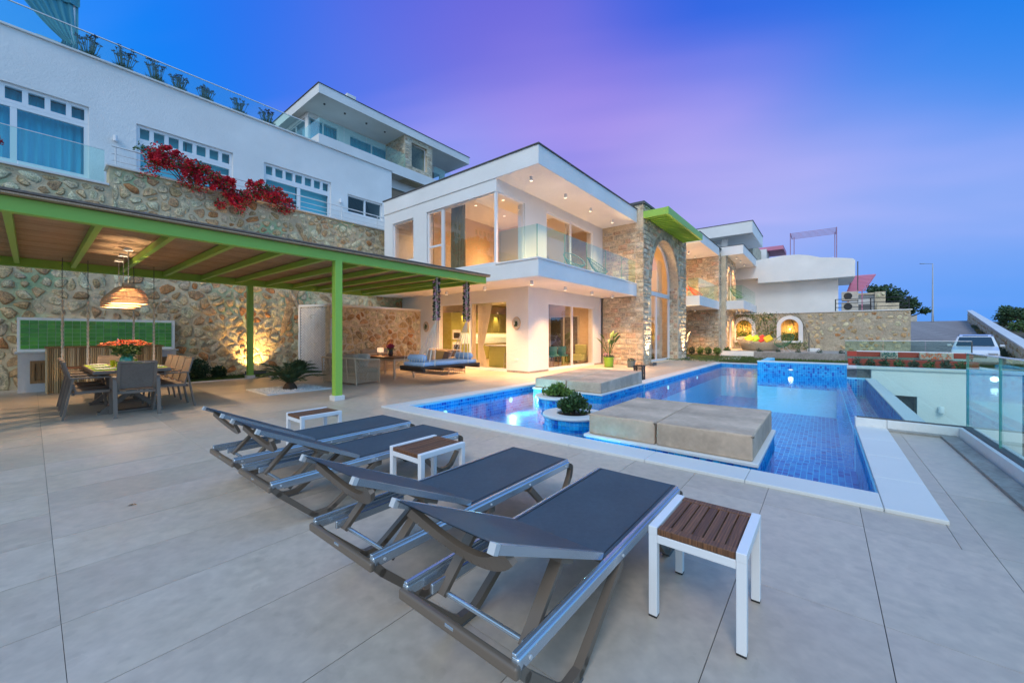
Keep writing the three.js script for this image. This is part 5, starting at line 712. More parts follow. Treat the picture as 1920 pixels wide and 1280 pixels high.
// ---------------------------------------------------------------- neighbour buildings
{
  const t = thing('neighbour_house', 'plain white neighbour house with overhanging upper floor and wavy parapet', 'house'), Z = -36;
  const sh = new THREE.Shape(); [[-5.6, 5.85], [-4.05, 5.85], [-4.05, 5.45], [1.7, 5.45], [1.7, 6.6], [1.55, 6.72], [0.4, 6.92], [-0.2, 7.0], [-0.9, 7.25], [-1.5, 7.38], [-2.4, 7.42], [-4.1, 7.26], [-5.6, 7.0]].forEach((p, i) => i ? sh.lineTo(...p) : sh.moveTo(...p)); sh.closePath();
  part(t, 'upper_wall', wuv(new THREE.ExtrudeGeometry(sh, { depth: 6, bevelEnabled: false }).translate(0, 0, Z - 6)), M.white); part(t, 'ground_wall', B(-9, 0.82, -1, 5.85, Z - 6, Z - 0.9), M.white); part(t, 'cap', RB(-4.1, 1.75, 6.0, 6.001, Z - 5.9, Z - 5.8, 0.0004, 1), M.cap);
  const pg = thing('roof_pergola', 'bare mauve metal pergola frame on the neighbour roof', 'pergola'); for (const [x, z] of [[-2.0, Z - 0.5], [0.72, Z - 0.5], [-1.85, Z - 2.2], [0.65, Z - 2.2]]) part(pg, 'post', bar([x, 6.6, z], [x, 9.15, z], z > Z - 1 && x > 0 ? 0.13 : 0.05, 0.05), M.roofFrame); for (let k = 0; k < 6; k++) part(pg, 'rail', bar([-2.0, 9.1, Z - 0.5 - k * 0.42], [0.72, 9.1, Z - 0.5 - k * 0.42], 0.03, 0.03), M.roofFrame); for (const x of [-2.0, 0.72]) part(pg, 'beam', bar([x, 9.12, Z - 0.45], [x, 9.12, Z - 2.7], 0.05, 0.05), M.roofFrame);
  const r2 = thing('far_pavilion', 'flat-roofed white pavilion rising behind the guest wing', 'house'); part(r2, 'roof', RB(-10, -4.2, 9.1, 10.0, -40.5, -34.2, 0.01), M.white); part(r2, 'roof_cap', RB(-10, -4.16, 10.0, 10.04, -40.5, -34.16, 0.006), M.cap); part(r2, 'soffit', B(-7, -4.3, 9.06, 9.1, -40, -34.4), M.white); part(r2, 'pier', B(-6.4, -6.0, 7.2, 9.1, -35.2, -34.9), M.white); part(r2, 'wall', B(-10, -6.9, 7.0, 9.1, -40, -35.6), M.white); windowUnit(r2, 'window', 'z', -35.5, -9.6, -6.5, 7.2, 9.0, [-8], [], { pane: M.tealPane });
  const stw = part(r2, 'stone_wall', B(-6.9, -5.0, 6.8, 9.9, -47, -41), M.mortar); addPieces(stw, 'stone_block', ashlar('z', -41, -6.9, -5.02, 7.0, 9.9, { bw: [0.4, 0.7], bh: [0.3, 0.4] }), M.ashlar, 60);
  const r3 = thing('pink_awning_house', 'distant house with pink canopy behind the pavilion', 'house'); part(r3, 'wall', B(-6, -4.6, 6.5, 10.2, -50, -47.5), M.white); part(r3, 'canopy', RB(-5.6, -3.2, 10.1, 10.5, -52, -48, 0.02), M.pink); part(r3, 'lower_roof', RB(-5.8, -1.4, 8.6, 9.1, -60, -52, 0.02), M.white); part(r3, 'arch', wuv(new THREE.CylinderGeometry(0.45, 0.45, 0.05, 20).rotateX(PI / 2).translate(-5.2, 8.1, -47.48)), M.black);
  // stone lodge, pink louvred roof, railing and condensers at the end of the wall
  const lo = thing('stone_lodge', 'small pale stone lodge with sloping pink louvred awning by the road', 'house'); part(lo, 'wall', B(1.6, 3.27, 2.4, 4.72, -46, -43.9), M.white); part(lo, 'eave', B(1.5, 3.27, 4.72, 4.86, -46, -43.6), M.mortar); part(lo, 'stone_end', B(3.27, 3.9, 2.4, 4.9, -46, -43.5), M.mortar); addPieces(lo.children[2], 'stone', rubble('z', -43.5, 3.28, 3.88, 2.5, 4.85, { cw: 0.42, ch: 0.28, keep: 0.7 }), M.stone, 40); part(lo, 'window', B(1.7, 3.1, 2.9, 3.95, -43.9, -43.85), M.carGlass); for (let k = 0; k < 12; k++) { const q = k / 11; part(lo, 'louvre', bar([1.45 + 0.42 * q, 4.78 + 1.2 * q, -40.2 - 0.5 * q], [2.35 + 0.72 * q, 4.78 + 1.2 * q, -40.2 - 0.5 * q], 0.13, 0.025, [0, 0.6, 0.8]), M.pink); } part(lo, 'rafter', bar([1.42, 4.72, -40.2], [1.85, 6.02, -40.75], 0.05, 0.06), M.pink); part(lo, 'rafter', bar([2.4, 4.72, -40.2], [3.1, 6.02, -40.75], 0.05, 0.06), M.pink); part(lo, 'awning_post', bar([1.5, 2.4, -40.25], [1.5, 4.8, -40.25], 0.06, 0.06), M.pink); part(lo, 'awning_post', bar([2.3, 2.4, -40.25], [2.3, 4.8, -40.25], 0.06, 0.06), M.pink); part(lo, 'parapet', RB(3.3, 4.6, 2.0, 3.9, -42.9, -42.6, 0.02), M.mortar); part(lo, 'plinth', B(1.4, 4.6, 1.8, 2.4, -46, -40), M.concrete);
  const ra = thing('wall_railing', 'black metal railing on top of the niche wall', 'railing'); for (const y of [3.15, 3.42, 3.68]) part(ra, 'rail', rod([0.6, y, -33.2], [4.0, y, -33.2], 0.02), M.black); for (const x of [0.6, 2.3, 4.0]) part(ra, 'post', rod([x, 2.92, -33.2], [x, 3.7, -33.2], 0.03), M.black); for (const y of [3.15, 3.42, 3.68]) part(ra, 'rail', rod([4.0, y, -33.2], [4.0, y, -37], 0.02), M.black);
  for (const [y, l] of [[2.92, 'white air conditioning unit, lower of two by the railing'], [3.62, 'white air conditioning unit, upper of two by the railing']]) { const a = thing('air_conditioner', l, 'air conditioner', [1.35, y, -34.3], 0); part(a, 'body', RB(-0.42, 0.42, 0.04, 0.62, -0.16, 0.16, 0.02), M.linen); part(a, 'fan_grille', merge([clean(new THREE.CylinderGeometry(0.22, 0.22, 0.02, 24).rotateX(PI / 2).translate(-0.1, 0.33, 0.16))]), M.black); part(a, 'bracket', B(-0.4, 0.4, 0, 0.04, -0.14, 0.14), M.cap); }
  struct('wall_terrace', B(-5, 4.0, 2.4, 2.85, -45, -33.5), M.concrete);
  const wp = thing('mast', 'thin grey pole at the corner of the neighbour house', 'pole', [1.85, 2.85, -36.3]); part(wp, 'pole', rod([0, 0, 0], [0, 3.6, 0], 0.03), M.cap); part(wp, 'cap', ball(0.04, 0, 3.62, 0, 8), M.cap);
}
// ---------------------------------------------------------------- road, parapet, car, lamp post and trees
{
  const yR = z => -1.02 + Math.max(0, Math.min(-z, 89) - 27) * 0.0735; // road climbs away
  const P = [], I = [], zs = [-23, -30, -37, -44, -56, -70, -89, -100]; const xw = z => 8.7 + (-z - 33) * 0.155; zs.forEach(z => { P.push(4.0, yR(z), z, xw(z), yR(z), z); }); for (let k = 0; k < zs.length - 1; k++) { const a = k * 2; I.push(a, a + 1, a + 2, a + 1, a + 3, a + 2); }
  const g = new THREE.BufferGeometry(); g.setAttribute('position', new THREE.Float32BufferAttribute(P, 3)); g.setIndex(I); g.computeVertexNormals(); const rd = struct('road', wuv(g), M.road);
  // cobbles near enough to tell apart
  const list = []; for (let r = 0; r < 26; r++) for (let c = 0; c < 20; c++) { const z = -33.5 - r * 0.55, x = 4.3 + c * 0.30 + (r % 2) * 0.15; if (x > xw(z) - 0.5) continue; const s = RB(x - 0.14, x + 0.14, 0, 0.03, -0.26, 0.26, 0.015, 1); s.rotateX(0.0735); s.translate(0, yR(z) - 0.012, z); list.push({ g: s, m: Math.floor(rnd() * 3) }); }
  addPieces(rd, 'cobble', list, [std([0.56, 0.52, 0.49], { map: TX.road, roughness: 0.9 }), std([0.64, 0.59, 0.55], { map: TX.road, roughness: 0.9 }), std([0.50, 0.465, 0.44], { map: TX.road, roughness: 0.9 })]);
  struct('road_bank', (() => { const Q = [], J = []; zs.forEach((z, k) => { Q.push(4.0, yR(z) - 0.02, z, 4.0, -3.4, z, xw(z), yR(z) - 0.02, z, xw(z) + 14, yR(z) - 1.2, z); }); for (let k = 0; k < zs.length - 1; k++) { const a = k * 4; J.push(a, a + 1, a + 4, a + 1, a + 5, a + 4, a + 2, a + 3, a + 6, a + 3, a + 7, a + 6); } J.push(0, 1, 2, 1, 3, 2); const b = new THREE.BufferGeometry(); b.setAttribute('position', new THREE.Float32BufferAttribute(Q, 3)); b.setIndex(J); b.computeVertexNormals(); return wuv(b); })(), M.earth);
  const w = thing('road_parapet', 'pale stone parapet wall climbing along the right of the road', 'wall'); const nodes = [-22, -27, -33, -38, -45, -53, -63, -74, -88]; const px = z => 8.25 + (-z - 33) * 0.155, py = z => yR(z) + 1.25 + Math.max(0, -z - 45) * 0.006;
  for (let k = 0; k < nodes.length - 1; k++) { const a = nodes[k], b = nodes[k + 1], A = [px(a), 0, a], C2 = [px(b), 0, b]; const Q = [], J = []; for (const [z, x] of [[a, A[0]], [b, C2[0]]]) for (const dx of [0, 0.4]) { Q.push(x + dx, yR(z) - 0.5, z, x + dx, py(z), z); } [[0, 1, 5, 4], [2, 6, 7, 3], [1, 3, 7, 5], [0, 4, 6, 2]].forEach(([p, q, r, s]) => J.push(p, q, r, p, r, s)); const bg = new THREE.BufferGeometry(); bg.setAttribute('position', new THREE.Float32BufferAttribute(Q, 3)); bg.setIndex(J); part(w, 'wall', wuv(bg.toNonIndexed()), M.mortar); { const dz = b - a, n = Math.max(3, Math.round(Math.abs(dz) / 0.62)); for (let i = 0; i < n; i++) for (let j = 0; j < 3; j++) { if (rnd() < 0.2) continue; const z = a + dz * (i + 0.5 + R(-0.2, 0.2)) / n, yy = yR(z) + 0.12 + j * 0.38 + R(-0.08, 0.08), g = ball(1, 0, 0, 0, 6, 0.05, R(0.10, 0.16), R(0.16, 0.28)); part(w, 'stone', g.translate(px(z) + 0.01, yy, z), pick(M.stone)); } } part(w, 'coping', bar([px(a) + 0.2, py(a) + 0.04, a], [px(b) + 0.2, py(b) + 0.04, b], 0.55, 0.09), M.coping); }
  for (let k = 0; k < 26; k++) { const z = -30 - k * 1.6; if (z < -75) break; const s = thing('wall_weed', 'dry weed tuft growing at the foot of the road parapet', 'plant', [px(z) - 0.12, yR(z), z + R(-0.4, 0.4)], 0, 'weeds along the parapet'); part(s, 'leaves', leaves(110, () => [R(-0.12, 0.1), R(0, 0.2), R(-0.18, 0.18), [R(-0.5, 0.4), R(0.5, 1.2), R(-0.5, 0.5)]], 0.32, 0.02), pick([M.leafGy, std([0.22, 0.17, 0.08], { roughness: 0.9, side: THREE.DoubleSide })]), true); }
  // car, nose towards the pool
  const c = thing('parked_car', 'white sport utility car with dark sunroof parked nose-down on the road', 'car', [7.2, yR(-36.2) + 0.0, -36.2], -0.20); c.rotation.order = 'YXZ'; c.rotation.x = 0.0735; c.scale.set(1, 0.94, 1);
  const prof = [[-2.15, 0.35], [-2.2, 0.85], [-2.05, 1.02], [-1.95, 1.12], [-1.6, 1.62], [-1.1, 1.70], [0.15, 1.68], [0.95, 1.12], [1.9, 0.98], [2.18, 0.80], [2.22, 0.4], [2.1, 0.30], [-2.1, 0.30]];
  const sh = new THREE.Shape(); prof.forEach(([a, b], i) => i ? sh.lineTo(a, b) : sh.moveTo(a, b)); sh.closePath(); const bg = new THREE.ExtrudeGeometry(sh, { depth: 1.62, bevelEnabled: true, bevelThickness: 0.1, bevelSize: 0.06, bevelSegments: 3 }); bg.translate(0, 0, -0.81).rotateY(-PI / 2); { const p = bg.attributes.position; for (let i = 0; i < p.count; i++) { const y = p.getY(i); if (y > 1.05) p.setX(i, p.getX(i) * (1 - (y - 1.05) * 0.34)); } bg.computeVertexNormals(); }
  part(c, 'body', clean(bg), M.carWhite);
  const quad = (a, b, d, e, m, n) => { const q = new THREE.BufferGeometry(); q.setAttribute('position', new THREE.Float32BufferAttribute([...a, ...b, ...d, ...a, ...d, ...e], 3)); return part(c, n, clean(q), m); };
  quad([-0.74, 1.20, 0.985], [0.74, 1.20, 0.985], [0.62, 1.70, 0.275], [-0.62, 1.70, 0.275], M.carGlass, 'windscreen'); part(c, 'sunroof', RB(-0.5, 0.5, 1.755, 1.775, -1.0, 0.05, 0.01), M.carGlass);
  quad([0.915, 1.14, -1.5], [0.895, 1.14, 0.72], [0.76, 1.60, 0.16], [0.77, 1.60, -1.2], M.carGlass, 'side_window'); quad([-0.915, 1.14, -1.5], [-0.895, 1.14, 0.72], [-0.76, 1.60, 0.16], [-0.77, 1.60, -1.2], M.carGlass, 'side_window');
  for (const s of [-1, 1]) { part(c, 'mirror', RB(s > 0 ? 0.92 : -1.12, s > 0 ? 1.12 : -0.92, 1.12, 1.26, 0.55, 0.66, 0.04, 3), M.carWhite); part(c, 'headlight', RB(s * 0.66 - 0.17, s * 0.66 + 0.17, 0.78, 0.90, 2.16, 2.26, 0.03, 3), M.steel); part(c, 'roof_rail', rod([s * 0.66, 1.76, -1.5], [s * 0.66, 1.76, 0.1], 0.018), M.cap); for (const z of [-1.35, 1.35]) { const wl = part(c, 'wheel', clean(new THREE.CylinderGeometry(0.34, 0.34, 0.22, 24).rotateZ(PI / 2).translate(s * 0.80, 0.34, z)), M.black); part(wl, 'rim', clean(new THREE.CylinderGeometry(0.21, 0.21, 0.23, 20).rotateZ(PI / 2).translate(s * 0.81, 0.34, z)), M.steel); } }
  part(c, 'grille', RB(-0.45, 0.45, 0.60, 0.80, 2.2, 2.27, 0.02), M.black); part(c, 'number_plate', RB(-0.26, 0.26, 0.44, 0.55, 2.26, 2.29, 0.005), M.frame); for (const s of [-1, 1]) part(c, 'wiper', bar([s * 0.3 - 0.25, 1.215, 0.945], [s * 0.3 + 0.2, 1.28, 0.85], 0.02, 0.01), M.black);
  // street lamp
  const zl = -86, xl = 12.9, L = thing('street_lamp', 'tall grey street lamp at the top of the road', 'street lamp', [xl, yR(zl), zl], TH); part(L, 'pole', lathe([[0.14, 0], [0.13, 0.4], [0.10, 3], [0.06, 8.9]], 14), M.steel); part(L, 'arm', rod([0, 8.85, 0], [-1.3, 8.9, 0], 0.04), M.steel); part(L, 'head', RB(-1.9, -1.2, 8.83, 8.93, -0.13, 0.13, 0.03), M.steel);
  const hut = thing('roadside_hut', 'tiny dark hut at the crest of the road beside the wall', 'hut', [9.6, yR(-89), -89.5]); part(hut, 'wall', B(-0.9, 0.6, 0, 1.3, -0.8, 0.8), M.darkWood); part(hut, 'container', RB(0.7, 2.0, 0, 1.0, -0.7, 0.7, 0.03), M.linen); part(hut, 'roof', RB(-1.0, 0.7, 1.3, 1.38, -0.9, 0.9, 0.01), M.cap);
  // trees
  function tree(x, y, z, h, r, label, m, n = 2600) {
    const t = thing('tree', label, 'tree', [x, y, z], R(0, 6), 'dark trees beyond the road'); const br = [lathe([[0.16, 0], [0.12, h * 0.25], [0.07, h * 0.6]], 8)], cl = [];
    for (let k = 0; k < 16; k++) { const a = k * 2.4, hh = h * R(0.42, 0.95), rr = r * R(0.3, 0.95) * (1.15 - 0.6 * (hh / h - 0.4)); const e = [Math.cos(a) * rr, hh, Math.sin(a) * rr]; br.push(tube([[0, h * 0.3, 0], [e[0] * 0.5, hh * 0.75, e[2] * 0.5], e], 0.035, 8, 5)); cl.push([...e, r * R(0.22, 0.40)]); }
    part(t, 'trunk', merge(br), M.bark); part(t, 'crown', leaves(n, () => { const q = pick(cl); return inBall(q[0], q[1], q[2], q[3], q[3] * 0.75, q[3]); }, 0.26, 0.07), m, true);
  }
  tree(4.7, 2.3, -50, 3.9, 1.5, 'dark tree rising behind the stone lodge', M.leafDk, 2200); tree(6.0, 2.1, -51, 3.0, 1.2, 'smaller dark tree beside the stone lodge', M.leafDk, 1300);
  [[11.6, -47.7, 3.4, 1.7], [13.2, -56, 3.2, 1.9], [12.6, -50, 3.6, 1.9], [14.8, -68, 3.0, 1.9], [16.2, -74, 3.0, 2.0], [17.8, -80, 2.8, 2.0], [13.9, -46.5, 4.0, 2.0], [15.6, -58, 4.0, 2.2], [18, -66, 4, 2.4], [11.2, -42, 3.2, 1.7]].forEach((a, i) => tree(a[0] + 2.2, yR(a[1]) - 0.5, a[1], a[2] * 0.9, a[3], 'dark bushy tree beyond the road parapet', pick([M.leafDk, M.leafDk, M.leaf]), 2200));
}
// ---------------------------------------------------------------- lower courtyard, its wall, bench and glass fences
{
  const t = thing('courtyard_wall', 'pale blue-white courtyard wall with dark window below the pool end', 'wall'), Z = -18.5;
  part(t, 'wall', wallGeo('z', Z - 0.3, Z, 1.3, 4.6, -3.4, 0.16, [[1.7, 2.42, -1.9, -0.7]]), M.white); windowUnit(t, 'window', 'z', Z - 0.15, 1.7, 2.42, -1.9, -0.7, [], [], { m: M.cap, pane: M.carGlass, t: 0.05 }); part(t, 'coping', RB(0.62, 4.66, 0.16, 0.25, Z - 0.35, Z + 0.06, 0.01), M.coping);
  part(t, 'return_wall', B(4.3, 4.6, -3.4, 0.16, Z - 4, Z - 0.3), M.white);
  const l = thing('courtyard_lamp', 'small unlit white wall lamp on the courtyard wall', 'wall lamp', [2.95, -1.05, Z]); part(l, 'plate', RB(-0.05, 0.05, -0.06, 0.06, 0, 0.02, 0.005), M.frame); part(l, 'shade', lathe([[0.03, 0.10], [0.07, 0.08], [0.075, -0.1], [0.05, -0.12]], 16).translate(0, 0, 0.09), M.frame);
  struct('roof_terrace', B(0.62, 4.3, -0.4, 0.10, Z - 4.2, Z - 0.35), M.concrete);
  const b = thing('red_bench', 'long red-brown slatted bench behind the courtyard coping', 'bench', [0, 0.1, -20.0]); for (let k = 0; k < 3; k++) part(b, 'slat', RB(0.72, 4.0, 0.30, 0.34, -0.25 + k * 0.2, -0.08 + k * 0.2, 0.008), M.redBench); part(b, 'backrest', RB(0.72, 4.0, 0.42, 0.62, -0.34, -0.29, 0.01), M.redBench); part(b, 'front_board', RB(0.72, 4.0, 0.10, 0.30, 0.30, 0.34, 0.01), M.redBench); for (const x of [0.85, 2.3, 3.85]) part(b, 'leg', RB(x - 0.05, x + 0.05, 0, 0.30, -0.3, 0.3, 0.01), M.redBench);
  for (const [x, w, l] of [[1.9, 0.24, 'small teal patterned cushion on the red bench'], [3.1, 0.42, 'white cushion with red flower print on the red bench']]) { const c = thing('bench_cushion', l, 'cushion', [x, 0.45, -20.15]); part(c, 'cushion', RB(-w, w, 0, 0.3, -0.07, 0.07, 0.06, 4), M.linen); part(c, 'print', leaves(60, () => [R(-w * 0.8, w * 0.8), R(0.06, 0.26), 0.072, [R(-1, 1), R(-1, 1), 0.05]], 0.08, 0.025, 0.05), w > 0.3 ? M.petalO : M.cordTeal, true); }
  for (let k = 0; k < 8; k++) { const p = thing('coping_plant', 'small green plant in the strip below the red bench', 'plant', [0.95 + k * 0.37, 0.10, -19.2 + R(-0.1, 0.1)], k, 'plants below the red bench'); part(p, 'leaves', leaves(170, () => inBall(0, 0.2, 0, 0.13, 0.18, 0.13), 0.10, 0.022), pick([M.leaf, M.leafGy, M.leafDk]), true); part(p, 'stem', rod([0, 0, 0], [0, 0.25, 0], 0.01), M.bark); }
  const bg = thing('bench_balustrade', 'greenish glass balustrade behind the red bench', 'balustrade'); for (let k = 0; k < 3; k++) part(bg, 'glass_panel', B(0.68 + k * 1.15, 1.80 + k * 1.15, 0.1, 1.12, -21.012, -21), M.glass); part(bg, 'rail', B(0.68, 4.1, 1.12, 1.14, -21.02, -20.99), M.frame); part(bg, 'post', B(4.09, 4.12, 0.1, 1.12, -21.03, -20.99), M.cap);
  const f = thing('pool_fence', 'frameless glass fence on a white kerb at the terrace corner', 'fence'); const gl = M.glass;
  part(f, 'kerb', merge([RB(0.70, 1.56, -0.4, 0.14, -7.76, -7.62, 0.008)]), M.white); part(f, 'kerb', merge([RB(1.38, 1.56, -0.4, 0.14, -7.618, 4.6, 0.008)]), M.white); part(f, 'kerb', RB(0.36, 0.698, -0.09, 0.14, -7.76, -7.62, 0.008), M.white); part(f, 'channel', merge([B(0.38, 1.50, 0.14, 0.155, -7.715, -7.67), B(1.42, 1.50, 0.14, 0.155, -7.67, 4.6)]), M.cap);
  part(f, 'glass_panel', B(0.38, 1.455, 0.15, 1.11, -7.70, -7.688), gl); [-7.66, -6.45, -5.1, -3.7, -2.3, -0.9, 0.5, 1.9].forEach((z, i, a) => { if (i < a.length - 1) part(f, 'glass_panel', B(1.454, 1.466, 0.15, 1.11, z + 0.006, a[i + 1] - 0.006), gl); }); part(f, 'rail', merge([B(0.38, 1.47, 1.11, 1.122, -7.71, -7.678), B(1.444, 1.476, 1.11, 1.122, -7.678, 1.9)]), M.frame);
  part(f, 'corner_strip', merge([B(1.456, 1.476, 0.15, 1.11, -7.70, -7.668), B(1.45, 1.47, 0.15, 1.11, -6.456, -6.444)]), M.glassEdge);
  // courtyard floor below
  struct('courtyard', B(1.3, 14, -3.5, -3.3, -18.2, 6), M.concrete); struct('terrace_edge_wall', merge([B(1.45, 1.56, -3.4, -0.4, -7.76, 4.6), B(1.3, 1.45, -3.4, -0.3, -7.76, -7.0)]), M.white);
}
const GX = (px, py, X) => { const a = (px - 960) / FOC, b = (HY - py) / FOC, k = X / (-SN + CS * a); return [X, EYE + b * k, (-CS - SN * a) * k]; };
// ---------------------------------------------------------------- green pergola
{
  const t = thing('pergola', 'lime green timber pergola with boarded roof over the dining terrace', 'pergola'), xf = -7.9, xr = -14.0, z1 = -8.5, z0 = 4.4;
  for (const [x, z] of [[xf, -4.0], [xr, -4.3], [xf, 3.6], [xr, 3.6]]) { part(t, 'post', RB(x - 0.075, x + 0.075, 0.09, 2.9, z - 0.075, z + 0.075, 0.006), M.green); part(t, 'post_foot', RB(x - 0.11, x + 0.11, 0, 0.10, z - 0.11, z + 0.11, 0.008), M.coping); }
  part(t, 'front_beam', RB(xf - 0.07, xf + 0.07, 2.88, 3.07, z1, z0, 0.008), M.green); part(t, 'rear_beam', RB(xr - 0.07, xr + 0.07, 2.88, 3.12, z1, z0, 0.008), M.green);
  part(t, 'end_beam', RB(xr + 0.07, xf - 0.07, 2.89, 3.06, z1, z1 + 0.1, 0.008), M.green);
  for (let k = 0; k < 15; k++) { const z = 3.5 - k * 0.825; part(t, 'rafter', RB(xr + 0.07, xf - 0.07, 2.94, 3.065, z - 0.04, z + 0.04, 0.006), M.green); }
  for (let k = 0; k < 21; k++) { const x = xr - 0.12 + k * 0.305; part(t, 'roof_board', RB(x, x + 0.30, 3.075 + (k % 2) * 0.004, 3.10 + (k % 2) * 0.004, z1 - 0.06, z0, 0.004, 1), k % 3 ? M.board : M.boardB); }
  part(t, 'roof_felt', merge([RB(xr - 0.2, xf + 0.16, 3.115, 3.15, z1 - 0.1, z0, 0.008)]), std([0.24, 0.20, 0.18], { map: TX.mortar, bumpMap: TX.stoneB, bumpScale: 0.01, roughness: 0.95 }));
}
// three woven pendant lamps
[[-9.96, -1.12, 2.09, 'woven pendant lamp over the table end closest to the loungers'], [-10.75, -1.14, 2.09, 'woven pendant lamp over the middle of the outdoor table'], [-11.6, -1.16, 2.09, 'woven pendant lamp over the table end closest to the bamboo bar']].forEach(([x, z, y, l]) => {
  const t = thing('pendant_lamp', l, 'pendant lamp', [x, y, z], 0, 'pendant lamps over the dining table'), prof = [[0.08, 0.20], [0.085, 0.145], [0.175, 0.11], [0.24, 0.03], [0.27, -0.05], [0.265, -0.16]], rr = h => { for (let k = 0; k < prof.length - 1; k++) { const [r0, h0] = prof[k], [r1, h1] = prof[k + 1]; if (h <= h0 && h >= h1) return r0 + (r1 - r0) * (h0 - h) / (h0 - h1); } return 0.28; }, w = [];
  for (let k = 0; k < 96; k++) { const a = k / 96 * 2 * PI; for (let i = 0; i < 5; i++) { const [r0, h0] = prof[i], [r1, h1] = prof[i + 1]; w.push(rod([Math.cos(a) * r0, h0, Math.sin(a) * r0], [Math.cos(a) * r1, h1, Math.sin(a) * r1], 0.0055, 3)); } }
  for (const h of [0.2, 0.145, 0.11, 0.03, -0.05, -0.1, -0.155]) w.push(clean(new THREE.TorusGeometry(rr(h), 0.008, 4, 40).rotateX(PI / 2).translate(0, h, 0)));
  part(t, 'shade', merge(w), std([0.74, 0.50, 0.29], { roughness: 0.7 })); part(t, 'shade_lining', lathe([[0.074, 0.2], [0.08, 0.14], [0.168, 0.104], [0.232, 0.026], [0.262, -0.05], [0.257, -0.155]], 32), phy([0.80, 0.48, 0.24], { roughness: 1, transmission: 0.12, thickness: 0, side: THREE.DoubleSide }));
  part(t, 'bulb', ball(0.05, 0, 0.0, 0, 14), M.bulb); part(t, 'cord', rod([0, 0.05, 0], [0, 2.94 - y, 0], 0.006), M.linen); part(t, 'canopy', cyl(0.05, 0.07, 0.05, 0, 2.925 - y, 0, 16), M.frame); point(t, 0, 0, 0, 6.5, C(1, 0.70, 0.42), 2.4);
});
M.pineLt = std([0.88, 0.58, 0.26], { map: TX.wood, roughness: 0.55 });
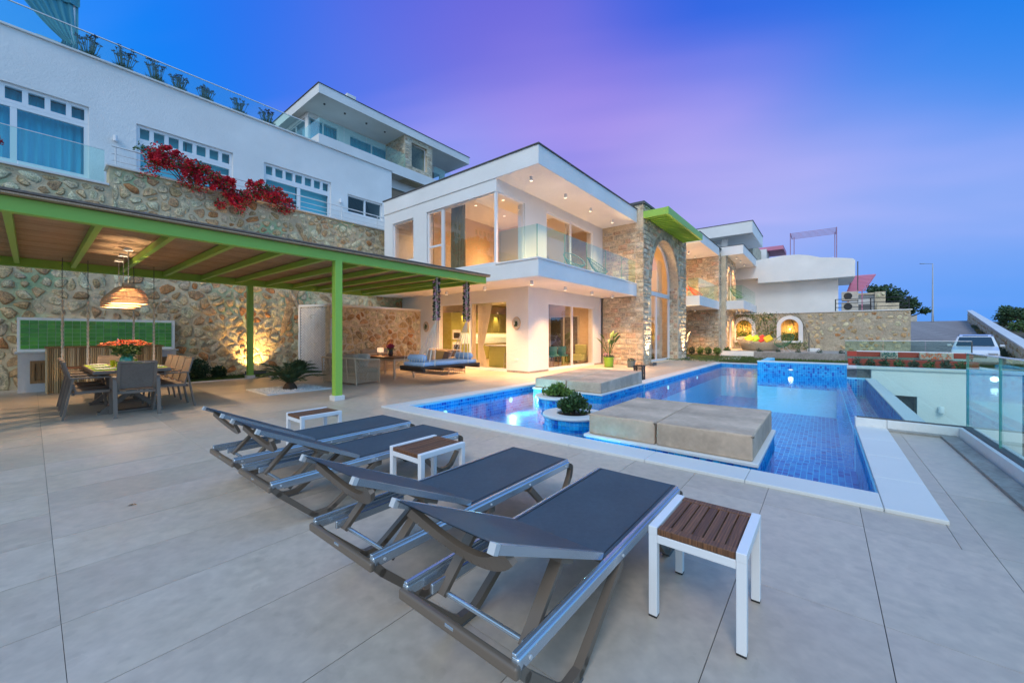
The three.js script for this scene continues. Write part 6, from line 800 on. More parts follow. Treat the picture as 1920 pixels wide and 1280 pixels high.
// ---------------------------------------------------------------- barbecue counter, bamboo bar, rope swings
{
  const c = thing('barbecue_counter', 'white barbecue counter with timber doors and green tiled splashback', 'counter'); part(c, 'body', merge([wallGeo('x', -14.72, -14.6, -2.63, 0.2, 0, 0.9, [[-0.52, 0.02, 0.2, 0.74], [-1.2, -0.66, 0.2, 0.74], [-2.45, -1.9, 0.2, 0.74]]), B(-15.5, -14.72, 0, 0.9, -2.63, -2.5), B(-15.5, -14.72, 0, 0.9, 0.08, 0.2)]), M.white); part(c, 'worktop', RB(-15.5, -14.55, 0.9, 0.95, -2.68, 0.25, 0.008), M.coping);
  for (const z of [-0.52, -1.2, -2.45]) { const d = part(c, 'door', merge([B(-14.66, -14.59, 0.2, 0.27, z, z + 0.54), B(-14.66, -14.59, 0.67, 0.74, z, z + 0.54), B(-14.66, -14.59, 0.27, 0.67, z, z + 0.07), B(-14.66, -14.59, 0.27, 0.67, z + 0.47, z + 0.54)]), M.pineLt); for (let k = 0; k < 4; k++) part(d, 'door_slat', RB(-14.65, -14.62, 0.272, 0.668, z + 0.075 + k * 0.099, z + 0.165 + k * 0.099, 0.004), M.pineLt); }
  const tb = part(c, 'splashback', merge([B(-15.5, -15.38, 0.95, 1.79, -2.74, 0.22)]), M.white); const g = RB(-0.006, 0.006, -0.0475, 0.0475, -0.066, 0.066, 0.004, 1); for (let i = 0; i < 20; i++) for (let j = 0; j < 7; j++) { const o = part(tb, 'green_tile', g, pick(M.greenTile)); o.position.set(-15.374, 1.055 + j * 0.1025, 0.10 - i * 0.1415); } part(tb, 'tile_bed', B(-15.385, -15.376, 1.0, 1.73, -2.67, 0.18), std([0.5, 0.62, 0.45])); part(c, 'tap', merge([tube([[-15.3, 0.95, -1.5], [-15.3, 1.2, -1.5], [-15.2, 1.26, -1.5], [-15.12, 1.18, -1.5]], 0.014, 14), cyl(0.03, 0.03, 0.04, -15.3, 0.97, -1.5)]), M.steel);
  const b = thing('bamboo_bar', 'bar counter clad in upright split bamboo under the pergola', 'bar'); part(b, 'core', B(-14.35, -13.88, 0, 1.05, -2.2, -0.24), M.darkWood); part(b, 'bar_top', RB(-14.4, -13.80, 1.05, 1.085, -2.24, -0.19, 0.008), M.pine);
  const canes = []; for (let i = 0; i < 56; i++) { const z = -0.24 - i * 0.0355, r = R(0.0145, 0.0175), gs = []; let y = 0.005; while (y < 1.045) { const h = Math.min(R(0.07, 0.16), 1.048 - y); gs.push(cyl(r, r, h - 0.004, -13.872 + R(-0.003, 0.003), y + h / 2, z, 6)); gs.push(cyl(r * 1.14, r * 1.14, 0.006, -13.872, y + h - 0.002, z, 6)); y += h; } part(b, 'bamboo_cane', merge(gs), pick(M.bamboo)); } for (let i = 0; i < 15; i++) { const x = -13.9 - i * 0.031; part(b, 'bamboo_cane', merge([cyl(0.0155, 0.0155, 1.03, x, 0.52, -0.222, 6), ...[0.12, 0.3, 0.42, 0.6, 0.77, 0.93].map(h => cyl(0.018, 0.018, 0.007, x, h + R(-0.03, 0.03), -0.222, 6))]), pick(M.bamboo)); }
  [[113, 166, 'rope swing seat hanging in front of the bamboo bar, by its outer end'], [247, 290, 'rope swing seat hanging in front of the bamboo bar, on the lawn side']].forEach(([pa, pb, l]) => {
    const A = GX(pa + 3, 600, -13.2), Bq = GX(pb - 2, 600, -13.2), s = thing('rope_swing', l, 'swing', [0, 0, 0], 0, 'rope swings at the bar'); part(s, 'seat', RB(-13.42, -12.98, 0.60, 0.64, Bq[2] - 0.03, A[2] + 0.03, 0.01), M.teak[1]);
    for (const q of [A, Bq]) { const st = []; for (const ph of [0, PI]) { const pts = []; for (let k = 0; k <= 60; k++) { const y = 0.6 + 1.55 * k / 60; pts.push([-13.2 + 0.011 * Math.cos(k * 0.9 + ph), y, q[2] + 0.011 * Math.sin(k * 0.9 + ph)]); } st.push(tube(pts, 0.013, 120, 5)); } part(s, 'rope', merge(st), M.rope); const ch = []; for (let k = 0; k < 16; k++) ch.push(clean(new THREE.TorusGeometry(0.017, 0.0045, 4, 8).scale(0.7, 1.45, 1).rotateY(k % 2 ? PI / 2 : 0).translate(-13.2, 2.17 + k * 0.048, q[2]))); part(s, 'chain', merge(ch), M.cap); part(s, 'hook', rod([-13.2, 2.9, q[2]], [-13.2, 3.07, q[2]], 0.006), M.cap); }
  });
}
// ---------------------------------------------------------------- outdoor dining set
function diningChair(pos, turn, label) {
  const t = thing('dining_chair', label, 'chair', pos, turn, 'taupe chairs round the outdoor table'), m = M.chair; // faces +z
  for (const s of [-1, 1]) { const x = s * 0.265; part(t, 'leg', bar([x, 0, 0.28], [x, 0.645, 0.22], 0.025, 0.05, [1, 0, 0]), m); part(t, 'leg', bar([x, 0, -0.31], [x, 0.645, -0.20], 0.025, 0.05, [1, 0, 0]), m); part(t, 'armrest', RB(x - 0.026, x + 0.026, 0.64, 0.668, -0.24, 0.25, 0.008), m); part(t, 'back_stile', bar([s * 0.225, 0.40, -0.16], [s * 0.225, 0.90, -0.29], 0.025, 0.04, [1, 0, 0]), m); }
  part(t, 'seat_frame', merge([bar([-0.265, 0.42, 0.23], [0.265, 0.42, 0.23], 0.03, 0.04), bar([-0.265, 0.40, -0.20], [0.265, 0.40, -0.20], 0.03, 0.04), bar([-0.25, 0.41, -0.2], [-0.25, 0.42, 0.23], 0.03, 0.035), bar([0.25, 0.41, -0.2], [0.25, 0.42, 0.23], 0.03, 0.035)]), m);
  part(t, 'seat', RB(-0.235, 0.235, 0.425, 0.44, -0.19, 0.24, 0.006), M.chairSling); const b = RB(-0.215, 0.215, 0, 0.44, -0.008, 0.008, 0.006); b.rotateX(-0.254).translate(0, 0.46, -0.17); part(t, 'backrest', b, M.chairSling); part(t, 'top_rail', bar([-0.235, 0.905, -0.29], [0.235, 0.905, -0.29], 0.035, 0.03), m);
  return t;
}
{
  const t = thing('outdoor_table', 'long taupe outdoor dining table with crossed trestle legs', 'table', [-10.4, 0, -1.12]); part(t, 'tabletop', RB(-1.1, 1.1, 0.70, 0.75, -0.49, 0.49, 0.008), M.chair); for (let k = 0; k < 7; k++) part(t, 'top_slat', RB(-1.09, 1.09, 0.7495, 0.757, -0.485 + k * 0.139, -0.352 + k * 0.139, 0.003), M.chair); part(t, 'apron', merge([RB(-1.02, 1.02, 0.62, 0.70, 0.40, 0.43, 0.004), RB(-1.02, 1.02, 0.62, 0.70, -0.43, -0.40, 0.004)]), M.chair);
  for (const s of [-1, 1]) { part(t, 'cross_leg', bar([s * 0.72, 0.03, -0.36], [s * 0.72, 0.68, 0.34], 0.09, 0.07), M.chair); part(t, 'cross_leg', bar([s * 0.72 + 0.08, 0.03, 0.36], [s * 0.72 + 0.08, 0.68, -0.34], 0.09, 0.07), M.chair); part(t, 'foot', RB(s * 0.72 - 0.06, s * 0.72 + 0.14, 0, 0.04, -0.42, 0.42, 0.008), M.chair); } part(t, 'stretcher', bar([-0.72, 0.36, 0], [0.72, 0.36, 0], 0.06, 0.06), M.chair);
  const ls = ['dining chair on the side facing away from the lawn, end of row by the loungers', 'dining chair on the side facing away from the lawn, middle of the row', 'dining chair on the side facing away from the lawn, end of row by the bar'], rs = ['dining chair on the lawn side of the table, end of row by the loungers', 'dining chair on the lawn side of the table, second from the loungers', 'dining chair on the lawn side of the table, third from the loungers', 'dining chair on the lawn side of the table, end of row by the bar'];
  [-9.62, -10.34, -11.06].forEach((x, i) => diningChair([x, 0, -0.62], PI, ls[i])); [-9.68, -10.22, -10.76, -11.30].forEach((x, i) => diningChair([x, 0, -1.66], 0, rs[i]));
  diningChair([-9.22, 0, -1.12], -PI / 2, 'dining chair at the table end closest to the loungers'); diningChair([-11.62, 0, -1.12], PI / 2, 'dining chair at the table end closest to the bamboo bar');
  // flowers, plates, glasses
  const v = thing('flower_vase', 'green glass vase of orange daisies on the outdoor table', 'vase', [-10.15, 0.757, -1.12]); part(v, 'vase', lathe([[0.001, 0], [0.07, 0], [0.11, 0.08], [0.10, 0.16], [0.06, 0.22], [0.07, 0.25]], 24), phy([0.03, 0.26, 0.16], { roughness: 0.1, clearcoat: 1 })); const fl = [], st = []; for (let k = 0; k < 34; k++) { const a = k * 2.4, r = 0.34 * Math.sqrt((k + 0.5) / 34), h = 0.50 - r * 0.28 + R(-0.02, 0.03); fl.push([Math.cos(a) * r, h, Math.sin(a) * r]); st.push(tube([[0, 0.2, 0], [Math.cos(a) * r * 0.5, 0.36, Math.sin(a) * r * 0.5], [Math.cos(a) * r, h, Math.sin(a) * r]], 0.004, 6, 4)); }
  part(v, 'stems', merge(st), M.leaf); part(v, 'leaves', leaves(220, () => inBall(0, 0.30, 0, 0.2, 0.1, 0.2), 0.1, 0.022), M.leaf, true); for (const f of fl) { const pg = leaves(22, i => [f[0], f[1], f[2], [Math.cos(i * 0.571), i % 2 ? 0.25 : 0.1, Math.sin(i * 0.571)]], 0.062, 0.011, 0.1); const fm = part(v, 'flower', pg, M.petalO); part(fm, 'flower_eye', ball(0.013, f[0], f[1] + 0.008, f[2], 6), M.darkWood); }
  let n = 0; const seats = [[-9.62, -0.80], [-10.34, -0.80], [-11.06, -0.80], [-9.70, -1.44], [-10.4, -1.44], [-11.06, -1.44]]; for (const [x, z] of seats) { const side = z > -1 ? 'the open side' : 'the lawn side'; const nm = ['closest to the loungers', 'in the middle', 'closest to the bar'][n % 3]; n++; const p = thing('place_setting', `place mat and plate, ${side} of the table, ${nm}`, 'place setting', [x, 0.757, z], 0, 'place settings on the outdoor table'); part(p, 'mat', RB(-0.23, 0.23, 0, 0.005, -0.15, 0.15, 0.002, 1), M.lime); part(p, 'plate', lathe([[0.001, 0.006], [0.09, 0.006], [0.14, 0.018], [0.142, 0.022], [0.09, 0.011], [0.001, 0.010]], 28), M.frame); }
  n = 0; for (const [x, z] of [[-9.85, -0.98], [-10.5, -0.97], [-10.75, -1.2], [-9.75, -1.24], [-10.55, -1.28]]) { const p = thing('drinking_glass', ['yellow-green glass beside the flowers, open side near the loungers', 'yellow-green glass beside the flowers, open side near the bar', 'yellow-green glass in the middle of the table towards the bar', 'yellow-green glass beside the flowers, lawn side near the loungers', 'yellow-green glass beside the flowers, lawn side near the bar'][n++], 'glass', [x, 0.757, z], 0, 'glasses on the outdoor table'); part(p, 'cup', lathe([[0.001, 0], [0.032, 0], [0.04, 0.12], [0.037, 0.12], [0.03, 0.01]], 18), phy([0.75, 0.85, 0.15], { transmission: 0.9, roughness: 0.02, thickness: 0 })); }
}
// ---------------------------------------------------------------- lawn details: uplight and shrubs; cycad bed
{
  const u = thing('uplight', 'bright ground uplight washing the rubble wall behind the rear pergola post', 'ground lamp', [-15.22, 0, -4.82]); part(u, 'box', merge([RB(-0.10, 0.10, -0.02, 0.05, -0.32, 0.32, 0.01), RB(0.06, 0.10, 0.05, 0.14, -0.32, 0.32, 0.008)]), M.cap); part(u, 'lens', B(-0.08, 0.04, 0.052, 0.062, -0.28, 0.28), M.disc); spot(u, -0.02, 0.10, 0.14, -0.24, 1.5, 0.25, 22, 0.72, 0.9, C(1, 0.60, 0.22), 3); spot(u, -0.02, 0.10, -0.14, -0.24, 1.5, -0.3, 22, 0.72, 0.9, C(1, 0.60, 0.22), 3);
  [[-14.8, -3.15, 0.34, 'dark round shrub at the lawn corner by the dining chairs'], [-15.0, -3.75, 0.2, 'low dark shrub between the round shrub and the wall uplight'], [-15.1, -6.2, 0.24, 'small dark shrub beside the herringbone shower panel']].forEach(([x, z, r, l]) => { const s = thing('shrub', l, 'shrub', [x, -0.02, z]); part(s, 'stem', merge([0, 1, 2, 3].map(k => tube([[0, 0, 0], [r * 0.3 * Math.cos(k * 1.6), r * 0.7, r * 0.3 * Math.sin(k * 1.6)], [r * 0.7 * Math.cos(k * 1.6), r * 1.3, r * 0.7 * Math.sin(k * 1.6)]], 0.012, 6, 5))), M.bark); part(s, 'foliage', leaves(1500, () => inBall(0, r * 0.95, 0, r, r * 0.95, r), 0.07, 0.02), M.leafDk, true); });
  const b = thing('pebble_bed', 'square bed of white pebbles with stone kerb around the cycad', 'planting bed'); part(b, 'kerb', merge([RB(-11.02, -9.66, -0.1, 0.03, -3.38, -3.3, 0.006), RB(-11.02, -9.66, -0.1, 0.03, -4.75, -4.67, 0.006), RB(-11.02, -10.94, -0.1, 0.03, -4.67, -3.38, 0.006), RB(-9.74, -9.66, -0.1, 0.03, -4.67, -3.38, 0.006)]), M.coping); part(b, 'soil', B(-10.94, -9.74, -0.1, -0.03, -4.67, -3.38), M.soil);
  const pg = clean(new THREE.IcosahedronGeometry(1, 1)), im = new THREE.InstancedMesh(pg, std([1, 1, 1], { roughness: 0.7 }), 2600), q = new THREE.Object3D(); for (let i = 0; i < 2600; i++) { q.position.set(R(-10.92, -9.76), R(-0.025, 0.02), R(-4.65, -3.40)); const s = R(0.014, 0.030); q.scale.set(s * R(0.8, 1.3), s * R(0.55, 0.9), s); q.rotation.set(R(0, 6), R(0, 6), R(0, 6)); q.updateMatrix(); im.setMatrixAt(i, q.matrix); const k = R(0.62, 0.85); im.setColorAt(i, C(k, k, k * 0.97)); } im.name = 'pebbles'; im.userData.kind = 'stuff'; shade(im); b.add(im);
  const c = thing('cycad', 'dark green cycad palm growing in the white pebbles', 'plant', [-10.3, 0, -4.02]); part(c, 'trunk', lathe([[0.001, -0.03], [0.17, -0.03], [0.15, 0.08], [0.10, 0.16], [0.04, 0.2]], 14), M.bark); for (let k = 0; k < 30; k++) { const a = k * 2.4, up = k / 30, L = R(0.62, 0.82), rise = 0.18 + 0.42 * up, pts = []; for (let i = 0; i <= 10; i++) { const s = i / 10; pts.push(V3(Math.cos(a) * L * s * (1 - 0.28 * up), 0.14 + rise * Math.sin(s * (2.2 - 0.7 * up)) * (0.9), Math.sin(a) * L * s * (1 - 0.28 * up))); } const cv = new THREE.CatmullRomCurve3(pts), lf = leaves(76, i => { const s = 0.14 + 0.86 * (i >> 1) / 38, p = cv.getPoint(s), tg = cv.getTangent(s), sd = V3().crossVectors(tg, V3(0, 1, 0)).normalize().multiplyScalar(i % 2 ? 1 : -1); return [p.x, p.y, p.z, [sd.x + tg.x * 0.7, sd.y + 0.2 + tg.y * 0.7, sd.z + tg.z * 0.7]]; }, 0.14, 0.006, 0.1); part(c, 'frond', merge([clean(new THREE.TubeGeometry(cv, 10, 0.006, 4)), lf]), M.leafDk); }
}
// ---------------------------------------------------------------- lounge set and hanging bed
{
  // lattice panel from a to b, woven of crossing canes
  const lattice = (a, b, y0, y1, flare = 0, pitch = 0.085) => { const A = V3(...a), Bv = V3(...b), d = Bv.clone().sub(A), L = d.length(), nrm = V3(d.z, 0, -d.x).normalize().multiplyScalar(flare), n = Math.round(L / pitch), g = [], at = (s, h) => { const p = A.clone().addScaledVector(d, s).addScaledVector(nrm, h); return [p.x, y0 + (y1 - y0) * h, p.z]; }, sh = (y1 - y0) / L * 0.8; for (let k = -Math.ceil(sh * n) - 1; k <= n + Math.ceil(sh * n) + 1; k++) for (const dir of [1, -1]) { let s0 = k / n, s1 = s0 + dir * sh, h0 = 0, h1 = 1; const cl = (s) => (s - s0) / (s1 - s0); if (s1 > 1) { h1 = cl(1); s1 = 1; } else if (s1 < 0) { h1 = cl(0); s1 = 0; } if (s0 < 0) { h0 = (0 - k / n) / (dir * sh); s0 = 0; } else if (s0 > 1) { h0 = (1 - k / n) / (dir * sh); s0 = 1; } if (h0 < 0 || h1 <= h0 + 0.02 || h1 > 1.001) continue; g.push(rod(at(s0, h0), at(s1, h1), 0.011, 4)); } return merge(g); };
  function sofa(label, pos, turn, L, D, H, cush, name = 'wicker_sofa', pil = []) { // back towards +z, seat opens towards -z
    const t = thing(name, label, 'sofa', pos, turn); const x = L / 2, m = M.wicker; part(t, 'weave_back', lattice([-x, 0, D / 2], [x, 0, D / 2], 0.05, H, 0.06), m); part(t, 'weave_back_low', lattice([x, 0, D / 2 - 0.01], [-x, 0, D / 2 - 0.01], 0.05, H * 0.45, 0.0, 0.07), m); part(t, 'weave_side', lattice([-x, 0, -D / 2], [-x, 0, D / 2], 0.05, H * 0.92, 0.05), m); part(t, 'weave_side', lattice([x, 0, D / 2], [x, 0, -D / 2], 0.05, H * 0.92, 0.05), m);
    part(t, 'frame', merge([tube([[-x, H * 0.92, -D / 2], [-x - 0.03, H * 0.94, 0], [-x, H, D / 2 + 0.03], [0, H, D / 2 + 0.07], [x, H, D / 2 + 0.03], [x + 0.03, H * 0.94, 0], [x, H * 0.92, -D / 2]], 0.024, 50, 8), rod([-x, 0.06, D / 2], [x, 0.06, D / 2], 0.016), rod([-x, H * 0.36, D / 2 + 0.01], [x, H * 0.36, D / 2 + 0.01], 0.014), ...[-x, -x / 2, 0, x / 2, x].map(q => rod([q, 0.02, D / 2], [q, H, D / 2 + 0.05], 0.016)), ...[-x, x].map(q => rod([q, 0.02, -D / 2], [q, H * 0.92, -D / 2], 0.018)), rod([-x, 0.06, -D / 2], [x, 0.06, -D / 2], 0.016)]), m); for (const q of [-x, x]) for (const w of [-D / 2, D / 2]) part(t, 'foot', cyl(0.02, 0.016, 0.05, q, 0.025, w, 10), m);
    part(t, 'weave_front', lattice([x, 0, -D / 2], [-x, 0, -D / 2], 0.05, 0.32), m); part(t, 'seat_cushion', RB(-x + 0.05, x - 0.05, 0.30, 0.44, -D / 2 - 0.02, D / 2 - 0.05, 0.05, 4), cush);
    const nb = Math.max(1, Math.round(L / 0.75)); for (let k = 0; k < nb; k++) { const w = (L - 0.16) / nb, a = -x + 0.08 + k * w, g = RB(0.01, w - 0.01, 0, 0.42, -0.09, 0.09, 0.075, 4); g.rotateX(0.18).translate(a, 0.42, D / 2 - 0.14); part(t, 'back_cushion', g, cush); } return t;
  }
  sofa('wicker two-seat sofa seen from behind, beside the front pergola post', [-10.55, 0, -5.75], 0.12, 1.5, 0.74, 0.72, M.beige); sofa('wicker sofa with tan cushions in front of the kitchen door', [-10.9, 0, -9.25], PI + 0.05, 1.9, 0.8, 0.62, M.beige); sofa('wicker armchair against the low rubble wall', [-13.3, 0, -8.1], PI / 2 * 3 + PI, 1.5, 0.78, 0.66, M.beige);
  for (const [x, y, z, a, m, l] of [[-10.6, 0.62, -9.15, 0.3, std([0.62, 0.42, 0.16], { map: TX.fabricC, roughness: 0.9 }), 'mustard cushion on the tan sofa'], [-10.25, 0.6, -9.1, -0.3, std([0.28, 0.21, 0.18], { map: TX.fabricC, roughness: 0.9 }), 'brown cushion on the tan sofa'], [-11.2, 0.62, -9.15, 0.1, M.linen, 'pale cushion on the tan sofa'], [-10.3, 0.62, -5.95, 0.4, M.linen, 'pale cushion showing above the wicker sofa back']]) { const g = RB(-0.22, 0.22, -0.2, 0.2, -0.07, 0.07, 0.065, 4); g.rotateX(-0.35); const c = solo('cushion', l, 'cushion', g, m); c.position.set(x, y, z); c.rotation.y = a; }
  const t = thing('lounge_table', 'brown timber lounge table with splayed legs between the wicker sofas', 'table', [-11.0, 0, -7.3]); part(t, 'tabletop', RB(-0.85, 0.85, 0.62, 0.66, -0.4, 0.4, 0.01), M.teak[2]); for (let k = 0; k < 6; k++) part(t, 'top_board', RB(-0.84, 0.84, 0.6595, 0.667, -0.395 + k * 0.132, -0.267 + k * 0.132, 0.003), pick(M.teak)); part(t, 'apron', merge([RB(-0.76, 0.76, 0.55, 0.62, 0.30, 0.33, 0.004), RB(-0.76, 0.76, 0.55, 0.62, -0.33, -0.30, 0.004), RB(0.73, 0.76, 0.55, 0.62, -0.3, 0.3, 0.004)]), M.wicker); for (const [a, b] of [[-1, -1], [1, -1], [1, 1], [-1, 1]]) part(t, 'leg', bar([a * 0.74, 0.62, b * 0.32], [a * 0.82, 0, b * 0.36], 0.05, 0.05), M.wicker); part(t, 'stretcher', bar([0.78, 0.34, -0.33], [0.78, 0.34, 0.33], 0.04, 0.03), M.wicker);
  const v = thing('flower_pot', 'dark vase of pink flowers on the lounge table', 'vase', [-11.0, 0.667, -7.35]); part(v, 'vase', lathe([[0.001, 0], [0.06, 0], [0.085, 0.07], [0.08, 0.16], [0.05, 0.19], [0.055, 0.21]], 20), M.black); part(v, 'flowers', leaves(260, () => inBall(0, 0.30, 0, 0.12, 0.09, 0.12), 0.05, 0.02), std([0.42, 0.04, 0.10], { side: THREE.DoubleSide }), true); part(v, 'leaves', leaves(90, () => inBall(0, 0.24, 0, 0.1, 0.06, 0.1), 0.07, 0.015), M.leaf, true);
  const cl = thing('table_lamp', 'small lit white table lamp on the lounge table', 'lamp', [-11.35, 0.667, -7.2]); part(cl, 'shade', RB(-0.075, 0.075, 0.12, 0.27, -0.075, 0.075, 0.01), emis([1.0, 0.62, 0.36], 1.2)); part(cl, 'stem', cyl(0.012, 0.012, 0.11, 0, 0.065, 0, 10), M.wicker); part(cl, 'base', cyl(0.05, 0.055, 0.015, 0, 0.008, 0, 16), M.wicker); point(cl, 0, 0.2, 0, 0.8, WARM, 3);
  // hanging bed
  const h = thing('hanging_bed', 'rope-hung timber swing bed with pale blue mattress under the pergola edge', 'swing bed', [-8.55, 0, -7.4]); part(h, 'frame', merge([RB(-0.46, 0.46, 0.46, 0.52, -1.1, 1.1, 0.01)]), M.darkWood); for (const z of [-1.02, -0.4, 0.4, 1.02]) part(h, 'bearer', RB(-0.5, 0.5, 0.39, 0.46, z - 0.04, z + 0.04, 0.01), M.darkWood); part(h, 'mattress', RB(-0.42, 0.42, 0.52, 0.63, -1.0, 1.0, 0.04, 4), M.sky); for (const z of [-0.86, 0.86]) part(h, 'bolster', clean(new THREE.CapsuleGeometry(0.10, 0.52, 6, 18).rotateZ(PI / 2).translate(0, 0.73, z)), M.sky);
  for (const z of [-0.62, 0.62]) { const top = [0.45, 2.9, z * 0.9], kn = [0.42, 1.75, z * 0.93]; const st = []; for (let k = 0; k < 9; k++) { const x = -0.44 + k * 0.11; st.push(rod(kn, [x, 0.52, z + (z > 0 ? 0.12 : -0.12) * (k % 2)], 0.010, 5)); } part(h, 'strand', merge(st), M.rope); part(h, 'main_rope', rod(kn, top, 0.028), M.rope); const G2 = []; part(h, 'garland_leaves', leaves(420, i => { const s = (i / 420), a = i * 0.9; return [0.43 + 0.045 * Math.cos(a), 1.75 + s * 1.1, top[2] + 0.045 * Math.sin(a), [Math.cos(a), R(-0.5, 0.5), Math.sin(a)]]; }, 0.07, 0.022), M.leafDk, true); part(h, 'garland_flowers', leaves(700, i => { const k = (i / 35 | 0), a = k * 2.2; return [0.43 + 0.07 * Math.cos(a) + R(-0.02, 0.02), 1.78 + k * 0.056 + R(-0.02, 0.02), top[2] + 0.07 * Math.sin(a) + R(-0.02, 0.02)]; }, 0.045, 0.018), M.petalP, true); const net = []; for (let k = 0; k < 9; k++) net.push(rod([-0.44 + k * 0.11, 0.52, z * 1.6], [-0.44 + k * 0.11, 0.80, z * 1.5], 0.007, 4)); part(h, 'end_ropes', merge(net), M.rope); }
}
// ---------------------------------------------------------------- day beds and planters in the pool
{
  const bed = (label, x0, x1, z0, z1, seam, h, wedge) => {
    const t = thing('pool_daybed', label, 'day bed'); part(t, 'platform', B(x0 + 0.03, x1 - 0.03, -0.55, -0.012, z0 + 0.03, z1 - 0.02), M.poolGrout); part(t, 'platform_slab', RB(x0 - 0.02, x1 + 0.02, -0.012, 0.03, z0 - 0.02, z1 + 0.02, 0.01), M.coping);
    for (const [a, b] of [[x0 + 0.03, seam - 0.006], [seam + 0.006, x1 - 0.03]]) { const g = wuv(new RoundedBoxGeometry(b - a, h, z1 - z0 - 0.06, 8, 0.022)), p = g.attributes.position; for (let i = 0; i < p.count; i++) { const u = p.getX(i) / (b - a), v = p.getZ(i) / (z1 - z0), y = p.getY(i); let dy = 0.006 * Math.sin(u * 7 + a * 3) * Math.cos(v * 6 + b) + 0.006 * Math.sin(u * 19 + v * 13); if (wedge && y > 0) dy += Math.max(0, -v - 0.18) * wedge; p.setY(i, y + (y > 0 ? dy : 0)); const o = 0.008 * Math.sin(v * 17 + y * 20) * Math.sign(p.getX(i)); p.setX(i, p.getX(i) + o); } g.computeVertexNormals(); g.translate((a + b) / 2, 0.03 + h / 2, (z0 + z1) / 2); const mt = part(t, 'mattress', g, M.suede); const e = 0.018, Y = 0.03 + h - 0.012; if (!wedge) part(mt, 'piping', tube([[a + e, Y, z0 + 0.03 + e], [b - e, Y, z0 + 0.03 + e], [b - e, Y, z1 - 0.03 - e], [a + e, Y, z1 - 0.03 - e]].flatMap((p, i, A) => { const q = A[(i + 1) % 4]; return [0.02, 0.5, 0.98].map(s => [p[0] + (q[0] - p[0]) * s, Y, p[2] + (q[2] - p[2]) * s]); }), 0.009, 120, 6, true), M.suede); }
    return t;
  };
  bed('grey-brown suede day bed of two mattresses, closest to the loungers', -2.5, -0.54, -6.5, -4.68, -1.58, 0.27, 0); bed('grey-brown suede day bed with raised head end by the kitchen corner', -5.75, -3.87, -10.58, -8.0, -4.8, 0.24, 0.28);
  [[-4.55, -7.3, M.leafLt, 0.25, 0.24, 'round white planter with bright green shrub beside the farther day bed', 'bright green rounded shrub in the pool planter'], [-3.33, -5.8, M.leafDk, 0.19, 0.30, 'round white planter with dark shrub touching the near day bed', 'dark green pointed shrub in the pool planter']].forEach(([x, z, m, r, h, l, l2]) => {
    const t = thing('pool_planter', l, 'planter', [x, 0, z]); part(t, 'drum', lathe([[0.30, -0.02], [0.47, -0.02], [0.47, -0.55], [0.30, -0.55]], 40), M.poolGrout); part(t, 'rim', lathe([[0.27, -0.02], [0.27, 0.02], [0.28, 0.03], [0.51, 0.03], [0.52, 0.02], [0.52, -0.015], [0.47, -0.02]], 48), M.coping); part(t, 'soil', cyl(0.29, 0.29, 0.5, 0, -0.26, 0, 24), M.soil);
    const s = thing('planter_shrub', l2, 'shrub', [x, -0.01, z]), br = []; for (let k = 0; k < 14; k++) { const a = k * 2.4, q = r * R(0.4, 0.95); br.push(tube([[0, 0, 0], [Math.cos(a) * q * 0.5, h * 0.5, Math.sin(a) * q * 0.5], [Math.cos(a) * q, h * R(0.5, 1.05), Math.sin(a) * q]], 0.008, 6, 4)); } part(s, 'branches', merge(br), M.bark); const cl = Array.from({ length: 15 }, (_, k) => { const a = k * 2.4, q = r * Math.sqrt((k + 0.4) / 15); return [Math.cos(a) * q, h * R(0.35, 1.0) * (1.1 - 0.45 * q / r), Math.sin(a) * q, R(0.06, 0.12)]; }), mk = (n, mm) => part(s, 'foliage', leaves(n, () => { const c = pick(cl), p = inBall(c[0], c[1], c[2], c[3] * 1.15, c[3], c[3] * 1.15); return [p[0], Math.max(0.02, p[1]), p[2], [p[0] * 2 + R(-0.6, 0.6), R(-0.1, 1.2), p[2] * 2 + R(-0.6, 0.6)]]; }, 0.07, 0.02), mm, true); mk(1000, m); mk(300, M.leaf);
  });
  // lantern and pots
  const l = thing('floor_lantern', 'black fretwork metal lantern on the pool edge', 'lantern', [-4.35, 0, -11.55]); const ps = []; for (const [a, b] of [[-1, -1], [1, -1], [1, 1], [-1, 1]]) ps.push(bar([a * 0.12, 0, b * 0.12], [a * 0.12, 0.42, b * 0.12], 0.022, 0.022)); for (const y of [0.012, 0.06, 0.2, 0.34, 0.41]) { for (const s of [-1, 1]) { ps.push(bar([-0.12, y, s * 0.12], [0.12, y, s * 0.12], 0.012, 0.014)); ps.push(bar([s * 0.12, y, -0.12], [s * 0.12, y, 0.12], 0.012, 0.014)); } } for (const q of [-0.06, 0, 0.06]) for (const s of [-1, 1]) { ps.push(bar([q, 0.02, s * 0.12], [q, 0.4, s * 0.12], 0.012, 0.012)); ps.push(bar([s * 0.12, 0.02, q], [s * 0.12, 0.4, q], 0.012, 0.012)); } part(l, 'cage', merge(ps), M.black); part(l, 'lid', RB(-0.135, 0.135, 0.42, 0.44, -0.135, 0.135, 0.005), M.black); part(l, 'handle', tube([[-0.07, 0.44, 0], [-0.07, 0.52, 0], [0.07, 0.52, 0], [0.07, 0.44, 0]], 0.008, 20), M.black); part(l, 'candle', cyl(0.035, 0.035, 0.16, 0, 0.10, 0, 14), M.linen);
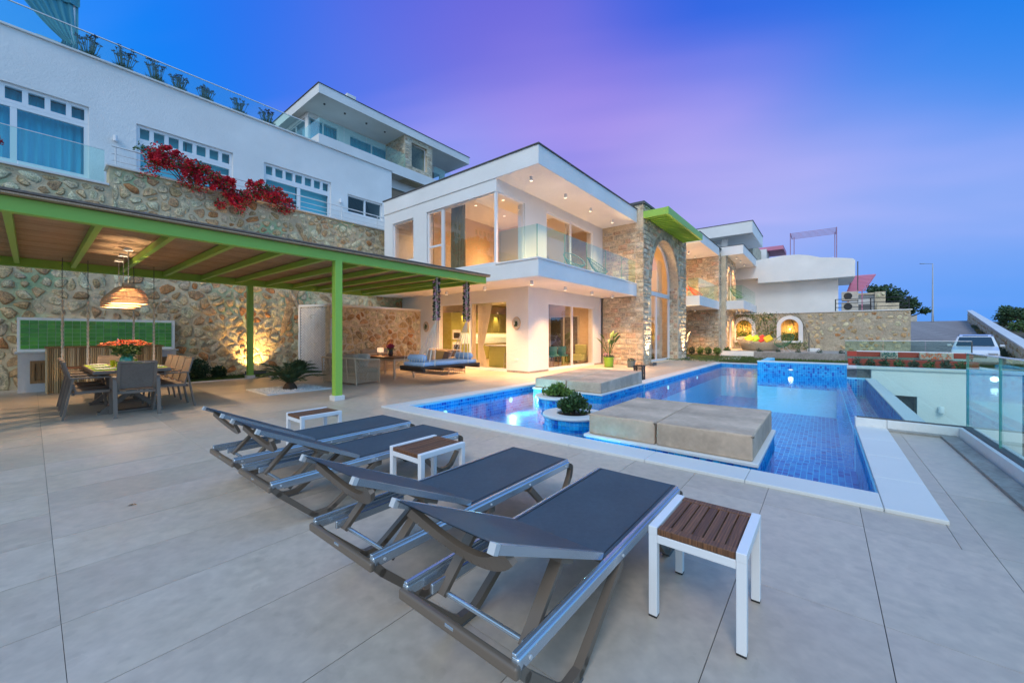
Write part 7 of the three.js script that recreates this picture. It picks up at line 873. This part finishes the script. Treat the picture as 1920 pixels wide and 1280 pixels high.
  const pot = (x, z, r, h, m, label, name) => { const t = thing('plant_pot', label, 'pot', [x, 0, z]); part(t, 'pot', lathe([[0.001, 0], [r * 0.78, 0], [r * 0.84, h * 0.1], [r * 0.98, h * 0.9], [r * 1.04, h * 0.91], [r * 1.04, h], [r * 0.92, h], [r * 0.9, h * 0.85], [0.001, h * 0.85]], 32), m); part(t, 'saucer', lathe([[0.001, 0.002], [r * 0.9, 0.002], [r * 0.95, 0.05], [r * 0.9, 0.05], [r * 0.84, 0.012]], 32), m); part(t, 'soil', cyl(r * 0.9, r * 0.9, 0.02, 0, h * 0.86, 0, 24), M.soil); return t; };
  pot(-7.1, -15.35, 0.21, 0.42, M.pot, 'bright green plant pot at the foot of the stone tower'); pot(-6.32, -15.85, 0.17, 0.27, M.potG, 'low grey-green plant pot beside the tower corner');
  const st = thing('bird_of_paradise', 'tall leafy plant with long paddle leaves in the green pot', 'plant', [-7.1, 0.36, -15.35]); for (let k = 0; k < 9; k++) { const a = k * 2.2, lean = R(0.10, 0.34), H2 = R(0.45, 0.85), L = R(0.42, 0.6), tip = [Math.cos(a) * lean, H2, Math.sin(a) * lean]; const lf = part(st, 'leaf', (() => { const P = [], I = []; const dx = Math.cos(a), dz = Math.sin(a); for (let i = 0; i <= 10; i++) { const s = i / 10, w = 0.085 * Math.sin(PI * Math.pow(s, 0.8)), bx = tip[0] + dx * L * s * 0.55, by = tip[1] + L * s * 0.85 - 0.12 * s * s, bz = tip[2] + dz * L * s * 0.55; P.push(bx - dz * w, by + w * 0.3, bz + dx * w, bx, by, bz, bx + dz * w, by + w * 0.3, bz - dx * w); } for (let i = 0; i < 10; i++) for (const o of [0, 1]) { const q = i * 3 + o; I.push(q, q + 1, q + 3, q + 1, q + 4, q + 3); } const g = new THREE.BufferGeometry(); g.setAttribute('position', new THREE.Float32BufferAttribute(P, 3)); g.setIndex(I); g.computeVertexNormals(); return wuv(g); })(), M.leaf); part(lf, 'stalk', tube([[0, 0, 0], [tip[0] * 0.4, H2 * 0.5, tip[2] * 0.4], tip], 0.012, 8, 6), M.leaf); }
  part(st, 'underplanting', leaves(260, () => inBall(0, 0.08, 0, 0.2, 0.1, 0.2), 0.07, 0.022), M.leafGy, true); part(st, 'blossom', leaves(120, () => inBall(-0.08, 0.16, 0.06, 0.12, 0.1, 0.12), 0.045, 0.018), M.petalP, true);
  const sm = thing('low_flowers', 'small pale flowers growing in the low grey-green pot', 'plant', [-6.32, 0.22, -15.85]); part(sm, 'leaves', leaves(260, () => inBall(0, 0.07, 0, 0.15, 0.09, 0.15), 0.06, 0.02), M.leafGy, true); part(sm, 'blossom', leaves(90, () => inBall(0, 0.12, 0, 0.13, 0.06, 0.13), 0.04, 0.016), M.linen, true);
}
// ---------------------------------------------------------------- sun loungers (foot towards -z)
M.capGrey = std([0.55, 0.56, 0.56], { roughness: 0.4 });
function makeLounger(label) {
  const t = thing('sun_lounger', label, 'sun lounger', [0, 0, 0], 0, 'sun loungers in a row by the pool'); const w = 0.285, yr = 0.315, zh = 0.0, zf = -1.74, m = M.taupe;
  const flat = (pts, wd, dp) => { // bent flat bar in a plane x = const: pts (z, y), swept section wd (x) by dp
    const g = []; for (let i = 0; i < pts.length - 1; i++) { const [z0, y0] = pts[i], [z1, y1] = pts[i + 1]; g.push(bar([0, y0, z0], [0, y1, z1], wd, dp, [1, 0, 0])); if (i) g.push(clean(new THREE.CylinderGeometry(dp / 2, dp / 2, wd, 12).rotateZ(PI / 2).translate(0, y0, z0))); } return merge(g); };
  const curve = (pts, n = 22) => { const c = new THREE.CatmullRomCurve3(pts.map(([z, y]) => V3(0, y, z)), false, 'centripetal'); return Array.from({ length: n + 1 }, (_, i) => { const p = c.getPoint(i / n); return [p.z, p.y]; }); };
  for (const s of [-1, 1]) {
    const x = s * w; part(t, 'side_rail', merge([RB(x - 0.018, x + 0.018, yr - 0.024, yr + 0.026, zf, zh, 0.010, 3), RB(x - s * 0.004 - 0.010, x - s * 0.004 + 0.010, yr + 0.024, yr + 0.038, zf, zh, 0.005, 2)]), M.alu);
    // head legs: down and forward, a short foot, then up to the rail
    part(t, 'head_leg', flat([[zh - 0.01, yr - 0.01], [zh - 0.05, yr - 0.06], [zh - 0.27, 0.045], [zh - 0.30, 0.028], [zh - 0.40, 0.028], [zh - 0.44, 0.05], [zh - 0.80, yr - 0.03]], 0.036, 0.036).translate(x, 0, 0), m); part(t, 'foot_pad', RB(x - 0.022, x + 0.022, 0, 0.012, zh - 0.41, zh - 0.29, 0.004), M.cap);
    part(t, 'foot_leg', flat([...curve([[zf + 0.02, yr + 0.0], [zf - 0.035, yr - 0.03], [zf - 0.02, yr - 0.10]], 6), [zf + 0.10, 0.055], [zf + 0.15, 0.028], [zf + 0.24, 0.028], [zf + 0.30, 0.06], [zf + 0.52, yr - 0.04]], 0.036, 0.036).translate(x, 0, 0), m); part(t, 'foot_pad', RB(x - 0.022, x + 0.022, 0, 0.012, zf + 0.14, zf + 0.25, 0.004), M.cap);
    part(t, 'track', RB(x - s * 0.045 - 0.008, x - s * 0.045 + 0.008, yr - 0.05, yr - 0.005, -0.55, -0.10, 0.006), M.alu);
  }
  part(t, 'head_bar', merge([RB(-w - 0.022, w + 0.022, yr - 0.034, yr + 0.010, zh - 0.012, zh + 0.018, 0.012, 3)]), m); part(t, 'maker_plate', RB(-0.022, 0.022, yr - 0.008, yr + 0.004, zh + 0.01, zh + 0.0192, 0.002, 1), M.alu); part(t, 'foot_bar', RB(-w, w, yr - 0.03, yr + 0.03, zf - 0.01, zf + 0.02, 0.012, 3), m); part(t, 'cross_bar', RB(-w, w, yr - 0.06, yr - 0.02, zf + 0.48, zf + 0.54, 0.01, 2), m); part(t, 'cross_bar', RB(-w, w, yr - 0.07, yr - 0.02, -0.86, -0.78, 0.01, 2), m);
  // seat sling from the hinge to the foot, a slight sag
  const sling = (u0, u1, fn, th) => { const nu = 10, nv = 24, P = [], I = []; for (const o of [0, -th]) for (let j = 0; j <= nv; j++) for (let i = 0; i <= nu; i++) { const a = i / nu, b = j / nv, q = fn(a, b); P.push(q[0], q[1] + o, q[2]); } const N = (nu + 1) * (nv + 1); for (let j = 0; j < nv; j++) for (let i = 0; i < nu; i++) { const a = j * (nu + 1) + i; I.push(a, a + nu + 1, a + 1, a + 1, a + nu + 1, a + nu + 2, N + a, N + a + 1, N + a + nu + 1, N + a + 1, N + a + nu + 2, N + a + nu + 1); } const g = new THREE.BufferGeometry(); g.setAttribute('position', new THREE.Float32BufferAttribute(P, 3)); g.setIndex(I); g.computeVertexNormals(); return wuv(g); };
  const zb = -0.66; part(t, 'seat_sling', sling(0, 1, (a, b) => [(-w + 0.012) + a * (2 * w - 0.024), yr + 0.038 - 0.012 * Math.sin(PI * a) * Math.sin(PI * b), zb + (zf - zb) * b], 0.003), M.sling);
  for (const s of [-1, 1]) { part(t, 'hem', RB(s * (w - 0.03) - 0.002, s * (w - 0.03) + 0.002, yr + 0.036, yr + 0.0405, zf + 0.01, zb - 0.01, 0.001, 1), M.black); for (const z of [-0.06, -0.80, -1.2, -1.68]) part(t, 'bolt', clean(new THREE.CylinderGeometry(0.007, 0.007, 0.006, 10).rotateZ(PI / 2).translate(s * (w + 0.019), yr, z)), M.capGrey); }
  // back rest, raised
  const an = 0.44, L = 0.80, bx = w - 0.028, at = (v) => [yr + 0.045 + Math.sin(an) * L * v, zb + Math.cos(an) * L * v];
  for (const s of [-1, 1]) { const [y1, z1] = at(1.0), [y0, z0] = at(0); part(t, 'back_rail', bar([s * bx, y0, z0], [s * bx, y1, z1], 0.024, 0.030), M.alu); part(t, 'end_cap', bar([s * bx, y1 - 0.004, z1 - 0.008], [s * bx, y1 + 0.006, z1 + 0.012], 0.027, 0.033), M.capGrey); part(t, 'strut', (() => { const [y, z] = at(0.42); return bar([s * (bx - 0.035), y - 0.03, z], [s * (bx - 0.035), yr - 0.06, z + 0.22], 0.022, 0.05, [1, 0, 0]); })(), m); }
  part(t, 'back_sling', sling(0, 1, (a, b) => { const [y, z] = at(b); return [(-bx + 0.006) + a * (2 * bx - 0.012), y + 0.014 - 0.012 * Math.sin(PI * a) * Math.sin(PI * b), z]; }, 0.003), M.sling);
  // bowed head support under the back rest
  const [yt, zt] = at(0.90), bow = []; for (let k = 0; k <= 14; k++) { const s = k / 14 * 2 - 1; const d = 1 - s * s; bow.push([s * bx, yt - 0.02 - 0.13 * d, zt - 0.09 * d]); } const bg = []; for (let k = 0; k < 14; k++) bg.push(bar(bow[k], bow[k + 1], 0.022, 0.058, [0, 1, 0.45])); part(t, 'head_bow', merge(bg), m);
  const [yl, zl] = at(0.40); part(t, 'back_panel', bar([-bx, yl - 0.028, zl], [bx, yl - 0.028, zl], 0.10, 0.022, [0, 1, -0.47]), m); part(t, 'spreader', rod([-bx + 0.035, yr - 0.055, zl + 0.215], [bx - 0.035, yr - 0.055, zl + 0.215], 0.011, 12), M.alu);
  return t;
}
{
  const L = makeLounger('grey sling sun lounger beside the slatted table, last of the row towards the glass fence'); L.position.set(-1.04, 0, -0.95);
  copy(L, [-1.89, 0, -0.97], 0, 'grey sling sun lounger between the fence-side lounger and the middle table'); copy(L, [-3.22, 0, -1.02], 0, 'grey sling sun lounger with the middle table at its side, towards the pergola'); copy(L, [-4.03, 0, -1.03], 0, 'grey sling sun lounger next to the small table, first of the row from the pergola');
  // side tables
  const t = thing('side_table', 'white framed side table with teak slats beside the fence-side lounger', 'side table', [-0.455, 0, -2.105], 0, 'white side tables between the loungers'); const a = 0.205, b = 0.235, H2 = 0.435, m = M.frame;
  for (const [sx, sz] of [[-1, -1], [1, -1], [1, 1], [-1, 1]]) { part(t, 'leg', RB(sx * (a - 0.02) - 0.02, sx * (a - 0.02) + 0.02, 0.008, H2 - 0.0, sz * (b - 0.02) - 0.02, sz * (b - 0.02) + 0.02, 0.004), m); part(t, 'foot_cap', B(sx * (a - 0.02) - 0.019, sx * (a - 0.02) + 0.019, 0, 0.010, sz * (b - 0.02) - 0.019, sz * (b - 0.02) + 0.019), M.black); }
  for (const s of [-1, 1]) { part(t, 'top_rail', RB(s * (a - 0.02) - 0.0205, s * (a - 0.02) + 0.0205, H2 - 0.04, H2 + 0.001, -b - 0.001, b + 0.001, 0.004), m); part(t, 'cross_rail', RB(-a + 0.04, a - 0.04, H2 - 0.075, H2 - 0.036, s * (b - 0.02) - 0.018, s * (b - 0.02) + 0.018, 0.004), m); part(t, 'batten', RB(-a + 0.042, a - 0.042, H2 - 0.034, H2 - 0.004, s > 0 ? b - 0.052 : -b + 0.002, s > 0 ? b - 0.002 : -b + 0.052, 0.004), M.teak[1]); }
  const n = 7, w = (2 * a - 0.088) / n; for (let k = 0; k < n; k++) part(t, 'slat', RB(-a + 0.044 + k * w + 0.003, -a + 0.044 + (k + 1) * w - 0.003, H2 - 0.030, H2 - 0.006, -b + 0.054, b - 0.054, 0.003), M.teak[k % 3]);
  copy(t, [-2.60, 0, -2.10], 0, 'white framed side table with teak slats between the two middle loungers'); copy(t, [-4.76, 0, -2.13], 0, 'white framed side table with teak slats at the pergola end of the lounger row');
}
// a dry leaf and a few scraps blown onto the paving
{ const q = G(248, 944, 0.004); const l = thing('dry_leaf', 'small pale orange dry leaf lying alone on the paving', 'leaf', [q[0], 0.001, q[2]], 0.4); part(l, 'blade', leaves(3, i => [R(-0.01, 0.01), 0.004, R(-0.008, 0.008), [Math.cos(i * 0.5), 0.05, Math.sin(i * 0.5)]], 0.045, 0.010, 0.25), std([0.62, 0.36, 0.18], { side: THREE.DoubleSide })); part(l, 'stalk', rod([0, 0.003, 0], [0.04, 0.006, 0.03], 0.0015, 5), M.bark); }
renderer.render(scene, camera);
